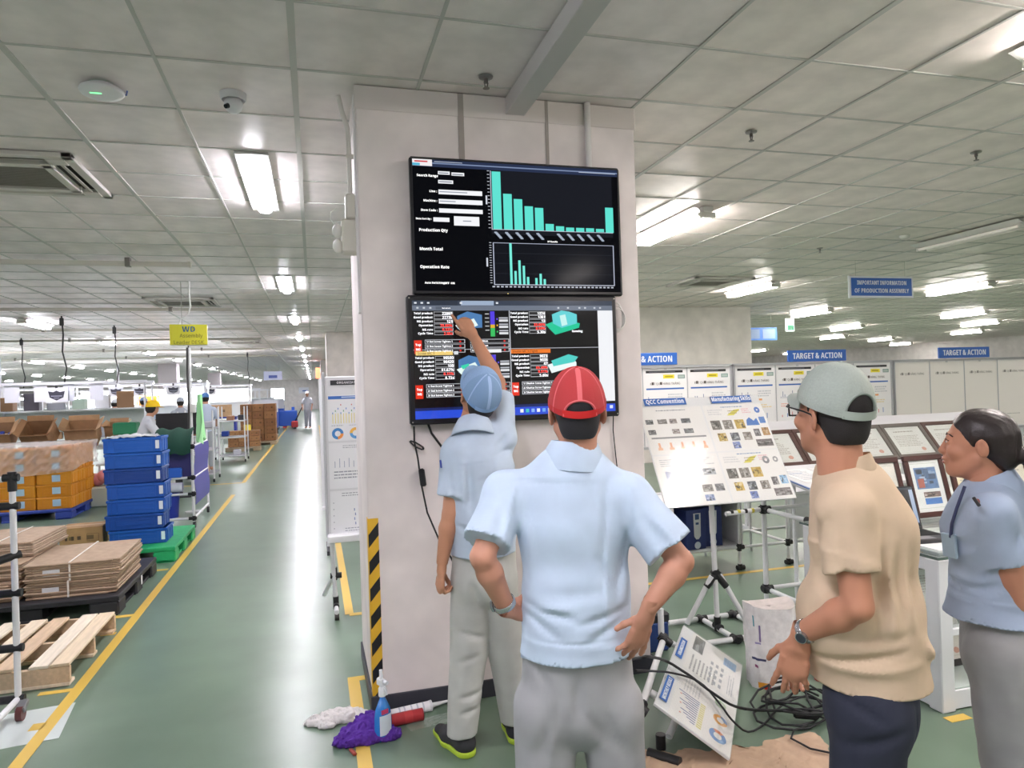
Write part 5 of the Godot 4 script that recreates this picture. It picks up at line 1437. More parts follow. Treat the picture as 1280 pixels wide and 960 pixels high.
func man_in_beige() -> void:
	var r0 := Vector3(0.962, 0, 0.273); var fw := Vector3(0.273, 0, -0.962)
	var F := -r0 * 0.62 + fw * 0.78
	var c := {"label": "man in sage grey cap, glasses and beige polo shirt, looking at the screens", "base": Vector3(1.487, 0, -1.629), "F": F, "skin": "bd8468",
		"neck": Vector3(1.435, 1.327, -1.653), "chest": Vector3(1.478, 1.153, -1.641), "waist": Vector3(1.477, 0.936, -1.632), "pelvis": Vector3(1.483, 0.717, -1.632), "hem": Vector3(1.469, 0.749, -1.615), "hem_n": Vector3(0.03, -1, 0),
		"shoulder_l": Vector3(1.342, 1.243, -1.544), "shoulder_r": Vector3(1.602, 1.211, -1.731), "elbow_l": Vector3(1.33, 1.009, -1.497), "elbow_r": Vector3(1.561, 0.912, -1.848), "wrist_l": Vector3(1.28, 0.892, -1.657), "wrist_r": Vector3(1.539, 0.739, -1.959),
		"hip_l": Vector3(1.423, 0.688, -1.576), "hip_r": Vector3(1.542, 0.616, -1.699), "knee_l": Vector3(1.407, 0.384, -1.582), "knee_r": Vector3(1.544, 0.281, -1.71), "ankle_l": Vector3(1.417, 0.08, -1.602), "ankle_r": Vector3(1.562, 0.08, -1.728),
		"head_at": Vector3(1.411, 1.493, -1.659), "head_f": -r0 * 0.34 + fw * 0.94 + Vector3(0, 0.06, 0), "shirt": "d9bfa0", "trousers": "1d2233", "head": 1.03,
		"section": [0.162, 0.15, 0.15, 0.158], "squeeze": 1.22, "sleeve": 0.66, "cuff": 0.074, "shoulder": 0.066, "folds": 0.008, "legs": [0.15, 0.1, 0.086, 0.078], "collar": 0.046, "flare": 0.45, "arm": 1.08, "hand": 1.0,
		"belly": [Vector3(1.433, 0.926, -1.645), Vector3(0.15, 0.15, 0.13)]}
	c["hand_l"] = [F * 0.25 + Vector3(0, -0.95, 0), -fw * 0.8 - r0 * 0.5, [0.1, 0.16, 0.22, 0.3, 0.2], 0.16, Vector3(0.7, 0.6, -0.3)]
	c["hand_r"] = [F * 0.4 + Vector3(0, -0.9, 0), fw * 0.9 - r0 * 0.3, [0.4, 0.45, 0.5, 0.5, 0.3], 0.08, Vector3(0.7, 0.6, -0.3)]
	c["creases"] = [[Vector3(1.416, 1.137, -1.513), Vector3(1.397, 0.906, -1.52), 0.02, 0.008], [Vector3(1.482, 1.171, -1.526), Vector3(1.475, 0.935, -1.529), 0.018, 0.007], [Vector3(1.529, 1.12, -1.544), Vector3(1.534, 0.924, -1.544), 0.016, 0.006], [Vector3(1.445, 1.155, -1.516), Vector3(1.434, 0.922, -1.52), 0.015, -0.006], [Vector3(1.503, 1.146, -1.53), Vector3(1.502, 0.953, -1.532), 0.014, -0.005],
		[Vector3(1.294, 0.838, -1.57), Vector3(1.471, 0.879, -1.51), 0.012, 0.007], [Vector3(1.317, 0.82, -1.554), Vector3(1.526, 0.84, -1.526), 0.014, -0.005], [Vector3(1.333, 0.908, -1.538), Vector3(1.491, 0.917, -1.514), 0.016, 0.006], [Vector3(1.56, 0.894, -1.557), Vector3(1.596, 0.834, -1.578), 0.014, -0.012], [Vector3(1.303, 1.288, -1.545), Vector3(1.251, 1.151, -1.519), 0.016, 0.005], [Vector3(1.337, 1.226, -1.65), Vector3(1.333, 0.958, -1.652), 0.016, 0.005]]
	c["leg_creases"] = [[Vector3(1.313, 0.749, -1.524), Vector3(1.392, 0.705, -1.502), 0.014, 0.005], [Vector3(1.464, 0.684, -1.523), Vector3(1.31, 0.624, -1.526), 0.016, 0.006], [Vector3(1.527, 0.685, -1.547), Vector3(1.532, 0.63, -1.546), 0.014, 0.008]]
	c["laps"] = [[Vector3(1.237, 1.16, -1.502), Vector3(1.357, 1.124, -1.468), Vector3.DOWN, 0.03, 0.004], [Vector3(1.28, 0.826, -1.564), Vector3(1.5, 0.818, -1.502), Vector3.DOWN, 0.02, 0.003]]
	var t := person(c)
	cap(t, c.head_xf * Transform3D((Basis(Vector3.UP, -0.08) * Basis(Vector3.RIGHT, 0.15)).scaled(Vector3(1.04, 1.02, 1.04)), Vector3(0, 0.013, 0.0)), "a7b1a8", "a7b1a8", "8d978f", true, false, "191414", 0.36)
	watch(t, c.wrist_l.lerp(c.elbow_l, 0.1) - c.base, c.wrist_l - c.elbow_l, -fw * 0.8 - r0 * 0.4, 0.03)
	# glasses
	var g := MB.new()
	for s in [-1.0, 1.0]:
		var q := [Vector3(s * 0.012, 0.02, -0.116), Vector3(s * 0.055, 0.022, -0.108), Vector3(s * 0.053, -0.008, -0.107), Vector3(s * 0.014, -0.01, -0.115), Vector3(s * 0.012, 0.02, -0.116)]
		for k in 4:
			g.tube(q[k], q[k + 1], 0.0024, 0.0024, 6)
		g.path([Vector3(s * 0.056, 0.024, -0.108), Vector3(s * 0.078, 0.02, -0.09), Vector3(s * 0.083, 0.012, -0.02), Vector3(s * 0.086, 0.006, 0.012), Vector3(s * 0.082, -0.016, 0.03)], 0.0024, 6)
	g.tube(Vector3(-0.01, 0.02, -0.116), Vector3(0.01, 0.02, -0.116), 0.002, 0.002, 6)
	var gl := part("glasses", g, mat("131316", 0.3), t, c.head_xf)
	for s in [-1.0, 1.0]:
		part("lens", MB.new().box(Vector3(s * 0.0335, 0.006, -0.112), Vector3(0.04, 0.028, 0.0012), Basis(Vector3.UP, -s * 0.18), 0.0004), clear_mat("f4f8fa", 0.05), gl)

func woman() -> void:
	var r0 := Vector3(0.962, 0, 0.273); var fw := Vector3(0.273, 0, -0.962)
	var F := -r0 * 0.88 + fw * 0.47
	var c := {"label": "woman with dark ponytail in a grey blue shirt at the right edge", "base": Vector3(2.089, 0, -1.719), "F": F, "skin": "bd856b", "female": true,
		"neck": Vector3(2.052, 1.228, -1.728), "chest": Vector3(2.057, 1.086, -1.727), "waist": Vector3(2.072, 0.933, -1.723), "pelvis": Vector3(2.087, 0.762, -1.72), "hem": Vector3(2.051, 0.833, -1.709), "hem_n": Vector3(0, -1, 0),
		"shoulder_l": Vector3(1.943, 1.178, -1.624), "shoulder_r": Vector3(2.185, 1.141, -1.825), "elbow_l": Vector3(2.023, 0.909, -1.613), "elbow_r": Vector3(2.259, 0.843, -1.817), "wrist_l": Vector3(2.206, 0.766, -1.624), "wrist_r": Vector3(2.329, 0.718, -1.735),
		"hip_l": Vector3(2.015, 0.727, -1.668), "hip_r": Vector3(2.16, 0.666, -1.783), "knee_l": Vector3(2.038, 0.406, -1.663), "knee_r": Vector3(2.191, 0.323, -1.776), "ankle_l": Vector3(2.079, 0.08, -1.674), "ankle_r": Vector3(2.218, 0.08, -1.77),
		"head_at": Vector3(2.022, 1.371, -1.736), "head_f": -r0 * 0.84 + fw * 0.54 + Vector3(0, 0.03, 0), "shirt": "a9b9d3", "trousers": "a2a3a2", "head": 0.93,
		"section": [0.146, 0.14, 0.168, 0.176], "squeeze": 1.22, "sleeve": 0.56, "cuff": 0.063, "shoulder": 0.054, "folds": 0.006, "legs": [0.16, 0.108, 0.092, 0.082], "collar": 0.05, "collar_up": 0.036, "drop": 0.078, "arm": 1.02, "hand": 0.86,
		"belly": [Vector3(1.98, 1.105, -1.738), Vector3(0.11, 0.075, 0.07)]}
	c["hand_l"] = [r0 * 0.9 + fw * 0.2 + Vector3(0, -0.4, 0), -fw * 0.9, [0.5, 0.5, 0.5, 0.5, 0.3], 0.05, Vector3(0.7, 0.6, -0.3)]
	c["hand_r"] = [r0 * 0.9 - fw * 0.3 + Vector3(0, -0.4, 0), fw * 0.9, [0.5, 0.5, 0.5, 0.5, 0.3], 0.05, Vector3(0.7, 0.6, -0.3)]
	c["creases"] = [[Vector3(1.863, 1.039, -1.658), Vector3(1.892, 1.091, -1.628), 0.012, 0.006], [Vector3(1.849, 0.956, -1.662), Vector3(1.913, 0.938, -1.613), 0.012, 0.006], [Vector3(1.887, 0.912, -1.631), Vector3(1.961, 0.963, -1.589), 0.013, 0.006], [Vector3(1.871, 0.919, -1.656), Vector3(1.934, 0.897, -1.607), 0.01, 0.004], [Vector3(1.87, 1.058, -1.676), Vector3(1.888, 1.106, -1.65), 0.01, 0.006], [Vector3(1.978, 1.135, -1.604), Vector3(1.971, 1.069, -1.585), 0.012, 0.006]]
	c["leg_creases"] = [[Vector3(1.878, 0.829, -1.634), Vector3(1.885, 0.784, -1.611), 0.008, 0.006], [Vector3(1.864, 0.742, -1.617), Vector3(1.929, 0.58, -1.589), 0.016, 0.004]]
	c["laps"] = [[Vector3(1.862, 1.211, -1.605), Vector3(1.889, 1.074, -1.598), -r0, 0.035, 0.004], [Vector3(1.848, 0.902, -1.642), Vector3(2.036, 0.9, -1.589), Vector3.DOWN, 0.02, 0.003]]
	var t := person(c)
	var hx: Transform3D = c.head_xf
	var soft := FastNoiseLite.new(); soft.seed = 4; soft.frequency = 5.0
	var h := Field.new(Vector3(-0.12, -0.12, -0.14), Vector3(0.12, 0.16, 0.2), 0.005)
	h.ell(Vector3(0, 0.032, 0.018), Vector3(0.084, 0.097, 0.104), 0.01)
	h.ell(Vector3(0, -0.03, 0.075), Vector3(0.06, 0.055, 0.045), 0.03)
	h.cut(Vector3(0, -0.6, -0.8), Vector3(0, 0.055, -0.058))
	h.rough(soft, 0.006)
	for s in [-1.0, 1.0]:
		h.ell(Vector3(s * 0.085, -0.012, 0.008), Vector3(0.022, 0.034, 0.026), 0.008, Basis.IDENTITY, true)
	h.ell(Vector3(0, -0.03, 0.125), Vector3(0.028, 0.028, 0.024), 0.01)
	var nz := FastNoiseLite.new(); nz.seed = 3; nz.frequency = 16.0
	h.rough(nz, 0.003, Vector3(2.0, 0.6, 0.6))
	var hm := MB.new(); h.to(hm)
	var hair := noise_mat("1c1516", "2c2222", 16.0, 0.42, 0.05, 0.3)
	part("hair", hm, hair, t, hx)
	var pt := Field.new(Vector3(-0.08, -0.3, 0.06), Vector3(0.08, 0.03, 0.28), 0.006)
	pt.cone(Vector3(0, -0.03, 0.13), Vector3(0, -0.06, 0.17), 0.022, 0.032, 0.02)
	pt.cone(Vector3(0, -0.06, 0.17), Vector3(0, -0.14, 0.185), 0.032, 0.028, 0.02)
	pt.cone(Vector3(0, -0.14, 0.185), Vector3(0, -0.24, 0.175), 0.028, 0.01, 0.02)
	pt.rough(nz, 0.006, Vector3(2.0, 0.5, 2.0))
	var pm := MB.new(); pt.to(pm)
	part("ponytail", pm, hair, t, hx)
	part("hair_tie", MB.new().lathe([Vector2(0.022, -0.008), Vector2(0.027, 0), Vector2(0.022, 0.008)], Transform3D(Basis(Vector3.RIGHT, 1.1), Vector3(0, -0.035, 0.138)), 14), mat("151214", 0.8), t, hx)
	# lanyard and badge
	part("lanyard", MB.new().path([Vector3(1.907, 1.254, -1.685) - c.base, Vector3(1.882, 1.188, -1.693) - c.base, Vector3(1.875, 1.138, -1.706) - c.base, Vector3(1.878, 1.094, -1.715) - c.base], 0.005, 6), mat("343a5c", 0.7), t)
	part("badge", MB.new().box(Vector3(1.883, 1.067, -1.724) - c.base, Vector3(0.012, 0.075, 0.05), Basis(Vector3.BACK, 0.08), 0.003), mat("9fb4c4", 0.3), t)
	part("pen", MB.new().tube(Vector3(1.851, 1.234, -1.608) - c.base, Vector3(1.848, 1.214, -1.588) - c.base, 0.005), mat("16161c", 0.4), t)
	part("cuff_patch", MB.new().ball(Vector3(1.857, 1.223, -1.601) - c.base, Vector3(0.007, 0.009, 0.006)), mat("8a4a48", 0.6), t)

# ---------------------------------------------------------------- notice boards on the right
var pipe_white: StandardMaterial3D
var joint_black: StandardMaterial3D

func pipes(t: Node3D, list: Array, r := 0.0145) -> void:   # each pipe a part of its own
	pipe_white = mat("dfe0e2", 0.32)
	joint_black = mat("1b1b1e", 0.45)
	for e in list:
		part("pipe", MB.new().tube(e[0], e[1], r, r, 12), pipe_white, t)

func joints(t: Node3D, list: Array, r := 0.021) -> void:   # at, the axes it grips
	for e in list:
		var m := MB.new()
		for d in e[1]:
			m.tube(e[0] - (d as Vector3).normalized() * 0.03, e[0] + d, r, r, 10)
		part("joint", m, joint_black, t)

func sheet_print(kind: int) -> Image:
	var im := paper(420, 300, "f4f3f1")
	match kind:
		0:   # rows of small photographs and arrows
			scribble(im, 0.25, 0.06, 0.5, 0.05, 1, "8a8f98")
			for r in 2:
				for k in 5:
					if rng.randf() < 0.85: snap(im, 0.04 + k * 0.19, 0.26 + r * 0.22, 0.12 + 0.03 * (k % 2), 0.1, ["6a6e74", "84807c", "9a8f8c"][k % 3])
			rc(im, 0.06, 0.64, 0.88, 0.035, "8c8f92")
			for k in 5:
				rc(im, 0.14 + k * 0.18, 0.76, 0.035, 0.15, "efb48e"); rc(im, 0.12 + k * 0.18, 0.86, 0.075, 0.05, "f2c3a2")
		1, 3:   # photographs with yellow arrow and blue people
			scribble(im, 0.3, 0.04, 0.4, 0.045, 1, "7f9ec4")
			poly(im, [Vector2(0.36, 0.24), Vector2(0.5, 0.12), Vector2(0.62, 0.1), Vector2(0.48, 0.24)], "e2d84a")
			scribble(im, 0.4, 0.13, 0.2, 0.1, 2, "8a7a20")
			scribble(im, 0.64, 0.1, 0.16, 0.12, 3, "e0708a")
			scribble(im, 0.06, 0.1, 0.25, 0.14, 3, "c9cbd0")
			if kind == 1:
				poly(im, [Vector2(0.66, 0.36), Vector2(0.72, 0.3), Vector2(0.78, 0.38), Vector2(0.84, 0.32), Vector2(0.86, 0.48), Vector2(0.64, 0.48)], "3a78c8")
				ring(im, 0.9, 0.14, 6, 20, ["2f6fc4"])
				rc(im, 0.88, 0.3, 0.1, 0.14, "4a82cc")
			else:
				ring(im, 0.74, 0.2, 10, 24, ["9a9ca0", "7c7e84"]); ring(im, 0.9, 0.2, 8, 18, ["9a9ca0"])
			var c := ["6a665f", "837c74", "c9a83c", "5f6670", "8a8078", "6d6058"]
			for k in 3:
				snap(im, 0.05 + k * 0.2, 0.34, 0.16, 0.2, c[k]); snap(im, 0.1 + k * 0.21, 0.62, 0.14, 0.17, c[k + 2])
			snap(im, 0.72, 0.56, 0.1, 0.16, "6f6c70"); snap(im, 0.86, 0.54, 0.12, 0.17, "b98a4a" if kind == 1 else "8fc0e8"); snap(im, 0.7, 0.79, 0.27, 0.15, "70686a"); snap(im, 0.3, 0.82, 0.12, 0.14, "6f86c8")
		2:   # pale page, text with a few pictures
			scribble(im, 0.08, 0.08, 0.84, 0.16, 4, "b9bcc2")
			snap(im, 0.12, 0.32, 0.14, 0.14, "7f90b8"); snap(im, 0.7, 0.3, 0.2, 0.13, "9aa0a8"); rc(im, 0.12, 0.48, 0.12, 0.05, "8aa8d8")
			snap(im, 0.62, 0.62, 0.16, 0.14, "8b8782"); snap(im, 0.82, 0.62, 0.14, 0.14, "7d7f86"); snap(im, 0.14, 0.72, 0.12, 0.14, "8a8c90"); snap(im, 0.62, 0.82, 0.14, 0.12, "7f94c4")
			scribble(im, 0.35, 0.35, 0.22, 0.5, 9, "c6c8cc")
		4:   # monthly results with bars and rings
			for k in 12:
				var hh := 0.08 + 0.05 * (k % 4) + 0.012 * k
				rc(im, 0.1 + k * 0.04, 0.42 - hh, 0.018, hh, "4a5f96"); rc(im, 0.1 + k * 0.04, 0.44, 0.022, 0.08, "d8cf4e")
			for k in 3:
				rc(im, 0.14 + 0.17 * k, 0.15 - 0.03 * k, 0.02, 0.03, "d86a5a")
			scribble(im, 0.6, 0.12, 0.34, 0.3, 6, "c4c7cc")
			ring(im, 0.2, 0.78, 20, 42, ["4f86c6", "4f86c6", "e07a4a", "4f86c6", "7fa8d8"])
			ring(im, 0.5, 0.78, 18, 36, ["e8a23c", "e8a23c", "5a80b8", "e8a23c"])
			ring(im, 0.8, 0.74, 14, 30, ["9ab890", "b4c8a8"])
		5:   # organisation page
			snap(im, 0.56, 0.06, 0.4, 0.2, "55585c")
			scribble(im, 0.05, 0.1, 0.42, 0.5, 7, "7d8188")
			for r in 3:
				for k in 4:
					rc(im, 0.08 + 0.14 * k, 0.44 + r * 0.1, 0.08, 0.05, "9aa2ac")
			rc(im, 0.7, 0.66, 0.2, 0.24, "7fb0dc"); scribble(im, 0.72, 0.69, 0.16, 0.18, 4, "4a78b0")
			scribble(im, 0.08, 0.8, 0.5, 0.12, 3, "b4b8be")
	return im

func board_at(t: Node3D, xf: Transform3D, w: float, h: float, prints: Array, cols: int) -> void:
	part("panel", MB.new().box(Vector3(0, 0, -0.006), Vector3(w, h, 0.012), Basis.IDENTITY, 0.002), mat("eceef0", 0.3), t, xf)
	var rows := prints.size() / cols
	var head := 0.06
	var sw := w / cols; var sh := (h - head) / rows
	for k in prints.size():
		var cx := -w / 2 + sw * (k % cols + 0.5)
		var cy := h / 2 - head - sh * (k / cols + 0.5)
		var q := MB.new()
		q.quad(Vector3(-sw / 2 + 0.006, -sh / 2 + 0.004, 0), Vector3(sw / 2 - 0.006, -sh / 2 + 0.004, 0), Vector3(sw / 2 - 0.006, sh / 2 - 0.004, 0), Vector3(-sw / 2 + 0.006, sh / 2 - 0.004, 0))
		part("sheet", q, tex_mat(sheet_print(prints[k]), 0.65), t, xf * Transform3D(Basis.IDENTITY, Vector3(cx, cy, 0.0012)))
	part("cover", MB.new().box(Vector3(0, 0, 0.0045), Vector3(w, h, 0.003), Basis.IDENTITY, 0.0008), clear_mat("f4fbf8", 0.04, 0.09), t, xf)

func display_boards() -> void:
	pipe_white = mat("dfe0e2", 0.32)
	joint_black = mat("1b1b1e", 0.45)
	# tilted notice board on its pipe stand
	var lean := 0.54
	var xf := Transform3D(Basis(Vector3.UP, -0.03) * Basis(Vector3.RIGHT, -lean), Vector3.ZERO)
	var t := thing("notice_board", "tilted white notice board headed QCC Convention and Manufacturing Skills", "notice board", Vector3(2.385, 1.185, -3.84))
	board_at(t, xf, 0.87, 0.73, [0, 1, 2, 3], 2)
	for k in 2:
		var cx := -0.245 + k * 0.47
		part("header_strip", MB.new().box(Vector3(cx, 0.338, 0.0065), Vector3(0.29, 0.05, 0.002)), mat("2f66b4", 0.45), t, xf)
		var w := MB.new()
		words(w, ["QCC Convention", "Manufacturing Skills"][k], 0.03, xf * Transform3D(Basis.IDENTITY, Vector3(cx, 0.338, 0.0076)), true, 0, 0.001, [0.26, 0.28][k])
		part("lettering", w, mat("f2f5f8"), t)
	t = thing("pipe_stand", "white pipe stand with black joints carrying the tilted notice board", "stand", Vector3(2.43, 0, -3.95))
	pipes(t, [[Vector3(0, 0.03, 0), Vector3(-0.02, 1.08, 0)], [Vector3(-0.24, 0.025, -0.2), Vector3(0.25, 0.025, -0.2)], [Vector3(-0.2, 0.025, 0.2), Vector3(0.27, 0.025, 0.2)], [Vector3(0, 0.025, -0.2), Vector3(0, 0.025, 0.2)], [Vector3(0.25, 0.025, -0.2), Vector3(0.27, 0.025, 0.2)],
		[Vector3(-0.03, 0.36, 0), Vector3(-0.17, 0.05, -0.08)], [Vector3(0.03, 0.36, 0), Vector3(0.19, 0.05, 0.04)], [Vector3(-0.3, 0.86, 0.06), Vector3(0.3, 0.86, 0.06)], [Vector3(0, 1.07, 0.0), Vector3(0, 0.86, 0.06)]], 0.0165)
	joints(t, [[Vector3(0, 0.37, 0), [Vector3(0, 0.03, 0), Vector3(-0.06, -0.08, -0.02), Vector3(0.06, -0.08, 0.02)]], [Vector3(0, 0.04, 0), [Vector3(0, 0.06, 0), Vector3(0, 0, 0.04)]], [Vector3(0, 0.025, -0.2), [Vector3(0.04, 0, 0), Vector3(0, 0, 0.04)]], [Vector3(0, 0.025, 0.2), [Vector3(0.04, 0, 0), Vector3(0, 0, -0.04)]], [Vector3(0.25, 0.025, -0.2), [Vector3(-0.05, 0, 0), Vector3(0, 0, 0.05)]], [Vector3(-0.26, 0.86, 0.06), [Vector3(0.05, 0, 0)]], [Vector3(0.26, 0.86, 0.06), [Vector3(-0.05, 0, 0)]]], 0.022)
	# board that lies on its side on the tipped stand
	var bl := Vector3(1.366, 0.225, -2.729); var tl := Vector3(1.948, 0.245, -3.501); var br := Vector3(1.603, 0.04, -2.556)
	var mid := (tl + br) * 0.5
	var bx := look(tl - bl, bl - br, Vector3.ZERO)
	t = thing("notice_board", "white notice board with doughnut charts lying on its side on the floor", "notice board", mid)
	board_at(t, bx, 0.96, 0.36, [4, 5], 2)
	for k in 2:
		var cx := -0.3 + k * 0.48
		part("header_strip", MB.new().box(bx * Vector3(cx, 0.152, 0.0065), Vector3(0.24, 0.036, 0.002), bx.basis), mat("2f66b4", 0.45), t)
		var w := MB.new()
		words(w, ["MONTHLY RESULT", "ORGANIZATION"][k], 0.018, bx * Transform3D(Basis.IDENTITY, Vector3(cx, 0.152, 0.0078)), true, 0, 0.001)
		part("lettering", w, mat("f2f5f8"), t)
	t = thing("pipe_stand", "tipped white pipe stand with black joints under the board lying on its side", "stand", mid)
	var lp := func(u: float, v: float, d: float) -> Vector3: return bx * Vector3(u, v, d)
	pipes(t, [[lp.call(-0.46, 0.21, -0.07), lp.call(0.3, 0.24, -0.06)], [lp.call(-0.46, 0.21, -0.07), lp.call(-0.42, 0.42, -0.03)], [lp.call(-0.3, -0.02, -0.03), lp.call(-0.3, 0.2, -0.06)], [lp.call(0.3, -0.02, -0.03), lp.call(0.3, 0.24, -0.06)], [lp.call(0.33, 0.26, -0.06), lp.call(0.33, 0.26, -0.06) + Vector3(0, 0.14, 0)], [Vector3(-0.3, -0.12, 0.2), Vector3(-0.2, -0.06, 0.12)]], 0.0165)
	joints(t, [[lp.call(-0.46, 0.21, -0.07), [bx.basis.x * 0.05, bx.basis.y * 0.05]], [lp.call(0.3, 0.24, -0.06), [-bx.basis.x * 0.05, -bx.basis.y * 0.05]], [Vector3(-0.36, -0.13, 0.24), [Vector3(0.0, 0.05, 0.0)]], [Vector3(-0.42, -0.13, 0.3), [Vector3(0.07, -0.0, 0.09)]]], 0.022)
	# wall of result boards
	for k in 3:
		var x0: float = [2.19, 4.28, 6.37][k]
		t = thing("result_board", ["wide board of monthly result sheets, half hidden by the pillar", "wide board of monthly result sheets behind the man in the grey cap", "wide board of blank white panels above the woman's head"][k], "notice board", Vector3(x0 + 1.04, 0, -6.5))
		part("panel", MB.new().box(Vector3(0, 1.35, -0.02), Vector3(2.07, 0.82, 0.03), Basis.IDENTITY, 0.004), mat("e9e8e8", 0.5), t)
		var fr := MB.new()
		fr.box(Vector3(0, 1.765, -0.01), Vector3(2.08, 0.025, 0.045)); fr.box(Vector3(0, 0.935, -0.01), Vector3(2.08, 0.025, 0.045)); fr.box(Vector3(-1.03, 1.35, -0.01), Vector3(0.022, 0.83, 0.045)); fr.box(Vector3(1.03, 1.35, -0.01), Vector3(0.022, 0.83, 0.045))
		part("frame", fr, mat("b9bbbe", 0.35, 0.5), t)
		for s in [-0.9, 0.9]:
			part("leg", MB.new().box(Vector3(s, 0.47, -0.03), Vector3(0.04, 0.94, 0.04)), mat("c9cbce", 0.4), t)
			part("foot", MB.new().box(Vector3(s, 0.02, -0.03), Vector3(0.05, 0.04, 0.5)), mat("c9cbce", 0.4), t)
		for c in 4:
			var sx := -0.765 + c * 0.51
			var im := paper(240, 400, "f4f4f4" if k < 2 else "f3efea")
			if k < 2:
				rc(im, 0.06, 0.02, 0.86, 0.03, "1d1f22"); rc(im, 0.14, 0.03, 0.6, 0.012, "6d7178"); rc(im, 0.46, 0.075, 0.26, 0.05, "f0e23a"); rc(im, 0.5, 0.09, 0.18, 0.02, "b8a820"); rc(im, 0.8, 0.08, 0.17, 0.05, "7f9a94"); rc(im, 0.82, 0.09, 0.13, 0.03, "b4c4be")
				rc(im, 0.06, 0.25, 0.88, 0.022, "2f66b8")
				for b in 7:
					var hh := rng.randf_range(0.01, 0.1)
					rc(im, 0.1 + b * 0.05, 0.44 - hh, 0.014, hh, "5a6a98")
				rc(im, 0.08, 0.445, 0.4, 0.004, "9aa0a8")
				scribble(im, 0.56, 0.33, 0.36, 0.1, 3, "c2c6cc"); rc(im, 0.56, 0.44, 0.1, 0.025, "f0a868")
				scribble(im, 0.1, 0.52, 0.8, 0.06, 2, ["efd9a0", "f0b8a8", "c4c8cc", "e8d8a8"][c])
				for b in 6:
					rc(im, 0.12 + b * 0.13, 0.68 - 0.02 * (b % 3), 0.02, 0.03 + 0.02 * (b % 3), ["d86a6a", "5a80c0"][b % 2])
				scribble(im, 0.2, 0.84, 0.6, 0.02, 1, "8a8e94"); rc(im, 0.06, 0.91, 0.88, 0.02, "2f66b8")
			else:
				scribble(im, 0.25, 0.82, 0.55, 0.02, 1, "9a9a98")
			var q := MB.new()
			q.quad(Vector3(-0.245, -0.39, 0), Vector3(0.245, -0.39, 0), Vector3(0.245, 0.39, 0), Vector3(-0.245, 0.39, 0))
			var sh := part("sheet", q, tex_mat(im, 0.5), t, Transform3D(Basis.IDENTITY, Vector3(sx, 1.35, -0.0035)))
			var w := MB.new()
			words(w, "KẾT QUẢ HÀNG THÁNG", 0.022, Transform3D(Basis.IDENTITY, Vector3(0, 0.24 if k < 2 else 0.26, 0.001)), false, 0, 0.0008, 0.34)
			part("lettering", w, mat("5a5450" if k < 2 else "8f8c88"), sh)
			if c > 0:
				part("divider", MB.new().box(Vector3(sx - 0.255, 1.35, -0.002), Vector3(0.006, 0.8, 0.005)), mat("b4b6ba", 0.4), t)
		t = thing("header_sign", ["blue TARGET & ACTION sign cut off by the pillar", "blue TARGET & ACTION sign above the grey cap", "blue TARGET & ACTION sign above the blank panels, glinting"][k], "sign", Vector3([3.24, 5.34, 7.4][k], 1.845, -6.49))
		part("board", MB.new().box(Vector3.ZERO, Vector3(0.76, 0.125, 0.02), Basis.IDENTITY, 0.003), mat("2a60b4", 0.4), t)
		var tw := MB.new()
		words(tw, "TARGET & ACTION", 0.062, Transform3D(Basis.IDENTITY, Vector3(0, 0, 0.0105)), true, 0, 0.002, 0.64)
		part("lettering", tw, mat("e8eef6"), t)
		part("bracket", MB.new().box(Vector3(-0.25, -0.05, -0.016), Vector3(0.03, 0.12, 0.012)).box(Vector3(0.25, -0.05, -0.016), Vector3(0.03, 0.12, 0.012)), mat("c9cbce"), t)
	# organisation notice stand left of the pillar
	t = thing("notice_stand", "tall white notice stand headed ORGANIZATIONAL behind the left edge of the pillar", "notice stand", Vector3(0.25, 0, -5.2))
	part("panel", MB.new().box(Vector3(0, 1.15, -0.02), Vector3(0.37, 1.14, 0.035), Basis.IDENTITY, 0.005), mat("dfe1e4", 0.45), t)
	part("side_rail", MB.new().box(Vector3(-0.185, 1.16, -0.03), Vector3(0.02, 1.18, 0.07), Basis.IDENTITY, 0.003), mat("b9bcc0", 0.4), t)
	part("tray", MB.new().box(Vector3(0.0, 0.565, 0.03), Vector3(0.37, 0.05, 0.12), Basis.IDENTITY, 0.006), mat("f0f1f3", 0.4), t)
	part("header_strip", MB.new().box(Vector3(0.01, 1.675, -0.001), Vector3(0.29, 0.035, 0.004)), mat("2c2e33", 0.5), t)
	var ow := MB.new()
	words(ow, "ORGANIZATIONAL", 0.016, Transform3D(Basis.IDENTITY, Vector3(0.01, 1.675, 0.0015)), true, 0, 0.001, 0.2)
	part("lettering", ow, mat("d8dadf"), t)
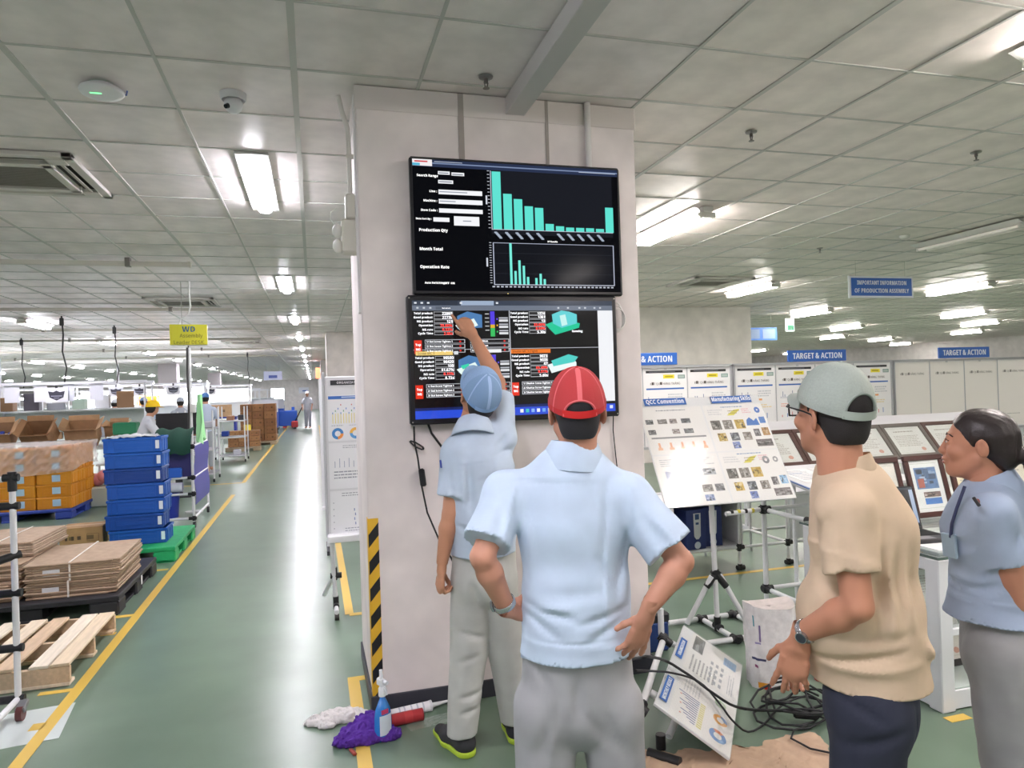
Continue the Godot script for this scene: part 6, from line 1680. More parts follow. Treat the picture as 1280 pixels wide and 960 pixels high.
	for k in 3:
		var im := paper(260, 260, "eff1f4")
		if k == 0:
			rc(im, 0.02, 0.02, 0.96, 0.07, "2f66b8"); rc(im, 0.3, 0.035, 0.3, 0.03, "b9cdea")
			for b in 14:
				rc(im, 0.1 + b * 0.058, 0.4, 0.014, 0.22, "ecd84e"); rc(im, 0.1 + b * 0.058, 0.38 - 0.05 * (b % 3), 0.016, 0.04, ["3a78c4", "3f9a58", "3a78c4"][b % 3])
				if b % 4 == 3: rc(im, 0.1 + b * 0.058, 0.2, 0.02, 0.03, "c8504a")
			ring(im, 0.2, 0.84, 16, 32, ["3f86c8", "3f86c8", "f09a4a", "3f86c8"]); ring(im, 0.58, 0.84, 16, 32, ["f0b84a", "f0b84a", "3f86c8", "5aa0d8"]); ring(im, 0.88, 0.84, 12, 26, ["9ab890", "c8d4b8"])
			scribble(im, 0.08, 0.66, 0.3, 0.04, 1, "a8acb4"); scribble(im, 0.45, 0.66, 0.3, 0.04, 1, "a8acb4")
		elif k == 1:
			scribble(im, 0.3, 0.06, 0.5, 0.08, 2, "a8acb4")
			for b in 8:
				rc(im, 0.12 + b * 0.1, 0.4 - 0.06 * (b % 2), 0.012, 0.14 + 0.06 * (b % 2), "8f98b0")
			scribble(im, 0.1, 0.62, 0.8, 0.2, 3, "9aa0aa")
		else:
			scribble(im, 0.25, 0.05, 0.6, 0.1, 2, "a4a8b0")
			for b in 5:
				rc(im, 0.06, 0.25 + b * 0.14, 0.03, 0.02, "b4b8c0")
			for b in 4:
				rc(im, 0.5 + 0.02 * (b % 2), 0.4 + b * 0.1, 0.02, 0.06, "6f80b0")
			scribble(im, 0.3, 0.82, 0.6, 0.1, 2, "a0a6b0")
		var q := MB.new()
		q.quad(Vector3(-0.165, -0.165, 0), Vector3(0.165, -0.165, 0), Vector3(0.165, 0.165, 0), Vector3(-0.165, 0.165, 0))
		part("sheet", q, tex_mat(im, 0.4), t, Transform3D(Basis(Vector3.RIGHT, 0.01), Vector3(0.005, 1.42 - k * 0.345, 0.0008)))
	pipes(t, [[Vector3(-0.14, 0.05, -0.04), Vector3(-0.16, 0.56, -0.02)], [Vector3(0.13, 0.05, -0.04), Vector3(0.13, 0.56, -0.02)], [Vector3(-0.22, 0.08, -0.3), Vector3(-0.14, 0.3, -0.04)], [Vector3(-0.14, 0.06, 0.12), Vector3(-0.14, 0.06, -0.4)]], 0.016)
	joints(t, [[Vector3(-0.14, 0.07, -0.04), [Vector3(0, 0.06, 0), Vector3(0, 0, 0.05)]], [Vector3(-0.145, 0.28, -0.04), [Vector3(0, 0.06, 0), Vector3(0.05, 0, 0)]]])
	for z in [0.1, -0.38]:
		part("castor", MB.new().tube(Vector3(-0.155, 0.026, z), Vector3(-0.125, 0.026, z), 0.026, 0.026, 14), mat("3a3634", 0.5), t)
	# more notice stands in a row beyond
	for k in 4:
		var z := -7.4 - k * 2.3
		t = thing("notice_stand", "white notice stand seen edge on beside the aisle, %s behind the ORGANIZATIONAL one" % ORD[k], "notice stand", Vector3(0.5 + 0.03 * k, 0, z), 0.0, "notice stands beside the aisle")
		part("panel", MB.new().box(Vector3(0, 1.1, 0), Vector3(0.9, 1.3, 0.04), Basis.IDENTITY, 0.004), mat("d4d5d9", 0.5), t)
		part("tray", MB.new().box(Vector3(0, 0.44, 0.05), Vector3(0.9, 0.03, 0.1)), mat("e4e5e8"), t)
		for s in [-0.4, 0.4]:
			part("leg", MB.new().tube(Vector3(s, 0, 0), Vector3(s, 0.45, 0), 0.016), mat("d8d9dc", 0.35), t)
			part("foot", MB.new().box(Vector3(s, 0.02, 0), Vector3(0.04, 0.04, 0.5)), mat("34343a"), t)
	var pb := thing("pallet_stack", "brown stack of wooden pallets beside the aisle, far beyond the notice stands", "pallet stack", Vector3(0.75, 0, -19.9))
	for k in 9:
		part("pallet_layer", MB.new().box(Vector3(0.02 * (k % 2), 0.06 + k * 0.125, 0), Vector3(0.8, 0.022, 1.0)).box(Vector3(-0.35, 0.115 + k * 0.125, 0), Vector3(0.08, 0.09, 1.0)).box(Vector3(0.35, 0.115 + k * 0.125, 0), Vector3(0.08, 0.09, 1.0)), mat(["8f6d54", "9a7a5e", "85634c"][k % 3], 0.8), pb)

func display_tables() -> void:
	# rack with boxes between the floor lines
	var t := thing("pipe_rack", "low white pipe rack with shelf boxes under the result boards", "rack", Vector3(2.7, 0, -5.45))
	var L := []
	for x in [0.1, 0.72, 1.2, 2.1, 2.9]:
		for z in [0.27, -0.27]:
			L.append([Vector3(x, 0.0, z), Vector3(x, 0.62, z)])
	for y in [0.19, 0.6]:
		L.append([Vector3(0.1, y, 0.27), Vector3(2.9, y, 0.27)]); L.append([Vector3(0.1, y, -0.27), Vector3(2.9, y, -0.27)])
	for x in [0.1, 1.2, 2.9]:
		L.append([Vector3(x, 0.19, 0.27), Vector3(x, 0.19, -0.27)])
	pipes(t, L, 0.013)
	var J := []
	for x in [0.72, 1.2, 2.1, 2.9]:
		for y in [0.02, 0.19, 0.6]:
			J.append([Vector3(x, y, 0.27), [Vector3(0.04, 0, 0), Vector3(0, 0.03, 0)]])
	joints(t, J, 0.02)
	var sp := mat("dcdde0", 0.5)
	part("shelf", MB.new().box(Vector3(0.42, 0.2, 0), Vector3(0.72, 0.018, 0.54), Basis.IDENTITY, 0.003), sp, t)
	part("side_panel", MB.new().box(Vector3(0.75, 0.39, 0), Vector3(0.018, 0.37, 0.54), Basis.IDENTITY, 0.003), sp, t)
	part("side_panel", MB.new().box(Vector3(0.06, 0.39, 0), Vector3(0.018, 0.37, 0.54), Basis.IDENTITY, 0.003), sp, t)
	part("top_panel", MB.new().box(Vector3(0.4, 0.58, 0), Vector3(0.72, 0.018, 0.54), Basis.IDENTITY, 0.003), sp, t)
	part("back_panel", MB.new().box(Vector3(0.4, 0.39, -0.26), Vector3(0.7, 0.37, 0.012)), sp, t)
	part("front_panel", MB.new().box(Vector3(1.65, 0.4, 0.255), Vector3(0.84, 0.38, 0.012)), sp, t)
	part("front_panel", MB.new().box(Vector3(2.5, 0.4, 0.255), Vector3(0.78, 0.38, 0.012)), mat("d2d3d6", 0.5), t)
	part("divider", MB.new().box(Vector3(1.62, 0.4, 0.265), Vector3(0.02, 0.36, 0.012)), mat("c4c5c9", 0.5), t)
	part("top_shelf", MB.new().box(Vector3(2.05, 0.61, 0), Vector3(1.7, 0.018, 0.56), Basis.IDENTITY, 0.003), sp, t)
	for k in 2:
		var b := thing("device_carton", ["dark blue carton with a picture of a white hand device, in the rack shelf", "dark blue carton right of its twin, mostly behind the stand post"][k], "carton", Vector3([3.0, 3.2][k], 0.21, [-5.28, -5.34][k]), [0.1, -0.05][k], "blue device cartons")
		part("box", MB.new().box(Vector3(0, 0.165, 0), Vector3(0.19, 0.33, 0.22), Basis.IDENTITY, 0.003), mat("25336c", 0.5), b)
		var pl := MB.new()
		pl.extrude(PackedVector2Array([Vector2(-0.032, 0.11), Vector2(-0.012, 0.085), Vector2(0.012, 0.085), Vector2(0.032, 0.11), Vector2(0.036, 0.3), Vector2(-0.036, 0.3)]), 0.001, Transform3D(Basis.IDENTITY, Vector3(0.01, 0, 0.1105)))
		part("device_picture", pl, mat("d6d8da", 0.5), b)
		part("picture_screen", MB.new().box(Vector3(0.01, 0.27, 0.112), Vector3(0.04, 0.045, 0.001)).box(Vector3(0.01, 0.215, 0.112), Vector3(0.03, 0.018, 0.001)), mat("34507f", 0.5), b)
		part("badge", MB.new().tube(Vector3(0.01, 0.035, 0.1105), Vector3(0.01, 0.035, 0.1115), 0.03, 0.03, 20), mat("c8d0dc"), b)
	# pipe rack beside the man in beige
	t = thing("pipe_rack", "tall white pipe rack with black joints behind the man in beige", "rack", Vector3(2.98, 0, -3.96))
	L = [[Vector3(0, 0.0, -0.25), Vector3(0, 0.97, -0.25)], [Vector3(0, 0.0, 0.25), Vector3(0, 0.9, 0.25)], [Vector3(0.8, 0, -0.25), Vector3(0.8, 0.97, -0.25)], [Vector3(0.8, 0, 0.25), Vector3(0.8, 0.9, 0.25)]]
	for y in [0.15, 0.7]:
		L.append([Vector3(0, y, -0.25), Vector3(0, y, 0.25)]); L.append([Vector3(0, y, -0.25), Vector3(0.8, y, -0.25)]); L.append([Vector3(0.8, y, -0.25), Vector3(0.8, y, 0.25)])
	L.append([Vector3(-0.02, 0.985, -0.27), Vector3(-0.02, 0.9, 0.28)])
	L.append([Vector3(0, 0.7, -0.25), Vector3(-0.3, 0.69, -0.25)])
	pipes(t, L, 0.0155)
	J = []
	for y in [0.15, 0.7]:
		J.append([Vector3(0, y, -0.25), [Vector3(0.05, 0, 0), Vector3(0, 0, 0.06), Vector3(0, 0.03, 0)]]); J.append([Vector3(0, y, 0.25), [Vector3(0, 0, -0.06), Vector3(0, 0.03, 0)]])
	joints(t, J, 0.023)
	for k in 4:
		part("tape_ring", MB.new().tube(Vector3(-0.08 - 0.055 * k, 0.697, -0.25), Vector3(-0.1 - 0.055 * k, 0.697, -0.25), 0.0168, 0.0168, 10), mat("d8c84a" if k % 2 == 0 else "1c1c1e", 0.5), t)
	part("blue_edge", MB.new().tube(Vector3(-0.035, 0.99, -0.25), Vector3(-0.035, 0.912, 0.27), 0.006, 0.006, 8), mat("6a86b8", 0.5), t)
	part("shelf", MB.new().box(Vector3(0.4, 0.945, 0), Vector3(0.84, 0.012, 0.54), Basis(Vector3.RIGHT, 0.13), 0.002), mat("e4e6e8", 0.35), t)
	var names := ["white document page lying at the left end of the tilted rack shelf", "white document page in the middle of the tilted rack shelf", "white document page at the right end of the tilted rack shelf"]
	for k in 3:
		var im := paper(200, 150, "f2f3f2")
		scribble(im, 0.08, 0.08, 0.84, 0.8, 9, "b4bac4"); rc(im, 0.08, 0.3, 0.5, 0.02, "7f9ac8")
		var q := MB.new()
		q.box(Vector3.ZERO, Vector3(0.24, 0.002, 0.32))
		var pg := thing("document", names[k], "document", Vector3(3.13 + k * 0.26, 0.953, -3.95))
		part("page", MB.new().box(Vector3.ZERO, Vector3(0.24, 0.002, 0.32)), mat("f0f1f0", 0.5), pg, Transform3D(Basis(Vector3.RIGHT, 0.13), Vector3.ZERO))
		q = MB.new()
		q.quad(Vector3(-0.11, 0.0015, 0.15), Vector3(0.11, 0.0015, 0.15), Vector3(0.11, 0.0015, -0.15), Vector3(-0.11, 0.0015, -0.15))
		part("print", q, tex_mat(im, 0.5), pg, Transform3D(Basis(Vector3.RIGHT, 0.13), Vector3.ZERO))
	# sloping rack of framed certificates
	t = thing("certificate_rack", "long sloping white rack that holds the upper row of framed certificates", "rack", Vector3(4.4, 0, -4.5))
	part("shelf", MB.new().box(Vector3(0, 0.955, 0.12), Vector3(2.4, 0.02, 0.3), Basis.IDENTITY, 0.003), sp, t)
	part("back_panel", MB.new().box(Vector3(0, 1.105, -0.085), Vector3(2.4, 0.42, 0.012), Basis(Vector3.RIGHT, -0.7)), sp, t)
	for x in [-1.1, 1.15]:
		for z in [0.2, -0.15]:
			part("post", MB.new().tube(Vector3(x, 0, z), Vector3(x, 0.95, z), 0.0155), pipe_white, t)
	var posts := ["first", "second", "third", "fourth", "fifth"]
	for k in 5:
		var x := 3.22 + k * 0.4
		certificate("framed certificate leaning in the upper row, %s from the left" % posts[k], Vector3(x, 0.972, -4.27), 0.397, 0.32, 0.7, "5a443f" if k < 2 else "6b6660" if k < 4 else "5a443f", "eef0ec", 0)
	for k in 4:
		certificate(["dark framed certificate in the lower row behind the beige shoulder", "dark framed picture with blue photographs behind the laptop", "dark framed yellowish certificate behind the woman's collar", "dark framed certificate behind the woman's chest"][k], Vector3(3.2 + k * 0.33, 0.752, -3.32), 0.29, 0.37, 0.25, "43241f", ["ece9e0", "eef2f0", "f0e6c4", "efe9d8"][k], 1 if k == 1 else 0)
	# white cabinet with glass
	t = thing("glass_cabinet", "white metal display cabinet with glass top and shelves beside the woman", "cabinet", Vector3(2.8, 0, -2.63))
	var wm := mat("e6e8ec", 0.35)
	var w := 1.25; var d := 0.95
	for x in [0.04, w - 0.04]:
		for z in [-0.04, -d + 0.04]:
			part("post", MB.new().box(Vector3(x, 0.36, z), Vector3(0.08, 0.72, 0.08), Basis.IDENTITY, 0.005), wm, t)
	for y in [0.05, 0.37, 0.69]:
		var hh := 0.09 if y < 0.1 else 0.035 if y < 0.5 else 0.065
		for z in [-0.035, -d + 0.035]:
			part("rail", MB.new().box(Vector3(w / 2, y, z), Vector3(w - 0.12, hh, 0.05), Basis.IDENTITY, 0.004), wm, t)
		for x in [0.035, w - 0.035]:
			part("rail", MB.new().box(Vector3(x, y, -d / 2), Vector3(0.05, hh, d - 0.12), Basis.IDENTITY, 0.004), wm, t)
	var gm := clear_mat("d4e8e0", 0.14, 0.03)
	part("top_glass", MB.new().box(Vector3(w / 2, 0.732, -d / 2), Vector3(w + 0.02, 0.012, d + 0.02), Basis.IDENTITY, 0.002), gm, t)
	part("glass_edge", MB.new().box(Vector3(w / 2, 0.732, 0.0115), Vector3(w + 0.02, 0.012, 0.003)).box(Vector3(-0.0115, 0.732, -d / 2), Vector3(0.003, 0.012, d + 0.02)), mat("5c6e68", 0.2), t)
	part("shelf_glass", MB.new().box(Vector3(w / 2, 0.393, -d / 2), Vector3(w - 0.03, 0.01, d - 0.03), Basis.IDENTITY, 0.002), gm, t)
	part("shelf_glass", MB.new().box(Vector3(w / 2, 0.1, -d / 2), Vector3(w - 0.03, 0.01, d - 0.03), Basis.IDENTITY, 0.002), mat("c9d4d0", 0.2), t)
	certificate("black framed certificate leaning on the lowest shelf of the glass cabinet", Vector3(3.08, 0.105, -2.84), 0.36, 0.3, 0.42, "262423", "e6e2da", 0)
	certificate("black framed certificate further right on the lowest shelf of the glass cabinet", Vector3(3.5, 0.105, -2.84), 0.36, 0.3, 0.42, "262423", "e9ddd6", 0)
	certificate("pale framed certificate leaning on the middle glass shelf of the cabinet", Vector3(3.02, 0.399, -2.84), 0.3, 0.28, 0.35, "8c918c", "e4ebe4", 0)
	var tr := thing("document_tray", "shallow glass framed tray with white paper on the cabinet corner", "tray", Vector3(3.0, 0.738, -2.74))
	part("frame", MB.new().box(Vector3(0, 0.008, 0), Vector3(0.36, 0.016, 0.19), Basis.IDENTITY, 0.003), mat("9aa5a4", 0.3), tr)
	part("paper", MB.new().box(Vector3(0.0, 0.018, 0), Vector3(0.3, 0.004, 0.14)), mat("eef1f2", 0.4), tr)
	# laptop
	var lt := thing("laptop", "open black laptop showing a dark screen on the cabinet, left of the woman", "laptop", Vector3(2.93, 0.757, -2.97), -0.12)
	part("base", MB.new().box(Vector3(0, 0.01, 0.06), Vector3(0.35, 0.02, 0.24), Basis.IDENTITY, 0.004), mat("242326", 0.4), lt)
	part("keyboard", MB.new().box(Vector3(0, 0.0205, 0.03), Vector3(0.31, 0.002, 0.11)), mat("151517", 0.6), lt)
	part("palm_rest", MB.new().box(Vector3(0, 0.0205, 0.135), Vector3(0.33, 0.002, 0.07)), mat("3a383a", 0.35), lt)
	part("touchpad", MB.new().box(Vector3(0.02, 0.0218, 0.135), Vector3(0.1, 0.001, 0.055)), mat("8d8a8c", 0.35), lt)
	var sb := Transform3D(Basis(Vector3.RIGHT, -0.3), Vector3(0, 0.02, -0.06))
	part("lid", MB.new().box(Vector3(0, 0.115, -0.004), Vector3(0.35, 0.23, 0.01), Basis.IDENTITY, 0.003), mat("1d1c1f", 0.35), lt, sb)
	var im2 := paper(320, 200, "14181e")
	rc(im2, 0, 0, 1, 0.06, "3a4450"); rc(im2, 0.93, 0.06, 0.07, 0.86, "b9cdea"); rc(im2, 0, 0.93, 1, 0.07, "1d2433")
	snap(im2, 0.66, 0.15, 0.14, 0.16, "2fae9a"); snap(im2, 0.68, 0.56, 0.16, 0.12, "c8dce4"); snap(im2, 0.2, 0.15, 0.12, 0.2, "2f5a8c"); rc(im2, 0.45, 0.78, 0.06, 0.06, "b8403c"); rc(im2, 0.1, 0.48, 0.8, 0.02, "4a5260")
	for k in 8:
		rc(im2, 0.08 + 0.06 * k, 0.55 + 0.05 * (k % 3), 0.04, 0.02, "5f6a78")
	var sq := MB.new()
	sq.quad(Vector3(-0.165, 0.015, 0.0012), Vector3(0.165, 0.015, 0.0012), Vector3(0.165, 0.222, 0.0012), Vector3(-0.165, 0.222, 0.0012))
	part("display", sq, tex_mat(im2, 0.15, SCREEN * 0.7), lt, sb)
	one("paper_sheet", MB.new().box(Vector3.ZERO, Vector3(0.34, 0.003, 0.24), Basis.IDENTITY, 0.001), mat("f1f2f3", 0.5), "white sheet of paper on top of the certificate rack behind the woman's head", "paper", Vector3(5.0, 0.968, -4.4), 0.1)

func certificate(label: String, at: Vector3, w: float, h: float, lean: float, frame: String, page: String, kind: int) -> void:
	var t := thing("certificate", label, "certificate", at)
	var xf := Transform3D(Basis(Vector3.RIGHT, -lean), Vector3.ZERO)
	var b := 0.032
	var f := MB.new()
	f.box(Vector3(0, b / 2, 0), Vector3(w, b, 0.022), Basis.IDENTITY, 0.003); f.box(Vector3(0, h - b / 2, 0), Vector3(w, b, 0.022), Basis.IDENTITY, 0.003)
	f.box(Vector3(-w / 2 + b / 2, h / 2, 0), Vector3(b, h - 2 * b, 0.022), Basis.IDENTITY, 0.003); f.box(Vector3(w / 2 - b / 2, h / 2, 0), Vector3(b, h - 2 * b, 0.022), Basis.IDENTITY, 0.003)
	part("frame", f, mat(frame, 0.4), t, xf)
	var im := paper(160, 160, page)
	rc(im, 0.06, 0.06, 0.88, 0.01, "b9c4b0"); rc(im, 0.06, 0.93, 0.88, 0.01, "b9c4b0")
	if kind == 0:
		scribble(im, 0.2, 0.16, 0.6, 0.08, 1, "9a9288"); scribble(im, 0.14, 0.32, 0.7, 0.42, 7, "bdb9b2"); ring(im, 0.75, 0.82, 0, 10, ["d8a08c"])
	else:
		snap(im, 0.14, 0.14, 0.72, 0.42, "5f86b8"); rc(im, 0.2, 0.36, 0.2, 0.18, "b8604c"); snap(im, 0.3, 0.62, 0.55, 0.1, "7a5f58"); rc(im, 0.3, 0.74, 0.55, 0.12, "3f7cc8")
	var q := MB.new()
	q.quad(Vector3(-w / 2 + b, b, 0), Vector3(w / 2 - b, b, 0), Vector3(w / 2 - b, h - b, 0), Vector3(-w / 2 + b, h - b, 0))
	part("page", q, tex_mat(im, 0.3), t, xf)
	part("backing", MB.new().box(Vector3(0, h / 2, -0.008), Vector3(w - 0.02, h - 0.02, 0.006)), mat("8a7a68", 0.7), t, xf)
	part("glass", MB.new().box(Vector3(0, h / 2, 0.005), Vector3(w - 2 * b, h - 2 * b, 0.002)), clear_mat("eef6f2", 0.05, 0.05), t, xf)

# ---------------------------------------------------------------- goods on the left of the aisle
func plastic_pallet(called: String, label: String, hex: String, at: Vector3, w: float, d: float, h: float) -> void:   # at: the corner at low x, high z
	var t := thing(called, label, "pallet", at)
	var m := noise_mat(hex, hex, 1.5, 0.5, 0.02, 0.1)
	part("deck", MB.new().box(Vector3(w / 2, h - 0.02, -d / 2), Vector3(w, 0.04, d), Basis.IDENTITY, 0.006), m, t)
	for x in 3:
		for z in 3:
			var bw := 0.2 if x != 1 else 0.16
			part("foot", MB.new().box(Vector3(0.1 + x * (w - 0.2) / 2, (h - 0.04) / 2, -0.1 - z * (d - 0.2) / 2), Vector3(bw, h - 0.035, bw), Basis.IDENTITY, 0.012), m, t)
	for x in 3:
		part("skid", MB.new().box(Vector3(0.1 + x * (w - 0.2) / 2, 0.012, -d / 2), Vector3(0.15, 0.024, d), Basis.IDENTITY, 0.004), m, t)

func crate(called: String, label: String, cat: String, hex: String, at: Vector3, s: Vector3, card: String, card_side: bool, group: String, turn := 0.0) -> Node3D:   # at: middle of the bottom
	var t := thing(called, label, cat, at, turn, group)
	var m := mat(hex, 0.42)
	var b := MB.new()
	var k := 0.012
	b.box(Vector3(0, 0.008, 0), Vector3(s.x - 0.02, 0.016, s.z - 0.02))
	for sg in [-1.0, 1.0]:
		b.box(Vector3(sg * (s.x / 2 - k), s.y / 2, 0), Vector3(k, s.y - 0.01, s.z - 0.02), Basis.IDENTITY, 0.003)
		b.box(Vector3(0, s.y / 2, sg * (s.z / 2 - k)), Vector3(s.x - 0.02, s.y - 0.01, k), Basis.IDENTITY, 0.003)
	part("body", b, m, t)
	var r := MB.new()
	for sg in [-1.0, 1.0]:
		r.box(Vector3(0, s.y - 0.016, sg * (s.z / 2 - 0.006)), Vector3(s.x, 0.026, 0.014), Basis.IDENTITY, 0.004)
		r.box(Vector3(sg * (s.x / 2 - 0.006), s.y - 0.016, 0), Vector3(0.014, 0.026, s.z), Basis.IDENTITY, 0.004)
	part("rim", r, m, t)
	var q := MB.new()
	for x in [-0.42, -0.33, 0.33, 0.42]:
		q.box(Vector3(x * s.x, s.y * 0.45, s.z / 2 - 0.006), Vector3(0.01, s.y * 0.8, 0.01))
	q.box(Vector3(0, s.y * 0.3, s.z / 2 - 0.005), Vector3(s.x * 0.62, 0.008, 0.008)); q.box(Vector3(0, s.y * 0.62, s.z / 2 - 0.005), Vector3(s.x * 0.62, 0.008, 0.008))
	for z in [-0.35, 0.0, 0.35]:
		q.box(Vector3(s.x / 2 - 0.006, s.y * 0.45, z * s.z), Vector3(0.01, s.y * 0.8, 0.01))
	part("ribs", q, m, t)
	if card:
		if card_side:
			part("label_card", MB.new().box(Vector3(s.x / 2 - 0.035, s.y * 0.5, s.z / 2 + 0.002), Vector3(0.035, s.y * 0.55, 0.003)), mat(card, 0.6), t)
		else:
			part("label_card", MB.new().box(Vector3(0.03, s.y * 0.5, s.z / 2 + 0.002), Vector3(0.1, s.y * 0.55, 0.003)), mat(card, 0.6), t)
	return t

func carton(label: String, at: Vector3, s: Vector3, hex: String, group := "", turn := 0.0) -> Node3D:
	var t := thing("carton", label, "cardboard box", at, turn, group)
	part("box", MB.new().box(Vector3(0, s.y / 2, 0), s - Vector3(0.004, 0.002, 0.004), Basis.IDENTITY, 0.004), noise_mat(hex, hex, 2.0, 0.8, 0.02), t)
	part("tape", MB.new().box(Vector3(0, s.y, 0), Vector3(s.x - 0.01, 0.001, 0.05)).box(Vector3(s.x / 2 - 0.001, s.y * 0.85, 0), Vector3(0.003, s.y * 0.28, 0.05)), mat(Color(hex).lightened(0.12).to_html(false), 0.5), t)
	part("print", MB.new().box(Vector3(s.x * 0.2, s.y * 0.5, s.z / 2), Vector3(s.x * 0.16, s.y * 0.2, 0.002)).box(Vector3(-s.x * 0.25, s.y * 0.5, s.z / 2), Vector3(s.x * 0.06, s.y * 0.18, 0.002)), mat(Color(hex).darkened(0.35).to_html(false), 0.8), t)
	return t

func bundle(label: String, at: Vector3, w: float, d: float, n: int, hex: String, turn := 0.0) -> void:   # flattened cartons tied in a pack
	var t := thing("carton_bundle", label, "cardboard bundle", at, turn, "tied bundles of flattened cartons")
	var th := 0.017
	for k in n:
		var m := MB.new()
		var ox := rng.randf_range(-0.008, 0.008); var oz := rng.randf_range(-0.012, 0.012)
		var sag := rng.randf_range(0.0, 0.004)
		var ww := w - (0.0 if k % 3 else 0.02)
		m.box(Vector3(ox, th * (k + 0.5), oz), Vector3(ww, th - 0.003, d - rng.randf() * 0.015), Basis(Vector3.BACK, rng.randf_range(-0.006, 0.006)), 0.004)
		m.box(Vector3(ox, th * (k + 0.5) - sag * 0.2, oz + d / 2 - 0.003), Vector3(ww - 0.1, th - 0.001, 0.012), Basis.IDENTITY, 0.005)
		part("carton_sheet", m, noise_mat(hex, Color(hex).lightened(0.04 * (k % 3)).darkened(0.05 * (k % 2)).to_html(false), 3.0, 0.85, 0.02), t)
	for x in [-0.02]:
		var s := MB.new()
		var hh := th * n
		s.box(Vector3(x, hh + 0.002, 0), Vector3(0.012, 0.003, d + 0.02)); s.box(Vector3(x, hh / 2, d / 2 + 0.01), Vector3(0.012, hh, 0.003)); s.box(Vector3(x, hh / 2, -d / 2 - 0.01), Vector3(0.012, hh, 0.003))
		part("strap", s, mat("e9e4dc", 0.5), t)
	part("label_card", MB.new().box(Vector3(-w * 0.22, th * n * 0.5, d / 2 + 0.0045), Vector3(0.11, 0.045, 0.003)), mat("d8dade", 0.6), t)

func pallet_board(t: Node3D, called: String, c: Vector3, s: Vector3, k: int) -> void:
	part(called, MB.new().box(c, s, Basis.from_euler(Vector3(rng.randf_range(-0.003, 0.003), rng.randf_range(-0.006, 0.006), rng.randf_range(-0.004, 0.004))), 0.003), noise_mat("", ["e8d4b6", "eedcc2", "dcc0a0", "f0e4cf"][k % 4], 1.0, 0.75, 0.02, 0.15, false, Vector3(7.0, 7.0, 0.8)), t)

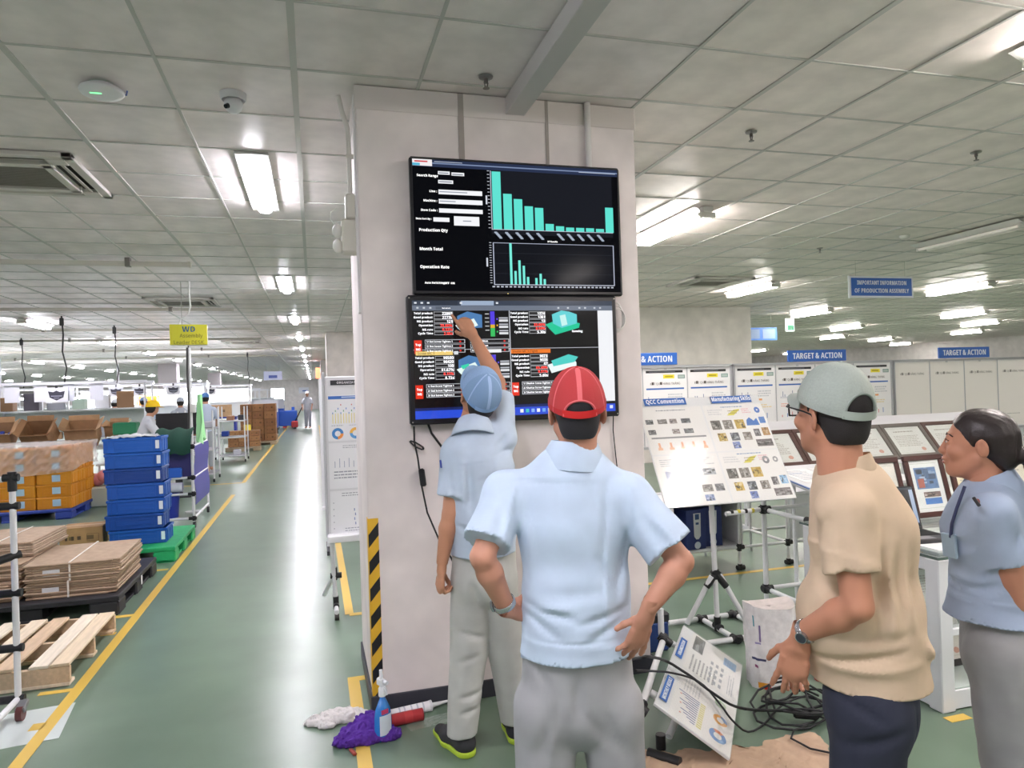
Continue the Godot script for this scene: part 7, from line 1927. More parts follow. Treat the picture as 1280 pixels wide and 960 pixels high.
func left_goods() -> void:
	# wooden pallet
	var t := thing("wooden_pallet", "bare wooden pallet with gaps between its slats at the left edge of the aisle", "pallet", Vector3(-1.37, 0, -4.49))
	var xs := [-0.05, -0.155, -0.33, -0.46, -0.62, -0.77, -0.93, -1.08, -1.2]
	for k in xs.size():
		pallet_board(t, "slat", Vector3(xs[k], 0.122, -0.48), Vector3(0.096, 0.018, 0.96), [0, 3, 2, 1, 3, 0, 2, 1, 3][k])
	for k in 3:
		pallet_board(t, "stringer", Vector3(-0.62, 0.066, [-0.015, -0.48, -0.945][k]), Vector3(1.24, 0.092, 0.03), 2)
		pallet_board(t, "runner", Vector3(-0.62, 0.011, [-0.045, -0.48, -0.915][k]), Vector3(1.24, 0.02, 0.09), [1, 0, 2][k])
	# black pallet with bundles
	plastic_pallet("plastic_pallet", "black plastic pallet under the tied carton bundles", "2c2c31", Vector3(-2.62, 0, -5.82), 1.18, 1.3, 0.145)
	one("tag_label", MB.new().box(Vector3(0, 0, 0), Vector3(0.004, 0.07, 0.035)), mat("e8e8ea"), "small white tag hanging on the side of the black pallet", "tag", Vector3(-1.432, 0.09, -6.5), 0.0)
	bundle("lower tied bundle of flattened cartons at the front right of the black pallet", Vector3(-1.78, 0.147, -6.3), 0.62, 0.74, 7, "b79c82")
	bundle("upper tied bundle of flattened cartons at the front right of the black pallet", Vector3(-1.775, 0.268, -6.31), 0.64, 0.76, 8, "bfa58b", 0.02)
	bundle("lower tied bundle of flattened cartons left on the black pallet behind the cart post", Vector3(-2.37, 0.147, -6.35), 0.5, 0.8, 8, "a98d74")
	bundle("middle tied bundle of flattened cartons left on the black pallet behind the cart post", Vector3(-2.375, 0.285, -6.42), 0.49, 0.78, 7, "b49a80")
	bundle("topmost tied bundle of flattened cartons left on the black pallet behind the cart post", Vector3(-2.37, 0.406, -6.62), 0.5, 0.72, 7, "c2aa92", -0.03)
	# green pallet with blue crates
	plastic_pallet("plastic_pallet", "bright green plastic pallet under the stack of blue crates", "1fa864", Vector3(-2.5, 0, -7.5), 1.15, 1.2, 0.15)
	for k in 7:
		var c := crate("blue_crate", "blue plastic crate, %s from the bottom of the blue stack" % ORD[k], "crate", ["1c56ac", "17489a", "1a55ae", "1a55ae", "153f8c", "1c58b0", "1d5db8"][k], Vector3(-1.76 + [0.03, 0.0, 0.02, 0.02, 0.0, 0.01, 0.0][k], 0.152 + k * 0.153, -7.93), Vector3(0.53, 0.15, 0.37), "dfe4ea", true, "blue crates on the green pallet", [0.0, 0.01, -0.01, 0.012, 0.0, -0.008, 0.0][k])
		c.set_meta("kind", "")
		c.remove_meta("kind")
	var bag := MB.new()
	var nz := FastNoiseLite.new(); nz.seed = 5; nz.frequency = 9.0
	bag.sheet(14, 10, func(u, v): return Vector3((u - 0.5) * 0.44, 0.012 + 0.03 * nz.get_noise_2d(u, v) + 0.02 * sin(u * PI) * sin(v * PI), (0.5 - v) * 0.28), 0.004)
	one("plastic_liner", bag, mat("e6e8ee", 0.4), "crumpled white plastic liner on the topmost blue crate", "plastic sheet", Vector3(-1.78, 1.212, -7.93))
	t = carton("brown carton with handling marks on the green pallet left of the blue crates", Vector3(-2.26, 0.152, -7.98), Vector3(0.38, 0.2, 0.32), "b18a5c", "", 0.06)
	var pm := MB.new()
	for e in [[-0.13, 0.02, 0.04], [-0.075, 0.022, 0.04], [-0.02, 0.03, 0.035]]:
		pm.box(Vector3(e[0], 0.1, 0.161), Vector3(e[1], e[2], 0.002))
	part("mark", pm, mat("4a3826"), t)
	var fr := MB.new()
	for e in [[Vector3(0.1, 0.135, 0.161), Vector3(0.1, 0.003, 0.002)], [Vector3(0.1, 0.065, 0.161), Vector3(0.1, 0.003, 0.002)], [Vector3(0.05, 0.1, 0.161), Vector3(0.003, 0.07, 0.002)], [Vector3(0.15, 0.1, 0.161), Vector3(0.003, 0.07, 0.002)]]:
		fr.box(e[0], e[1])
	part("mark_frame", fr, mat("6a5236"), t)
	# orange crates on a blue pallet, wrapped
	plastic_pallet("plastic_pallet", "blue plastic pallet under the orange crates", "2b45a0", Vector3(-4.75, 0, -10.85), 1.52, 1.45, 0.14)
	var cols := [-3.45, -3.88, -4.31]
	for cI in 3:
		for r in 5:
			crate("orange_crate", "orange crate at the front, %s column from right, %s from the bottom" % [ORD[cI], ORD[r]], "crate", ["d98f1c", "d58a18", "dd951f"][(r + cI) % 3], Vector3(cols[cI], 0.142 + r * 0.167, -11.07), Vector3(0.425, 0.165, 0.34), "a9c9da", false, "orange crates on the blue pallet")
	for dI in 3:
		for r in (5 if dI < 2 else 2):
			crate("orange_crate", "orange crate behind the front right column, %s stack back, %s from bottom" % [ORD[dI], ORD[r]], "crate", ["d98f1c", "d58a18", "dd951f"][(r + dI) % 3], Vector3(-3.45, 0.142 + r * 0.167, -11.42 - dI * 0.345), Vector3(0.425, 0.165, 0.34), "", false, "orange crates on the blue pallet")
	var film := MB.new()
	film.sheet(110, 14, func(u, v):
		var pts := [Vector3(-4.6, 0, -10.88), Vector3(-3.215, 0, -10.88), Vector3(-3.215, 0, -12.0), Vector3(-4.6, 0, -12.0)]
		var s: float = u * 3.0
		var k := mini(int(s), 2)
		var p: Vector3 = pts[k].lerp(pts[k + 1], s - k)
		var nn := Vector3(0, 0, 1) if k == 0 else Vector3(1, 0, 0) if k == 1 else Vector3(0, 0, -1)
		return p + nn * (0.014 + 0.03 * nz.get_noise_2d(u * 14.0, v * 0.6)) + Vector3(0, 0.66 + v * 0.36 - 0.05 * (1.0 - v) * sin(u * 9.0), 0))
	film.sheet(30, 10, func(u, v): return Vector3(lerpf(-4.6, -3.2, u), 1.0 + 0.03 * sin(u * PI) * sin(v * PI) + 0.012 * nz.get_noise_2d(u * 14.0, v * 12.0), lerpf(-10.87, -12.0, v)))
	var fm := clear_mat("f6f2ee", 0.3, 0.3)
	one("stretch_film", film, fm, "clear stretch film wrapped round the top of the orange crates", "stretch film")
	# pipe cart at the left edge
	t = thing("pipe_cart", "white pipe cart with black joints and castors at the left edge of the picture", "cart", Vector3(-1.5, 0, -4.15))
	var L := [[Vector3(0, 0.08, 0), Vector3(0, 1.23, 0)], [Vector3(-0.9, 0.08, 0), Vector3(-0.9, 1.23, 0)], [Vector3(0, 0.08, 0.7), Vector3(0, 1.0, 0.7)], [Vector3(-0.9, 0.08, 0.7), Vector3(-0.9, 1.0, 0.7)]]
	for y in [0.35, 0.63, 1.075]:
		L.append([Vector3(0, y, 0), Vector3(-0.9, y, 0)])
	L.append([Vector3(0, 0.09, 0), Vector3(-0.9, 0.09, 0)]); L.append([Vector3(0, 0.09, 0), Vector3(0, 0.09, 0.7)]); L.append([Vector3(-0.9, 0.09, 0), Vector3(-0.9, 0.09, 0.7)]); L.append([Vector3(0, 1.22, 0), Vector3(0, 1.22, 0.0) + Vector3(-0.9, -0.12, 0)])
	L.append([Vector3(0, 0.82, 0.0), Vector3(-0.35, 0.74, 0.25)])
	pipes(t, L, 0.0155)
	var J := [[Vector3(0, 1.22, 0), [Vector3(0, -0.07, 0), Vector3(-0.04, 0, 0)]]]
	for y in [0.09, 0.35, 0.63, 1.075]:
		J.append([Vector3(0, y, 0), [Vector3(-0.08, 0, 0)]])
	J.append([Vector3(0, 0.82, 0), [Vector3(-0.07, -0.016, 0.05)]])
	joints(t, J, 0.0205)
	for e in [Vector3(0.03, 0, 0.06), Vector3(-0.9, 0, 0.06), Vector3(0.03, 0, 0.66), Vector3(-0.9, 0, 0.66)]:
		var w := part("castor_wheel", MB.new().tube(e + Vector3(-0.014, 0.036, 0), e + Vector3(0.014, 0.036, 0), 0.036, 0.036, 18), mat("5c2c2c", 0.5), t)
		part("castor_fork", MB.new().box(e + Vector3(0, 0.065, -0.02), Vector3(0.045, 0.03, 0.07), Basis(Vector3.RIGHT, 0.4), 0.004), mat("8f9094", 0.35, 0.7), w)
	for k in 5:
		part("tape_ring", MB.new().tube(Vector3(-0.07 - 0.055 * k, 0.804 - 0.0126 * k, 0.05 + 0.039 * k), Vector3(-0.09 - 0.055 * k, 0.7995 - 0.0126 * k, 0.064 + 0.039 * k), 0.0168, 0.0168, 10), mat("1b1b1d", 0.5), t)
	var bs := MB.new().box(Vector3(0, 0, 0), Vector3(0.42, 0.1, 0.3), Basis.IDENTITY, 0.01)
	one("blue_tray", bs, mat("3148a8", 0.5), "blue tray on the cart shelf at the left edge", "tray", Vector3(-1.8, 0.7, -4.0), 0.1)
	# cart with the purple side panel
	t = thing("panel_cart", "white pipe cart with a purple side panel beside the aisle", "cart", Vector3(-1.62, 0, -9.95))
	L = []
	for x in [0.16, -0.34]:
		for z in [0.6, -0.6]:
			L.append([Vector3(x, 0.08, z), Vector3(x, 1.15, z)])
	for y in [0.12, 0.42, 0.62, 1.0]:
		L.append([Vector3(0.16, y, 0.6), Vector3(-0.34, y, 0.6)]); L.append([Vector3(0.16, y, 0.6), Vector3(0.16, y, -0.6)])
	pipes(t, L, 0.015)
	J = []
	for y in [0.12, 0.42, 0.62, 1.0]:
		J.append([Vector3(0.16, y, 0.6), [Vector3(-0.06, 0, 0), Vector3(0, 0.03, 0)]]); J.append([Vector3(-0.34, y, 0.6), [Vector3(0.06, 0, 0)]])
	joints(t, J, 0.02)
	part("side_panel", MB.new().sheet(10, 8, func(u, v): return Vector3(0.18 + 0.012 * sin(v * 9.0), 0.28 + v * 0.72, lerpf(0.58, -0.58, u)), 0.006), mat("4d4a9e", 0.45), t)
	part("front_panel", MB.new().box(Vector3(-0.09, 0.8, 0.59), Vector3(0.46, 0.34, 0.01)), mat("2d2a66", 0.6), t)
	for z in [0.58, -0.58]:
		for x in [0.16, -0.34]:
			part("castor", MB.new().tube(Vector3(x - 0.015, 0.04, z), Vector3(x + 0.015, 0.04, z), 0.04, 0.04, 14), mat("2c2c30", 0.5), t)
	var gc := MB.new()
	gc.sheet(14, 12, func(u, v): return Vector3(lerpf(-0.26, 0.16, u), 0.92 + 0.3 * sin(v * PI * 0.5) + 0.015 * sin(u * 14.0), 0.12 + 0.36 * cos(v * PI * 0.5)), 0.012)
	one("green_cloth", gc, noise_mat("", "1f4a3c", 6.0, 0.95, 0.05, 0.3), "dark green cloth draped over the cart with the purple panel", "cloth", Vector3(-1.62, 0, -9.7))
	var jk := MB.new()
	jk.sheet(14, 16, func(u, v): return Vector3(0.05 * sin(u * 11.0 + v * 3.0) * (1.0 - v * 0.6), 0.62 * v - 0.04 * sin(u * 8.0) * (1.0 - v), lerpf(0.17, -0.17, u) * lerpf(1.2, 0.35, v)), 0.01)
	one("hung_jacket", jk, mat("a8e4a8", 0.8), "pale green jacket hanging on the sign pole above the purple panel", "jacket", Vector3(-1.47, 1.02, -10.15))
	var bl := MB.new()
	bl.box(Vector3(0, 0.06, 0), Vector3(0.3, 0.12, 0.2), Basis.IDENTITY, 0.01)
	one("blue_bin", bl, mat("2a62c8", 0.45), "small blue bin on the upper shelf of the cart with the purple panel", "bin", Vector3(-1.73, 0.63, -9.42))
	one("blue_bin", MB.new().lathe([Vector2(0, 0), Vector2(0.1, 0), Vector2(0.12, 0.3), Vector2(0.112, 0.3), Vector2(0.1, 0.02)]), mat("2438a4", 0.45), "blue bucket on the lowest shelf of the cart with the purple panel", "bin", Vector3(-1.75, 0.135, -9.45))
	one("white_roll", MB.new().tube(Vector3(-0.15, 0, 0), Vector3(0.13, 0, 0), 0.06, 0.06, 18), mat("d9dae2", 0.5), "white roll lying on the middle shelf of the cart with the purple panel", "roll", Vector3(-1.72, 0.5, -9.42))
	one("red_flag", MB.new().sheet(6, 8, func(u, v): return Vector3(lerpf(-0.05, 0.05, u), 0.38 * v, 0.01 * sin(v * 8.0)), 0.006), mat("d8402c", 0.6), "narrow red and yellow strip hanging beside the blue crates", "banner", Vector3(-1.92, 0.68, -9.2))
	one("yellow_patch", MB.new().box(Vector3.ZERO, Vector3(0.07, 0.07, 0.006)), mat("f0c238", 0.6), "yellow patch on the red hanging strip", "tag", Vector3(-1.92, 0.86, -9.185))
	# sign and its pole
	t = thing("hanging_sign", "yellow box sign reading WD Assembly Leader DESK hanging over the work area", "sign", Vector3(-1.56, 2.425, -10.0), 0.12)
	part("box", MB.new().box(Vector3.ZERO, Vector3(0.45, 0.27, 0.13), Basis.IDENTITY, 0.006), mat("e4e0d4", 0.5), t)
	part("face", MB.new().box(Vector3(0, 0, 0.066), Vector3(0.445, 0.265, 0.004)), mat("e6df3c", 0.5), t)
	var w2 := MB.new()
	words(w2, "WD", 0.07, Transform3D(Basis.IDENTITY, Vector3(0, 0.072, 0.0685)), true, 0, 0.002)
	part("lettering", w2, mat("2f6f9a"), t)
	w2 = MB.new()
	words(w2, "Assembly", 0.046, Transform3D(Basis.IDENTITY, Vector3(0.03, -0.02, 0.0685)), false, 0, 0.002)
	words(w2, "Leader DESK", 0.046, Transform3D(Basis.IDENTITY, Vector3(0.0, -0.1, 0.0685)), false, 0, 0.002)
	part("small_lettering", w2, mat("8a8230"), t)
	part("cord", MB.new().path([Vector3(-0.12, 0.13, 0), Vector3(-0.1, 0.2, 0), Vector3(0.0, 0.28, 0), Vector3(0.03, 0.38, 0), Vector3(0.015, 0.55, 0), Vector3(0.02, 0.71, 0)], 0.01), mat("e2dfda"), t)
	part("hook", MB.new().tube(Vector3(-0.08, 0.13, 0), Vector3(-0.08, 0.7, 0), 0.004), mat("b0aca6"), t)
	t = thing("sign_pole", "tall thin black and white pole standing under the yellow box sign", "pole", Vector3(-1.66, 0, -10.62))
	part("tube", MB.new().tube(Vector3(0, 0, 0), Vector3(0, 2.3, 0), 0.022), mat("dadada", 0.35), t)
	part("cable", MB.new().path([Vector3(-0.02, 2.3, 0.02), Vector3(-0.028, 1.9, 0.02), Vector3(-0.02, 1.5, 0.022), Vector3(-0.03, 1.1, 0.02)], 0.014), mat("3a3838", 0.6), t)
	part("socket", MB.new().box(Vector3(0.03, 1.45, 0.02), Vector3(0.07, 0.12, 0.05), Basis.IDENTITY, 0.006), mat("d2d0cc"), t)
	part("foot", MB.new().tube(Vector3(0, 0, 0), Vector3(0, 0.02, 0), 0.12, 0.11, 20), mat("c8c8c8"), t)

func worker(label: String, at: Vector3, face: float, shirt: String, trousers: String, capc: String, h: float, lean: float, arms: float) -> Node3D:   # a person far away
	var t := thing("person", label, "person", at, face)
	var s := h / 1.7
	var body := Field.new(Vector3(-0.4, 0, -0.5), Vector3(0.4, 1.8, 0.4), 0.022)
	var top := Vector3(0, 0.95, 0) + Vector3(0, 0.5 * cos(lean), -0.5 * sin(lean))
	var hd := top + Vector3(0, 0.2, -0.04 - 0.1 * sin(lean))
	body.ell(hd, Vector3(0.075, 0.115, 0.092), 0.01)
	body.cone(top, hd, 0.055, 0.052, 0.02)
	body.cone(top, Vector3(0, 0.95, 0), 0.1, 0.11, 0.03, Vector3.FORWARD, 1.4)
	var hands := []
	for sg in [-1.0, 1.0]:
		var sh := top + Vector3(sg * 0.17, -0.06, 0)
		var el := sh + Vector3(sg * 0.07, -0.24 + 0.08 * arms, -0.06 - 0.1 * arms)
		var wr := el + Vector3(-sg * 0.02, -0.22 + 0.2 * arms, -0.05 - 0.16 * arms)
		body.cone(sh, el, 0.045, 0.036, 0.02); body.cone(el, wr, 0.036, 0.026, 0.02); body.cone(wr, wr + (wr - el).normalized() * 0.12, 0.034, 0.02, 0.02)
		hands.append([sh, el])
		body.cone(Vector3(sg * 0.09, 0.9, 0), Vector3(sg * 0.1, 0.06, 0.03 * sg), 0.07, 0.04, 0.02)
		body.cone(Vector3(sg * 0.1, 0.05, 0.03 * sg + 0.03), Vector3(sg * 0.11, 0.04, 0.03 * sg - 0.15), 0.042, 0.035, 0.02)
	var m := MB.new(); body.to(m, Transform3D(Basis.from_scale(Vector3(s, s, s)), Vector3.ZERO))
	part("body", m, mat("bb8a70", 0.6), t)
	var f := Field.new(Vector3(-0.45, 0.8, -0.6), Vector3(0.45, 1.7, 0.4), 0.022)
	f.cone(top - Vector3(0, 0.06, 0), Vector3(0, 0.92, 0), 0.155, 0.165, 0.04, Vector3.FORWARD, 1.4)
	for e in hands:
		f.cone(e[0], (e[0] as Vector3).lerp(e[1], 0.75), 0.07, 0.07, 0.04)
	f.cut(Vector3.DOWN, Vector3(0, 0.85, 0))
	m = MB.new(); f.to(m, Transform3D(Basis.from_scale(Vector3(s, s, s)), Vector3.ZERO))
	part("shirt", m, mat(shirt, 0.9), t)
	f = Field.new(Vector3(-0.3, 0.04, -0.3), Vector3(0.3, 1.05, 0.3), 0.022)
	f.cone(Vector3(0, 0.95, 0), Vector3(0, 0.86, 0), 0.14, 0.15, 0.03, Vector3.FORWARD, 1.3)
	for sg in [-1.0, 1.0]:
		f.cone(Vector3(sg * 0.085, 0.86, 0), Vector3(sg * 0.1, 0.06, 0.03 * sg), 0.095, 0.066, 0.03)
	f.cut(Vector3.DOWN, Vector3(0, 0.08, 0))
	m = MB.new(); f.to(m, Transform3D(Basis.from_scale(Vector3(s, s, s)), Vector3.ZERO))
	part("trousers", m, mat(trousers, 0.9), t)
	var c := MB.new()
	hd *= s
	c.sheet(20, 6, func(u, v): return hd + Vector3(sin(u * TAU) * 0.088 * cos(v * PI / 2 * 0.98), 0.03 + 0.105 * sin(v * PI / 2), cos(u * TAU) * 0.106 * cos(v * PI / 2 * 0.98)), 0.004)
	part("cap_crown", c, mat(capc, 0.7), t)
	c = MB.new()
	c.sheet(10, 4, func(u, v): return hd + Vector3((u - 0.5) * 0.15, 0.03 - 0.012 * v, -0.08 - 0.09 * v * sin(PI * (0.15 + 0.7 * u))), 0.004)
	part("cap_brim", c, mat(capc, 0.7), t)
	var hm := MB.new().ball(hd + Vector3(0, 0.01, 0.022), Vector3(0.08, 0.1, 0.088))
	part("hair", hm, mat("1c1817", 0.8), t)
	return t

func open_box(label: String, at: Vector3, s: Vector3, turn: float, tilt: float, hex: String) -> Node3D:
	var t := thing("open_carton", label, "cardboard box", at, turn)
	var m := noise_mat(hex, hex, 2.0, 0.85, 0.02)
	var b := Basis(Vector3.RIGHT, tilt)
	var o := Vector3(0, sin(absf(tilt)) * s.z / 2, 0)
	var k := 0.008
	var st := MB.new()
	st.box(o + b * Vector3(0, k / 2, 0), Vector3(s.x, k, s.z), b)
	for sg in [-1.0, 1.0]:
		st.box(o + b * Vector3(sg * s.x / 2, s.y / 2, 0), Vector3(k, s.y, s.z), b); st.box(o + b * Vector3(0, s.y / 2, sg * s.z / 2), Vector3(s.x, s.y, k), b)
	part("box", st, m, t)
	for sg in [-1.0, 1.0]:
		var fb := b * Basis(Vector3.BACK, -sg * 0.9)
		part("flap", MB.new().box(o + b * Vector3(sg * s.x / 2, s.y, 0) + fb * Vector3(0, s.x * 0.11, 0), Vector3(k, s.x * 0.22, s.z), fb), m, t)
		var gb := b * Basis(Vector3.RIGHT, sg * 0.8)
		part("flap", MB.new().box(o + b * Vector3(0, s.y, sg * s.z / 2) + gb * Vector3(0, s.z * 0.12, 0), Vector3(s.x, s.z * 0.24, k), gb), m, t)
	return t

func bench(label: String, at: Vector3, w: float, hex: String, lit: float) -> void:   # an assembly bench: pipe frame, table, shelf, back sheets and a strip lamp
	var t := thing("assembly_bench", label, "workbench", at, 0.0, "assembly benches of the work area")
	var wh := mat("dcdde2", 0.4)
	for x in [-w / 2, 0.0, w / 2]:
		for z in [0.35, -0.35]:
			part("post", MB.new().tube(Vector3(x, 0, z), Vector3(x, 2.0, z), 0.022, 0.022, 8), wh, t)
	part("tabletop", MB.new().box(Vector3(0, 0.82, 0), Vector3(w, 0.04, 0.8), Basis.IDENTITY, 0.005), mat("c4ccc8", 0.5), t)
	part("shelf", MB.new().box(Vector3(0, 1.42, -0.1), Vector3(w, 0.03, 0.45), Basis.IDENTITY, 0.005), mat("d2d6d6", 0.5), t)
	part("back_sheet", MB.new().box(Vector3(0, 1.15, -0.36), Vector3(w, 0.5, 0.01)), mat(hex, 0.5), t)
	part("top_beam", MB.new().box(Vector3(0, 1.98, 0.35), Vector3(w + 0.1, 0.05, 0.05)).box(Vector3(0, 1.98, -0.35), Vector3(w + 0.1, 0.05, 0.05)), wh, t)
	if lit > 0.0:
		part("strip_lamp", MB.new().box(Vector3(0, 1.72, 0.1), Vector3(w * 0.92, 0.05, 0.1), Basis.IDENTITY, 0.01), glow("fbfbff", TUBE_GLOW * 0.5), t)
		if lit > 0.8: part("light_panel", MB.new().box(Vector3(0, 1.66, -0.33), Vector3(w * 0.94, 0.4, 0.012)), mat("eef0f4", 0.4), t)
		var l := AreaLight3D.new()
		l.name = "lamp"; l.area_size = Vector2(w * 0.9, 0.1); l.light_color = Color("fbfbff"); l.light_energy = LAMP * lit
		l.position = Vector3(0, 1.69, 0.1); l.rotation.x = -PI / 2; l.shadow_enabled = true; l.area_range = 30.0
		t.add_child(l)

func far_hall() -> void:
	# packing bench with open boxes behind the orange crates
	var t := thing("packing_bench", "long packing bench behind the orange crates, covered with open boxes", "workbench", Vector3(-4.9, 0, -13.4))
	part("tabletop", MB.new().box(Vector3(0, 0.82, 0), Vector3(3.4, 0.04, 1.0), Basis.IDENTITY, 0.006), mat("b9bdb8", 0.5), t)
	for x in [-1.6, 0.0, 1.6]:
		for z in [0.42, -0.42]:
			part("leg", MB.new().tube(Vector3(x, 0, z), Vector3(x, 0.8, z), 0.022, 0.022, 8), mat("d9dadd", 0.4), t)
	var ob := ["open carton full of blue and white packets at the left end of the packing bench", "tilted empty open carton second from the left on the packing bench", "wide open carton with dark parts in the middle of the packing bench", "open carton at the right end of the packing bench near the yellow cap"]
	var op := [[Vector3(-4.95, 0.842, -13.15), Vector3(0.5, 0.3, 0.38), 0.1, 0.55], [Vector3(-4.3, 0.842, -13.15), Vector3(0.4, 0.3, 0.36), -0.12, 0.7], [Vector3(-3.78, 0.842, -13.45), Vector3(0.46, 0.3, 0.36), 0.06, 0.5], [Vector3(-3.32, 0.842, -13.7), Vector3(0.3, 0.3, 0.3), -0.06, 0.3]]
	for k in 4:
		open_box(ob[k], op[k][0], op[k][1], op[k][2], op[k][3], ["b08a64", "a07a55", "b9936c", "bd9670"][k])
	for k in 14:
		var c: String = ["e4e6ee", "3552b8", "dfe2ea", "2d3f9a"][k % 4]
		one("packet", MB.new().box(Vector3(0, 0.07, 0), Vector3(0.055, 0.17, 0.1), Basis(Vector3.RIGHT, 0.3), 0.008), mat(c, 0.5), "%s packet in the leftmost open carton, %s from left of %s row" % ["white" if k % 2 == 0 else "blue", ORD[k % 7], ["near", "rear"][k / 7]], "packet", Vector3(-5.13 + 0.06 * (k % 7), 0.95 + 0.02 * (k % 3), -13.05 - 0.13 * (k / 7)), 0.2, "packets in the leftmost open carton")
	for k in 8:
		one("small_part", MB.new().box(Vector3(0, 0.04, 0), Vector3(0.1, 0.08, 0.1), Basis.IDENTITY, 0.015), mat(["3f3f6a", "5a5a66", "38384a", "6a5f8a"][k % 4], 0.5), "dark moulded part on the packing bench front edge, %s from the left" % ORD[k], "part", Vector3(-4.5 + k * 0.14, 0.842, -12.98 + 0.03 * (k % 3)), k * 0.4, "dark parts on the packing bench")
	carton("small brown carton with a white sheet on top, right of the film wrapped crates", Vector3(-3.0, 0.6, -12.55), Vector3(0.34, 0.26, 0.3), "a8825c")
	one("white_sheet", MB.new().box(Vector3(0, 0, 0), Vector3(0.34, 0.006, 0.3), Basis(Vector3.BACK, 0.3)), mat("e8e8ea", 0.5), "white sheet tilted over the small brown carton right of the film wrapped crates", "paper", Vector3(-3.0, 0.91, -12.52))
	t = thing("small_table", "low table under the small brown carton beside the orange crates", "table", Vector3(-2.95, 0, -12.6))
	part("tabletop", MB.new().box(Vector3(0, 0.585, 0), Vector3(0.75, 0.03, 0.5)), mat("c8ccc8"), t)
	for x in [-0.34, 0.34]:
		for z in [0.2, -0.2]:
			part("leg", MB.new().tube(Vector3(x, 0, z), Vector3(x, 0.58, z), 0.018, 0.018, 8), mat("dadada"), t)
	var pk := MB.new()
	for k in 5:
		pk.ball(Vector3(0.09 * (k - 2), 0.1 + 0.05 * (k % 2), 0.04 * (k % 3)), Vector3(0.1, 0.1, 0.09), Basis.IDENTITY, 10, 6)
	one("pink_bag", pk, mat("e09aa8", 0.6), "pink and cream bundle of bags under the small table left of the blue crates", "bag", Vector3(-3.02, 0.3, -12.0))
	one("grey_bin", MB.new().box(Vector3(0, 0.15, 0), Vector3(0.5, 0.3, 0.4), Basis.IDENTITY, 0.02), mat("b4bdb2", 0.5), "pale bin on the floor under the pink bags", "bin", Vector3(-3.02, 0, -12.0))
	worker("worker in a yellow cap and grey shirt leaning behind the blue crates", Vector3(-2.62, 0, -11.9), -1.25, "c3c6cc", "8f9298", "f2c414", 1.52, 0.35, 0.6)
	one("green_crate", MB.new().box(Vector3(0, 0.1, 0), Vector3(0.36, 0.2, 0.3), Basis.IDENTITY, 0.02), mat("1d7a52", 0.5), "green crate left of the worker in the yellow cap", "crate", Vector3(-3.05, 1.02, -13.1))
	one("crate_stand", MB.new().box(Vector3(0, 0.5, 0), Vector3(0.3, 1.0, 0.25), Basis.IDENTITY, 0.01), mat("b9bdb8", 0.5), "pale stand under the green crate left of the yellow cap", "stand", Vector3(-3.05, 0.0, -13.1))
	t = thing("black_monitor", "black monitor back behind the worker in the yellow cap", "monitor", Vector3(-2.15, 0, -12.4))
	part("casing", MB.new().box(Vector3(0, 1.18, 0), Vector3(0.62, 0.36, 0.05), Basis.IDENTITY, 0.01), mat("1d1c20", 0.4), t)
	part("stand", MB.new().box(Vector3(0, 0.5, -0.04), Vector3(0.1, 1.0, 0.05)).box(Vector3(0, 0.01, 0), Vector3(0.4, 0.02, 0.3)), mat("2a2a2e"), t)
	# assembly benches
	bench("dim assembly bench with pale sheets at the far left, nearest of its row", Vector3(-6.2, 0, -16.5), 5.6, "c4ccc8", 0.0)
	bench("brightly lit assembly bench behind the yellow cap", Vector3(-4.4, 0, -20.5), 3.2, "eef0f4", 1.2)
	bench("brightly lit assembly bench right of the far column", Vector3(-3.4, 0, -25.5), 2.6, "eef0f4", 1.2)
	bench("lit assembly bench far back behind the packing bench", Vector3(-9.4, 0, -23.0), 4.0, "c9d0cc", 0.1)
	bench("lit assembly bench deep at the left end of the hall", Vector3(-14.0, 0, -27.0), 4.0, "c4cac8", 0.1)
	bench("lit assembly bench in the third row", Vector3(-8.0, 0, -31.0), 4.0, "d0d6d8", 0.25)
	bench("lit assembly bench in the third row, left end", Vector3(-15.0, 0, -36.0), 5.0, "cdd2d4", 0.2)
	# white cards with a dark machine drawing
	for k in 6:
		var p: Vector3 = [Vector3(-6.2, 1.72, -16.1), Vector3(-5.0, 1.74, -16.1), Vector3(-4.9, 1.82, -20.1), Vector3(-4.35, 1.82, -20.1), Vector3(-3.55, 1.82, -20.1), Vector3(-3.3, 1.8, -25.1)][k]
		var sc: float = 1.0 if k < 2 else 0.85
		t = thing("picture_card", "white card with a dark shield shaped drawing, %s from the left along the benches" % ORD[k], "card", p, 0.0, "white cards on the bench frames")
		part("card", MB.new().box(Vector3.ZERO, Vector3(0.4, 0.3, 0.01) * sc, Basis.IDENTITY, 0.002), mat("e8e8ee", 0.5), t)
		var sh := MB.new()
		sh.extrude(PackedVector2Array([Vector2(-0.15, 0.08), Vector2(-0.12, -0.05), Vector2(0, -0.11), Vector2(0.12, -0.05), Vector2(0.15, 0.08), Vector2(0.06, 0.06), Vector2(0, 0.09), Vector2(-0.06, 0.06)]), 0.002, Transform3D(Basis.from_scale(Vector3(sc, sc, sc)), Vector3(0, 0, 0.006)))
		part("drawing", sh, mat("3a3a46", 0.5), t)
		part("detail", MB.new().box(Vector3(0, -0.02, 0.009), Vector3(0.2, 0.02, 0.002)).box(Vector3(0, -0.06, 0.009), Vector3(0.1, 0.015, 0.002)), mat("8f90a0", 0.5), t)
		part("clip", MB.new().box(Vector3(0, 0.17 * sc, 0), Vector3(0.04, 0.06, 0.02)), mat("2c2c30"), t)
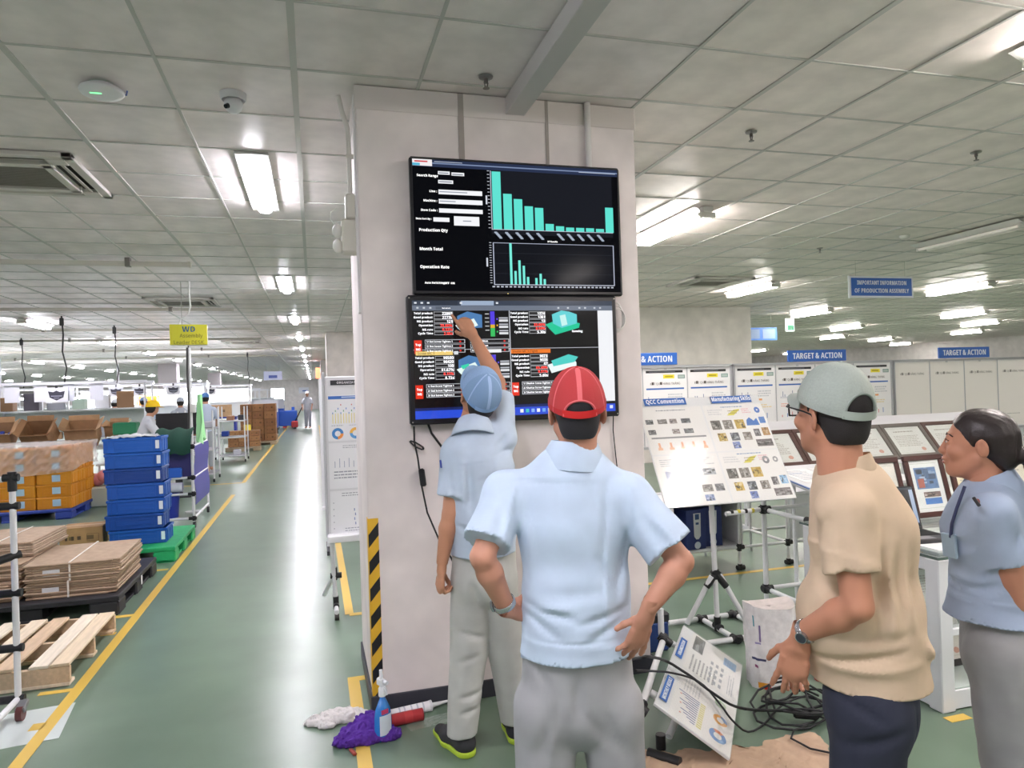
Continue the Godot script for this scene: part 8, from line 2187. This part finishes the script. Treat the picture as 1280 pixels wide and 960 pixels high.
	for k in 7:
		one("hung_sheet", MB.new().box(Vector3.ZERO, Vector3(0.26 - 0.03 * (k % 3) if k != 2 else 0.06, 0.36 if k != 2 else 0.2, 0.006)), mat(["e4e4ec", "d8dae4", "dfe0ea", "e8e8f0"][k % 4] if k != 2 else "e8c050", 0.5), "%s instruction sheet hanging on the bench frames, %s from the left" % ["yellow" if k == 2 else "pale", ORD[k]], "paper", Vector3(-7.3 + k * 0.5, 1.79 if k != 2 else 1.87, -16.16), 0.0, "instruction sheets on the bench frames")
	var bits := ["grey", "white", "dark", "pale green", "brown"]
	for k in 24:
		var row := k / 12
		var q := k % 12
		var bs := Vector3(0.22 + 0.05 * (q % 3), 0.14 + 0.07 * ((q * 5) % 4), 0.24)
		one("parts_box", MB.new().box(Vector3(0, bs.y / 2, 0), bs, Basis.IDENTITY, 0.01), mat(["8f9298", "e2e4e8", "4a464e", "b4c8b8", "8a6a4c"][(q * 3 + row) % 5], 0.6), "%s parts box on the near bench %s, %s from the left" % [bits[(q * 3 + row) % 5], ["tabletop", "shelf"][row], ORD[q]], "box", Vector3(-8.6 + q * 0.43, [0.842, 1.437][row], [-16.35, -16.6][row]), 0.1 * (q % 3), "parts boxes on the near bench")
	# people at the benches
	worker("far worker in a blue cap bent over the bright bench, left of the pole", Vector3(-3.95, 0, -18.6), 0.2, "b9cbe4", "a0a4aa", "7f9cc4", 1.6, 0.3, 0.6)
	worker("far worker in a blue cap seen from behind right of the pole", Vector3(-2.3, 0, -16.6), 0.1, "bcc8da", "a0a4aa", "4f7fc0", 1.62, 0.1, 0.4)
	worker("far worker in a pale cap at the bright bench, leftmost", Vector3(-4.7, 0, -18.7), -0.3, "a9bfe0", "a0a4aa", "dfe4ee", 1.58, 0.35, 0.6)
	worker("far worker in grey at the bench beside the pole", Vector3(-2.95, 0, -17.6), 0.3, "b4b9c4", "a0a4aa", "c4ccd8", 1.55, 0.25, 0.6)
	one("orange_bin", MB.new().box(Vector3(0, 0.15, 0), Vector3(0.5, 0.3, 0.35), Basis.IDENTITY, 0.02), mat("e89a2a", 0.5), "orange bin on the bright bench behind the yellow cap", "bin", Vector3(-4.25, 1.44, -20.55))
	# pipe trolleys beside the aisle, middle distance
	for k in 3:
		t = thing("pipe_trolley", "pipe trolley full of small parts beside the aisle, %s of three before the cartons" % ORD[k], "cart", Vector3([-2.15, -1.95, -2.75][k], 0, [-14.6, -18.6, -19.6][k]), 0.0, "pipe trolleys beside the aisle")
		var L := []
		for x in [-0.3, 0.3]:
			for z in [-0.4, 0.4]:
				L.append([Vector3(x, 0.06, z), Vector3(x, 1.35, z)])
		for y in [0.15, 0.6, 1.0]:
			L.append([Vector3(-0.3, y, 0.4), Vector3(0.3, y, 0.4)])
		pipes(t, L, 0.016)
		for x in [-0.3, 0.3]:
			for z in [-0.4, 0.4]:
				part("castor", MB.new().tube(Vector3(x - 0.015, 0.035, z), Vector3(x + 0.015, 0.035, z), 0.035, 0.035, 10), mat("2c2c30"), t)
		for y in [0.15, 0.6, 1.0]:
			part("shelf", MB.new().box(Vector3(0, y, 0), Vector3(0.6, 0.02, 0.8)), mat("8e8f96", 0.5), t)
		for q in 4:
			part("tray", MB.new().box(Vector3(-0.2 + 0.14 * q, [0.68, 1.06, 0.22, 1.08][q], 0.1 * q - 0.15), Vector3(0.16, 0.12, 0.3), Basis.IDENTITY, 0.01), mat(["3a3a42", "2b4fae", "a8785a", "c9cad2"][(q + k) % 4], 0.5), t)
	# cartons along the aisle
	for r in 3:
		for c in 3:
			carton("brown carton in the low stack at the aisle, %s layer, %s from the left" % [ORD[r], ORD[c]], Vector3(-2.28 + c * 0.29, 0.13 + r * 0.155, -21.85), Vector3(0.285, 0.15, 0.45), ["a8794f", "9c6f48", "b08256"][(r + c) % 3], "cartons in the low stack")
	plastic_pallet("plastic_pallet", "pale pallet under the low stack of cartons far along the aisle", "b9a78c", Vector3(-2.5, 0, -21.6), 0.95, 0.55, 0.12)
	one("yellow_notice", MB.new().box(Vector3(0, 0.08, 0), Vector3(0.2, 0.16, 0.02)), mat("f0dc4a"), "yellow notice on top of the low stack of cartons", "notice", Vector3(-1.9, 0.6, -21.75))
	for r in 5:
		for c in 3:
			carton("brown carton in the tall stack behind, %s layer from the floor, %s from the left" % [ORD[r], ORD[c]], Vector3(-2.12 + c * 0.36, 0.13 + r * 0.24, -24.4), Vector3(0.35, 0.235, 0.9), ["9a6b45", "8f6340", "a2734b"][(r + c) % 3], "cartons in the tall stack")
	plastic_pallet("plastic_pallet", "pale pallet under the tall stack of cartons far along the aisle", "b9a78c", Vector3(-2.35, 0, -23.9), 1.15, 1.1, 0.12)
	for r in 4:
		for c in 2:
			carton("brown carton in the third stack beyond the tall one, %s layer, %s from the left" % [ORD[r], ORD[c]], Vector3(-2.0 + c * 0.42, 0.12 + r * 0.26, -27.6), Vector3(0.4, 0.255, 0.9), ["a97a50", "a0724a"][(r + c) % 2], "cartons in the third stack")
	plastic_pallet("plastic_pallet", "pale pallet under the third stack of cartons far along the aisle", "b9a78c", Vector3(-2.3, 0, -27.1), 0.95, 1.05, 0.118)
	carton("pale carton on the shelf left of the tall carton stack", Vector3(-2.75, 1.0, -22.5), Vector3(0.7, 0.36, 0.4), "c4a078")
	t = thing("shelf_unit", "blue and white shelf unit left of the tall carton stack", "shelf", Vector3(-2.75, 0, -22.5))
	part("frame", MB.new().box(Vector3(0, 0.98, 0), Vector3(1.0, 0.04, 0.5)).box(Vector3(-0.46, 0.5, 0), Vector3(0.05, 1.0, 0.5)).box(Vector3(0.46, 0.5, 0), Vector3(0.05, 1.0, 0.5)), mat("2b3fa0", 0.5), t)
	part("shelf", MB.new().box(Vector3(0, 0.5, 0), Vector3(0.9, 0.03, 0.48)), mat("d4d6da"), t)
	for k in 3:
		t = thing("blue_trolley", "blue loaded trolley by the aisle beyond the carton stacks, %s" % ORD[k], "cart", Vector3([-1.9, -2.1, -1.95][k], 0, [-31.0, -34.5, -38.5][k]), 0.0, "blue trolleys by the aisle")
		part("deck", MB.new().box(Vector3(0, 0.2, 0), Vector3(0.9, 0.06, 1.3)), mat("26262c"), t)
		part("load", MB.new().box(Vector3(0, 0.65, 0), Vector3(0.85, 0.8, 1.2), Basis.IDENTITY, 0.02), mat("2653b4", 0.5), t)
		part("frame", MB.new().box(Vector3(0, 1.15, 0.6), Vector3(0.9, 0.5, 0.03)), mat("c9cad2", 0.5), t)
		for x in [-0.4, 0.4]:
			part("wheel", MB.new().tube(Vector3(x - 0.03, 0.085, 0.5), Vector3(x + 0.03, 0.085, 0.5), 0.085, 0.085, 12), mat("202024"), t)
	for k in 4:
		bench("pale work bench along the aisle far back, %s beyond the trolleys" % ORD[k], Vector3(-4.2, 0, -34.0 - k * 7.0), 2.6, "c9ccd4", 0.0)
	# walking man with the pallet truck
	worker("distant worker in grey with a white cap pulling a pallet truck down the aisle", Vector3(-0.3, 0, -34.2), 2.9, "a9adb4", "9a9ea6", "d8d6d4", 1.66, 0.02, 0.1)
	t = thing("pallet_truck", "red pallet truck loaded with blue crates beside the distant walking worker", "pallet truck", Vector3(-1.15, 0, -34.6))
	part("forks", MB.new().box(Vector3(-0.2, 0.1, 0), Vector3(0.16, 0.07, 1.2)).box(Vector3(0.2, 0.1, 0), Vector3(0.16, 0.07, 1.2)), mat("a02c30", 0.5), t)
	part("pump", MB.new().box(Vector3(0.25, 0.22, 0.6), Vector3(0.3, 0.3, 0.25), Basis.IDENTITY, 0.03), mat("b03438", 0.5), t)
	part("handle", MB.new().tube(Vector3(0.25, 0.3, 0.65), Vector3(0.6, 1.0, 0.6), 0.025), mat("22222a"), t)
	part("wheel", MB.new().tube(Vector3(0.2, 0.07, 0.65), Vector3(0.32, 0.07, 0.65), 0.07), mat("303036"), t)
	one("blue_load", MB.new().box(Vector3(0, 0.35, 0), Vector3(0.8, 0.7, 1.0), Basis.IDENTITY, 0.02), mat("2558b8", 0.5), "blue crates carried on the distant pallet truck", "crate", Vector3(-1.2, 0.14, -34.75))
	one("blue_post", MB.new().box(Vector3(0, 0.5, 0), Vector3(0.14, 1.0, 0.1)), mat("2a5cc0", 0.5), "blue upright beside the load of the distant pallet truck", "post", Vector3(-1.0, 0.0, -35.6))
	# hanging signs and cords far back
	t = thing("hanging_sign", "small pale blue sign hanging over the aisle far back", "sign", Vector3(-1.9, 2.55, -36.0))
	part("board", MB.new().box(Vector3.ZERO, Vector3(0.85, 0.42, 0.03)), mat("c4cbe0", 0.5), t)
	part("print", MB.new().box(Vector3(0, -0.05, 0.017), Vector3(0.4, 0.14, 0.004)), mat("4a5a9a", 0.5), t)
	part("wire", MB.new().tube(Vector3(-0.3, 0.2, 0), Vector3(-0.3, 0.585, 0), 0.01).tube(Vector3(0.3, 0.2, 0), Vector3(0.3, 0.585, 0), 0.01), mat("9a9aa0"), t)
	t = thing("wall_sign", "small white sign on the far end wall of the aisle", "sign", Vector3(-1.0, 2.0, -75.95))
	part("board", MB.new().box(Vector3.ZERO, Vector3(1.0, 0.6, 0.05)), mat("dfe4ee", 0.5), t)
	part("print", MB.new().box(Vector3(0.1, -0.05, 0.03), Vector3(0.5, 0.12, 0.01)), mat("4a6ab0", 0.5), t)
	one("red_lamp", MB.new().box(Vector3.ZERO, Vector3(0.2, 0.5, 0.12), Basis.IDENTITY, 0.02), glow("ff8a60", 1.2), "small orange red lit sign high at the corner of the far wall", "sign", Vector3(0.2, 2.55, -33.5))
	var cp := [Vector3(-4.3, 0, -14.2), Vector3(-3.9, 0, -16.0), Vector3(-5.7, 0, -15.0), Vector3(-3.0, 0, -19.0), Vector3(-2.2, 0, -26.0), Vector3(-6.6, 0, -19.0)]
	for k in cp.size():
		t = thing("power_cable", "dark power cord hanging from a ceiling busbar, %s from the viewer" % ORD[k], "cord", cp[k], 0.0, "cords hanging over the benches")
		part("cord", MB.new().path([Vector3(0, 3.134, 0), Vector3(0.02, 2.8, 0), Vector3(0.0, 2.5, 0), Vector3(0.06, 2.2, 0), Vector3(0.02, 1.95, 0)], 0.013, 6), mat("3a3638", 0.6), t)
		part("plug", MB.new().box(Vector3(0, 3.03, 0), Vector3(0.06, 0.14, 0.06), Basis.IDENTITY, 0.01), mat("3c3a3c"), t)
	for k in 5:
		var p: Vector3 = [Vector3(-6.9, 0, -17.5), Vector3(-6.5, 0, -17.5), Vector3(-8.9, 0, -22.5), Vector3(-5.3, 0, -22.0), Vector3(-10.5, 0, -26.5)][k]
		one("pipe_pole", MB.new().tube(Vector3.ZERO, Vector3(0, 2.6, 0), 0.03, 0.03, 8), mat("dcdce2", 0.4), "tall white pipe upright among the benches, %s from the viewer" % ORD[k], "pipe", p, 0.0, "white uprights among the benches")

# ---------------------------------------------------------------- small things on the floor
func small_things() -> void:
	var nz := FastNoiseLite.new(); nz.seed = 9; nz.frequency = 8.0; nz.fractal_octaves = 3
	# purple cloth
	var f := Field.new(Vector3(-0.2, -0.01, -0.16), Vector3(0.2, 0.16, 0.16), 0.006)
	f.ell(Vector3(0, 0.02, 0), Vector3(0.13, 0.055, 0.1), 0.04)
	f.ell(Vector3(0.02, 0.055, -0.02), Vector3(0.075, 0.05, 0.06), 0.03)
	f.ell(Vector3(0.1, 0.015, 0.05), Vector3(0.06, 0.035, 0.05), 0.03)
	f.ell(Vector3(-0.1, 0.02, 0.03), Vector3(0.06, 0.03, 0.05), 0.03)
	var fine := FastNoiseLite.new(); fine.seed = 12; fine.frequency = 26.0; fine.fractal_type = FastNoiseLite.FRACTAL_RIDGED; fine.fractal_octaves = 2
	for k in 9:
		var a := k * 0.75
		f.crease(Vector3(cos(a) * 0.02, 0.1, sin(a) * 0.02), Vector3(cos(a + 0.3) * 0.17, 0.01, sin(a + 0.3) * 0.13), 0.011, 0.013)
	f.rough(fine, 0.011, Vector3(1.0, 1.0, 1.0))
	f.cut(Vector3.DOWN, Vector3(0, 0.0, 0))
	var m := MB.new(); f.to(m)
	one("purple_cloth", m, noise_mat("", "5b2f9c", 14.0, 0.95, 0.06, 0.5), "crumpled purple cloth on the floor at the foot of the pillar", "cloth", Vector3(0.185, 0.0, -3.33), 0.1)
	f = Field.new(Vector3(-0.18, -0.01, -0.12), Vector3(0.18, 0.1, 0.12), 0.006)
	f.ell(Vector3(0.02, 0.015, 0.0), Vector3(0.13, 0.042, 0.06), 0.03)
	f.ell(Vector3(-0.08, 0.01, 0.02), Vector3(0.09, 0.026, 0.035), 0.03)
	f.ell(Vector3(-0.05, 0.01, 0.06), Vector3(0.05, 0.022, 0.04), 0.02)
	f.rough(fine, 0.011, Vector3(0.8, 0.8, 0.8))
	f.cut(Vector3.DOWN, Vector3(0, 0.0, 0))
	m = MB.new(); f.to(m)
	one("white_rag", m, noise_mat("", "e4e0de", 12.0, 0.9, 0.06, 0.4), "white crumpled rag behind the purple cloth on the floor", "cloth", Vector3(0.07, 0, -3.55), -0.1)
	one("red_strip", MB.new().box(Vector3(0, 0.006, 0), Vector3(0.018, 0.012, 0.06), Basis.IDENTITY, 0.004), mat("8a3428", 0.6), "small dark red strip in front of the purple cloth", "strip", Vector3(0.12, 0, -3.2), 0.3)
	# spray bottle
	var t := thing("spray_bottle", "clear spray bottle of blue liquid with white trigger head beside the purple cloth", "bottle", Vector3(0.262, 0, -3.28), 0.5)
	var ov := Transform3D(Basis.from_scale(Vector3(1, 1, 0.6)), Vector3.ZERO)
	part("bottle", MB.new().lathe([Vector2(0, 0.001), Vector2(0.04, 0.002), Vector2(0.044, 0.012), Vector2(0.044, 0.1), Vector2(0.038, 0.14), Vector2(0.022, 0.175), Vector2(0.014, 0.19), Vector2(0.013, 0.205)], ov, 24), mat("2a7fd0", 0.15), t)
	part("label_card", MB.new().sheet(8, 2, func(u, v): return Vector3(sin((u - 0.5) * 1.5) * 0.0452, 0.03 + v * 0.09, cos((u - 0.5) * 1.5) * 0.0275), 0.0006), mat("dfe8f2", 0.4), t)
	part("label_mark", MB.new().box(Vector3(-0.004, 0.135, 0.0235), Vector3(0.035, 0.02, 0.004)), mat("c83c6a", 0.5), t)
	part("neck", MB.new().lathe([Vector2(0.016, 0.2), Vector2(0.018, 0.205), Vector2(0.018, 0.235), Vector2(0.012, 0.245)]), mat("f0f2f6", 0.4), t)
	var sp := part("spray_head", MB.new().box(Vector3(0, 0.262, -0.004), Vector3(0.024, 0.035, 0.055), Basis.IDENTITY, 0.006).tube(Vector3(0, 0.27, 0.02), Vector3(0, 0.27, 0.042), 0.009).tube(Vector3(0, 0.24, -0.002), Vector3(0, 0.318, -0.006), 0.011, 0.008), mat("eceef2", 0.4), t)
	part("trigger", MB.new().path([Vector3(0, 0.25, 0.02), Vector3(0, 0.235, 0.034), Vector3(0, 0.215, 0.036)], 0.005), mat("e4e6ea", 0.4), sp)
	# sealant tube
	t = thing("sealant_cartridge", "white sealant cartridge with nozzle lying along the foot of the pillar", "cartridge", Vector3(0.42, 0.026, -3.475), 0.16)
	part("tube", MB.new().tube(Vector3(-0.11, 0, 0), Vector3(0.09, 0, 0), 0.0245, 0.0245, 20), mat("e6e6ea", 0.4), t)
	part("collar", MB.new().tube(Vector3(0.088, 0, 0), Vector3(0.1, 0, 0), 0.0262, 0.0262, 20), mat("d4d4da", 0.4), t)
	part("nozzle", MB.new().tube(Vector3(0.1, 0, 0), Vector3(0.2, 0.004, 0), 0.0125, 0.005, 14), mat("c9cacc", 0.4), t)
	for x in [-0.07, -0.045, -0.01, 0.02, 0.05]:
		part("print", MB.new().tube(Vector3(x, 0, 0), Vector3(x + 0.008, 0, 0), 0.0248, 0.0248, 20), mat("b9bec8", 0.5), t)
	t = thing("red_can", "red can lying on the floor in front of the white cartridge", "can", Vector3(0.4, 0.029, -3.4), 0.12)
	part("can", MB.new().tube(Vector3(-0.1, 0, 0), Vector3(0.06, 0, 0), 0.0285, 0.0285, 22), mat("a82a30", 0.35), t)
	part("rim", MB.new().tube(Vector3(0.057, 0, 0), Vector3(0.063, 0, 0), 0.0292, 0.0292, 22), mat("8a2328", 0.35), t)
	part("label_card", MB.new().tube(Vector3(-0.03, 0, 0), Vector3(0.01, 0, 0), 0.0288, 0.0288, 22), mat("b8383a", 0.4), t)
	one("clear_bag", MB.new().sheet(10, 8, func(u, v): return Vector3(lerpf(-0.12, 0.12, u), 0.004 + 0.006 * absf(nz.get_noise_2d(u * 3.0, v * 3.0)), lerpf(0.045, -0.045, v))), clear_mat("dfeee6", 0.12, 0.1), "small clear plastic strip on the floor in front of the red can", "plastic", Vector3(0.5, 0, -3.37), 0.2)
	one("red_scrap", MB.new().box(Vector3(0, 0.008, 0), Vector3(0.07, 0.016, 0.03), Basis.IDENTITY, 0.006), mat("d8362c", 0.5), "small red scrap on the floor left of the man in the red cap", "scrap", Vector3(0.88, 0, -3.24), 0.2)
	# white sack
	t = thing("sack", "white plastic sack with printed marks standing on the floor beside the man in beige", "bag", Vector3(2.3, 0, -3.2), -0.25)
	var sk := func(u: float, v: float) -> Vector3:
		var a := u * TAU
		var sx := signf(cos(a)) * pow(absf(cos(a)), 0.6); var sz := signf(sin(a)) * pow(absf(sin(a)), 0.6)
		var wv := 1.0 + 0.09 * nz.get_noise_3d(cos(a) * 0.3, v * 0.25, sin(a) * 0.3) - 0.06 * v
		return Vector3(sx * 0.135 * wv + 0.0 - 0.02 * v, v * 0.42 + 0.012 * sin(a * 2.0 + 1.0) * v, -sz * 0.095 * wv)
	part("bag", MB.new().sheet(48, 22, sk), noise_mat("", "e9e6e6", 5.0, 0.5, 0.02, 0.25), t)
	part("folded_top", MB.new().sheet(24, 6, func(u, v):
		var p: Vector3 = sk.call(u, 1.0)
		return p.lerp(Vector3(-0.02, 0.405, 0), v) + Vector3(0, -0.012 * sin(v * PI), 0)), noise_mat("", "ded4d0", 5.0, 0.6, 0.02, 0.25), t)
	var pm := [["2f8f9a", 0.61, 0.82, 0.02, 0.13], ["6f5f8a", 0.66, 0.68, 0.014, 0.2], ["8f86b0", 0.64, 0.56, 0.05, 0.022], ["40446a", 0.66, 0.36, 0.07, 0.028], ["40446a", 0.6, 0.36, 0.08, 0.03], ["8a3a6a", 0.605, 0.27, 0.05, 0.032], ["e89a2c", 0.66, 0.05, 0.1, 0.07], ["c8342c", 0.69, 0.03, 0.05, 0.045]]
	for e in pm:
		part("print", MB.new().sheet(5, 5, func(u, v):
			var p: Vector3 = sk.call(e[1] + (u - 0.5) * e[3], e[2] + (v - 0.5) * e[4])
			return p + Vector3(p.x, 0, p.z).normalized() * 0.003), mat(e[0], 0.5), t)
	t = thing("red_tin", "small red and white tin on the floor behind the hand with the watch", "tin", Vector3(2.56, 0, -3.14))
	part("can", MB.new().tube(Vector3(0, 0, 0), Vector3(0, 0.07, 0), 0.05, 0.05, 20), mat("b8242c", 0.4), t)
	part("white_band", MB.new().tube(Vector3(0, 0.035, 0), Vector3(0, 0.075, 0), 0.0505, 0.0505, 20), mat("e8e4e4", 0.4), t)
	# brown paper
	var pp := func(u: float, v: float) -> Vector3:
		var ex := 0.05 * nz.get_noise_2d(v * 0.7, 3.0); var ez := 0.06 * nz.get_noise_2d(u * 0.7, 7.0)
		return Vector3(lerpf(-0.42, 0.45, u) + ex, 0.006 + 0.014 * absf(nz.get_noise_2d(u * 0.6, v * 0.5)) + 0.008 * absf(nz.get_noise_2d(u * 2.0, v * 1.6)), lerpf(0.42, -0.25 + 0.06 * sin(u * 3.0), v) + ez)
	one("brown_paper", MB.new().sheet(54, 40, pp, 0.002), noise_mat("", "c8ab92", 2.0, 0.85, 0.02, 0.1), "crumpled brown packing paper spread on the floor under the tipped board", "paper", Vector3(1.62, 0, -2.5), -0.15)
	# cables
	var loops := []
	for k in 90:
		var a := k * 0.42
		var rr := 0.15 + 0.035 * sin(k * 0.9) + 0.03 * sin(k * 0.23)
		loops.append(Vector3(cos(a) * rr * 1.05 + 0.03 * sin(k * 0.31), 0.012 + 0.1 * absf(sin(k * 0.37)) * (0.5 + 0.5 * sin(k * 0.11)), sin(a) * rr))
	t = thing("cable_pile", "loose coil of black cable on the floor beside the white sack", "cable", Vector3(2.17, 0, -2.86))
	part("loops", MB.new().path(loops, 0.0055, 7), mat("1c1d20", 0.5), t)
	part("adapter", MB.new().box(Vector3(-0.02, 0.04, 0.09), Vector3(0.11, 0.03, 0.045), Basis(Vector3.UP, -0.5), 0.008), mat("17171a", 0.4), t)
	part("tail", MB.new().path([Vector3(-0.05, 0.02, 0.14), Vector3(-0.14, 0.02, 0.16), Vector3(-0.2, 0.022, 0.22), Vector3(-0.18, 0.022, 0.32), Vector3(-0.1, 0.022, 0.4)], 0.0045), mat("1c1d20", 0.5), t)
	one("long_cable", MB.new().path(CABLE_A, 0.0065), mat("18191c", 0.5), "black cable running over the tipped board to the coil on the floor", "cable")
	one("long_cable", MB.new().path(CABLE_B, 0.005), mat("1b1c1f", 0.5), "thinner black cable sagging in a loop across the tipped board", "cable")
	# dark box behind the tipped stand
	t = thing("tool_box", "small black and blue box at the right foot of the pillar", "box", Vector3(1.93, 0, -3.85))
	part("body", MB.new().box(Vector3(0, 0.09, 0), Vector3(0.14, 0.18, 0.14), Basis.IDENTITY, 0.012), mat("26407c", 0.5), t)
	part("lid", MB.new().box(Vector3(0, 0.2, 0), Vector3(0.15, 0.06, 0.15), Basis.IDENTITY, 0.012), mat("222328", 0.5), t)
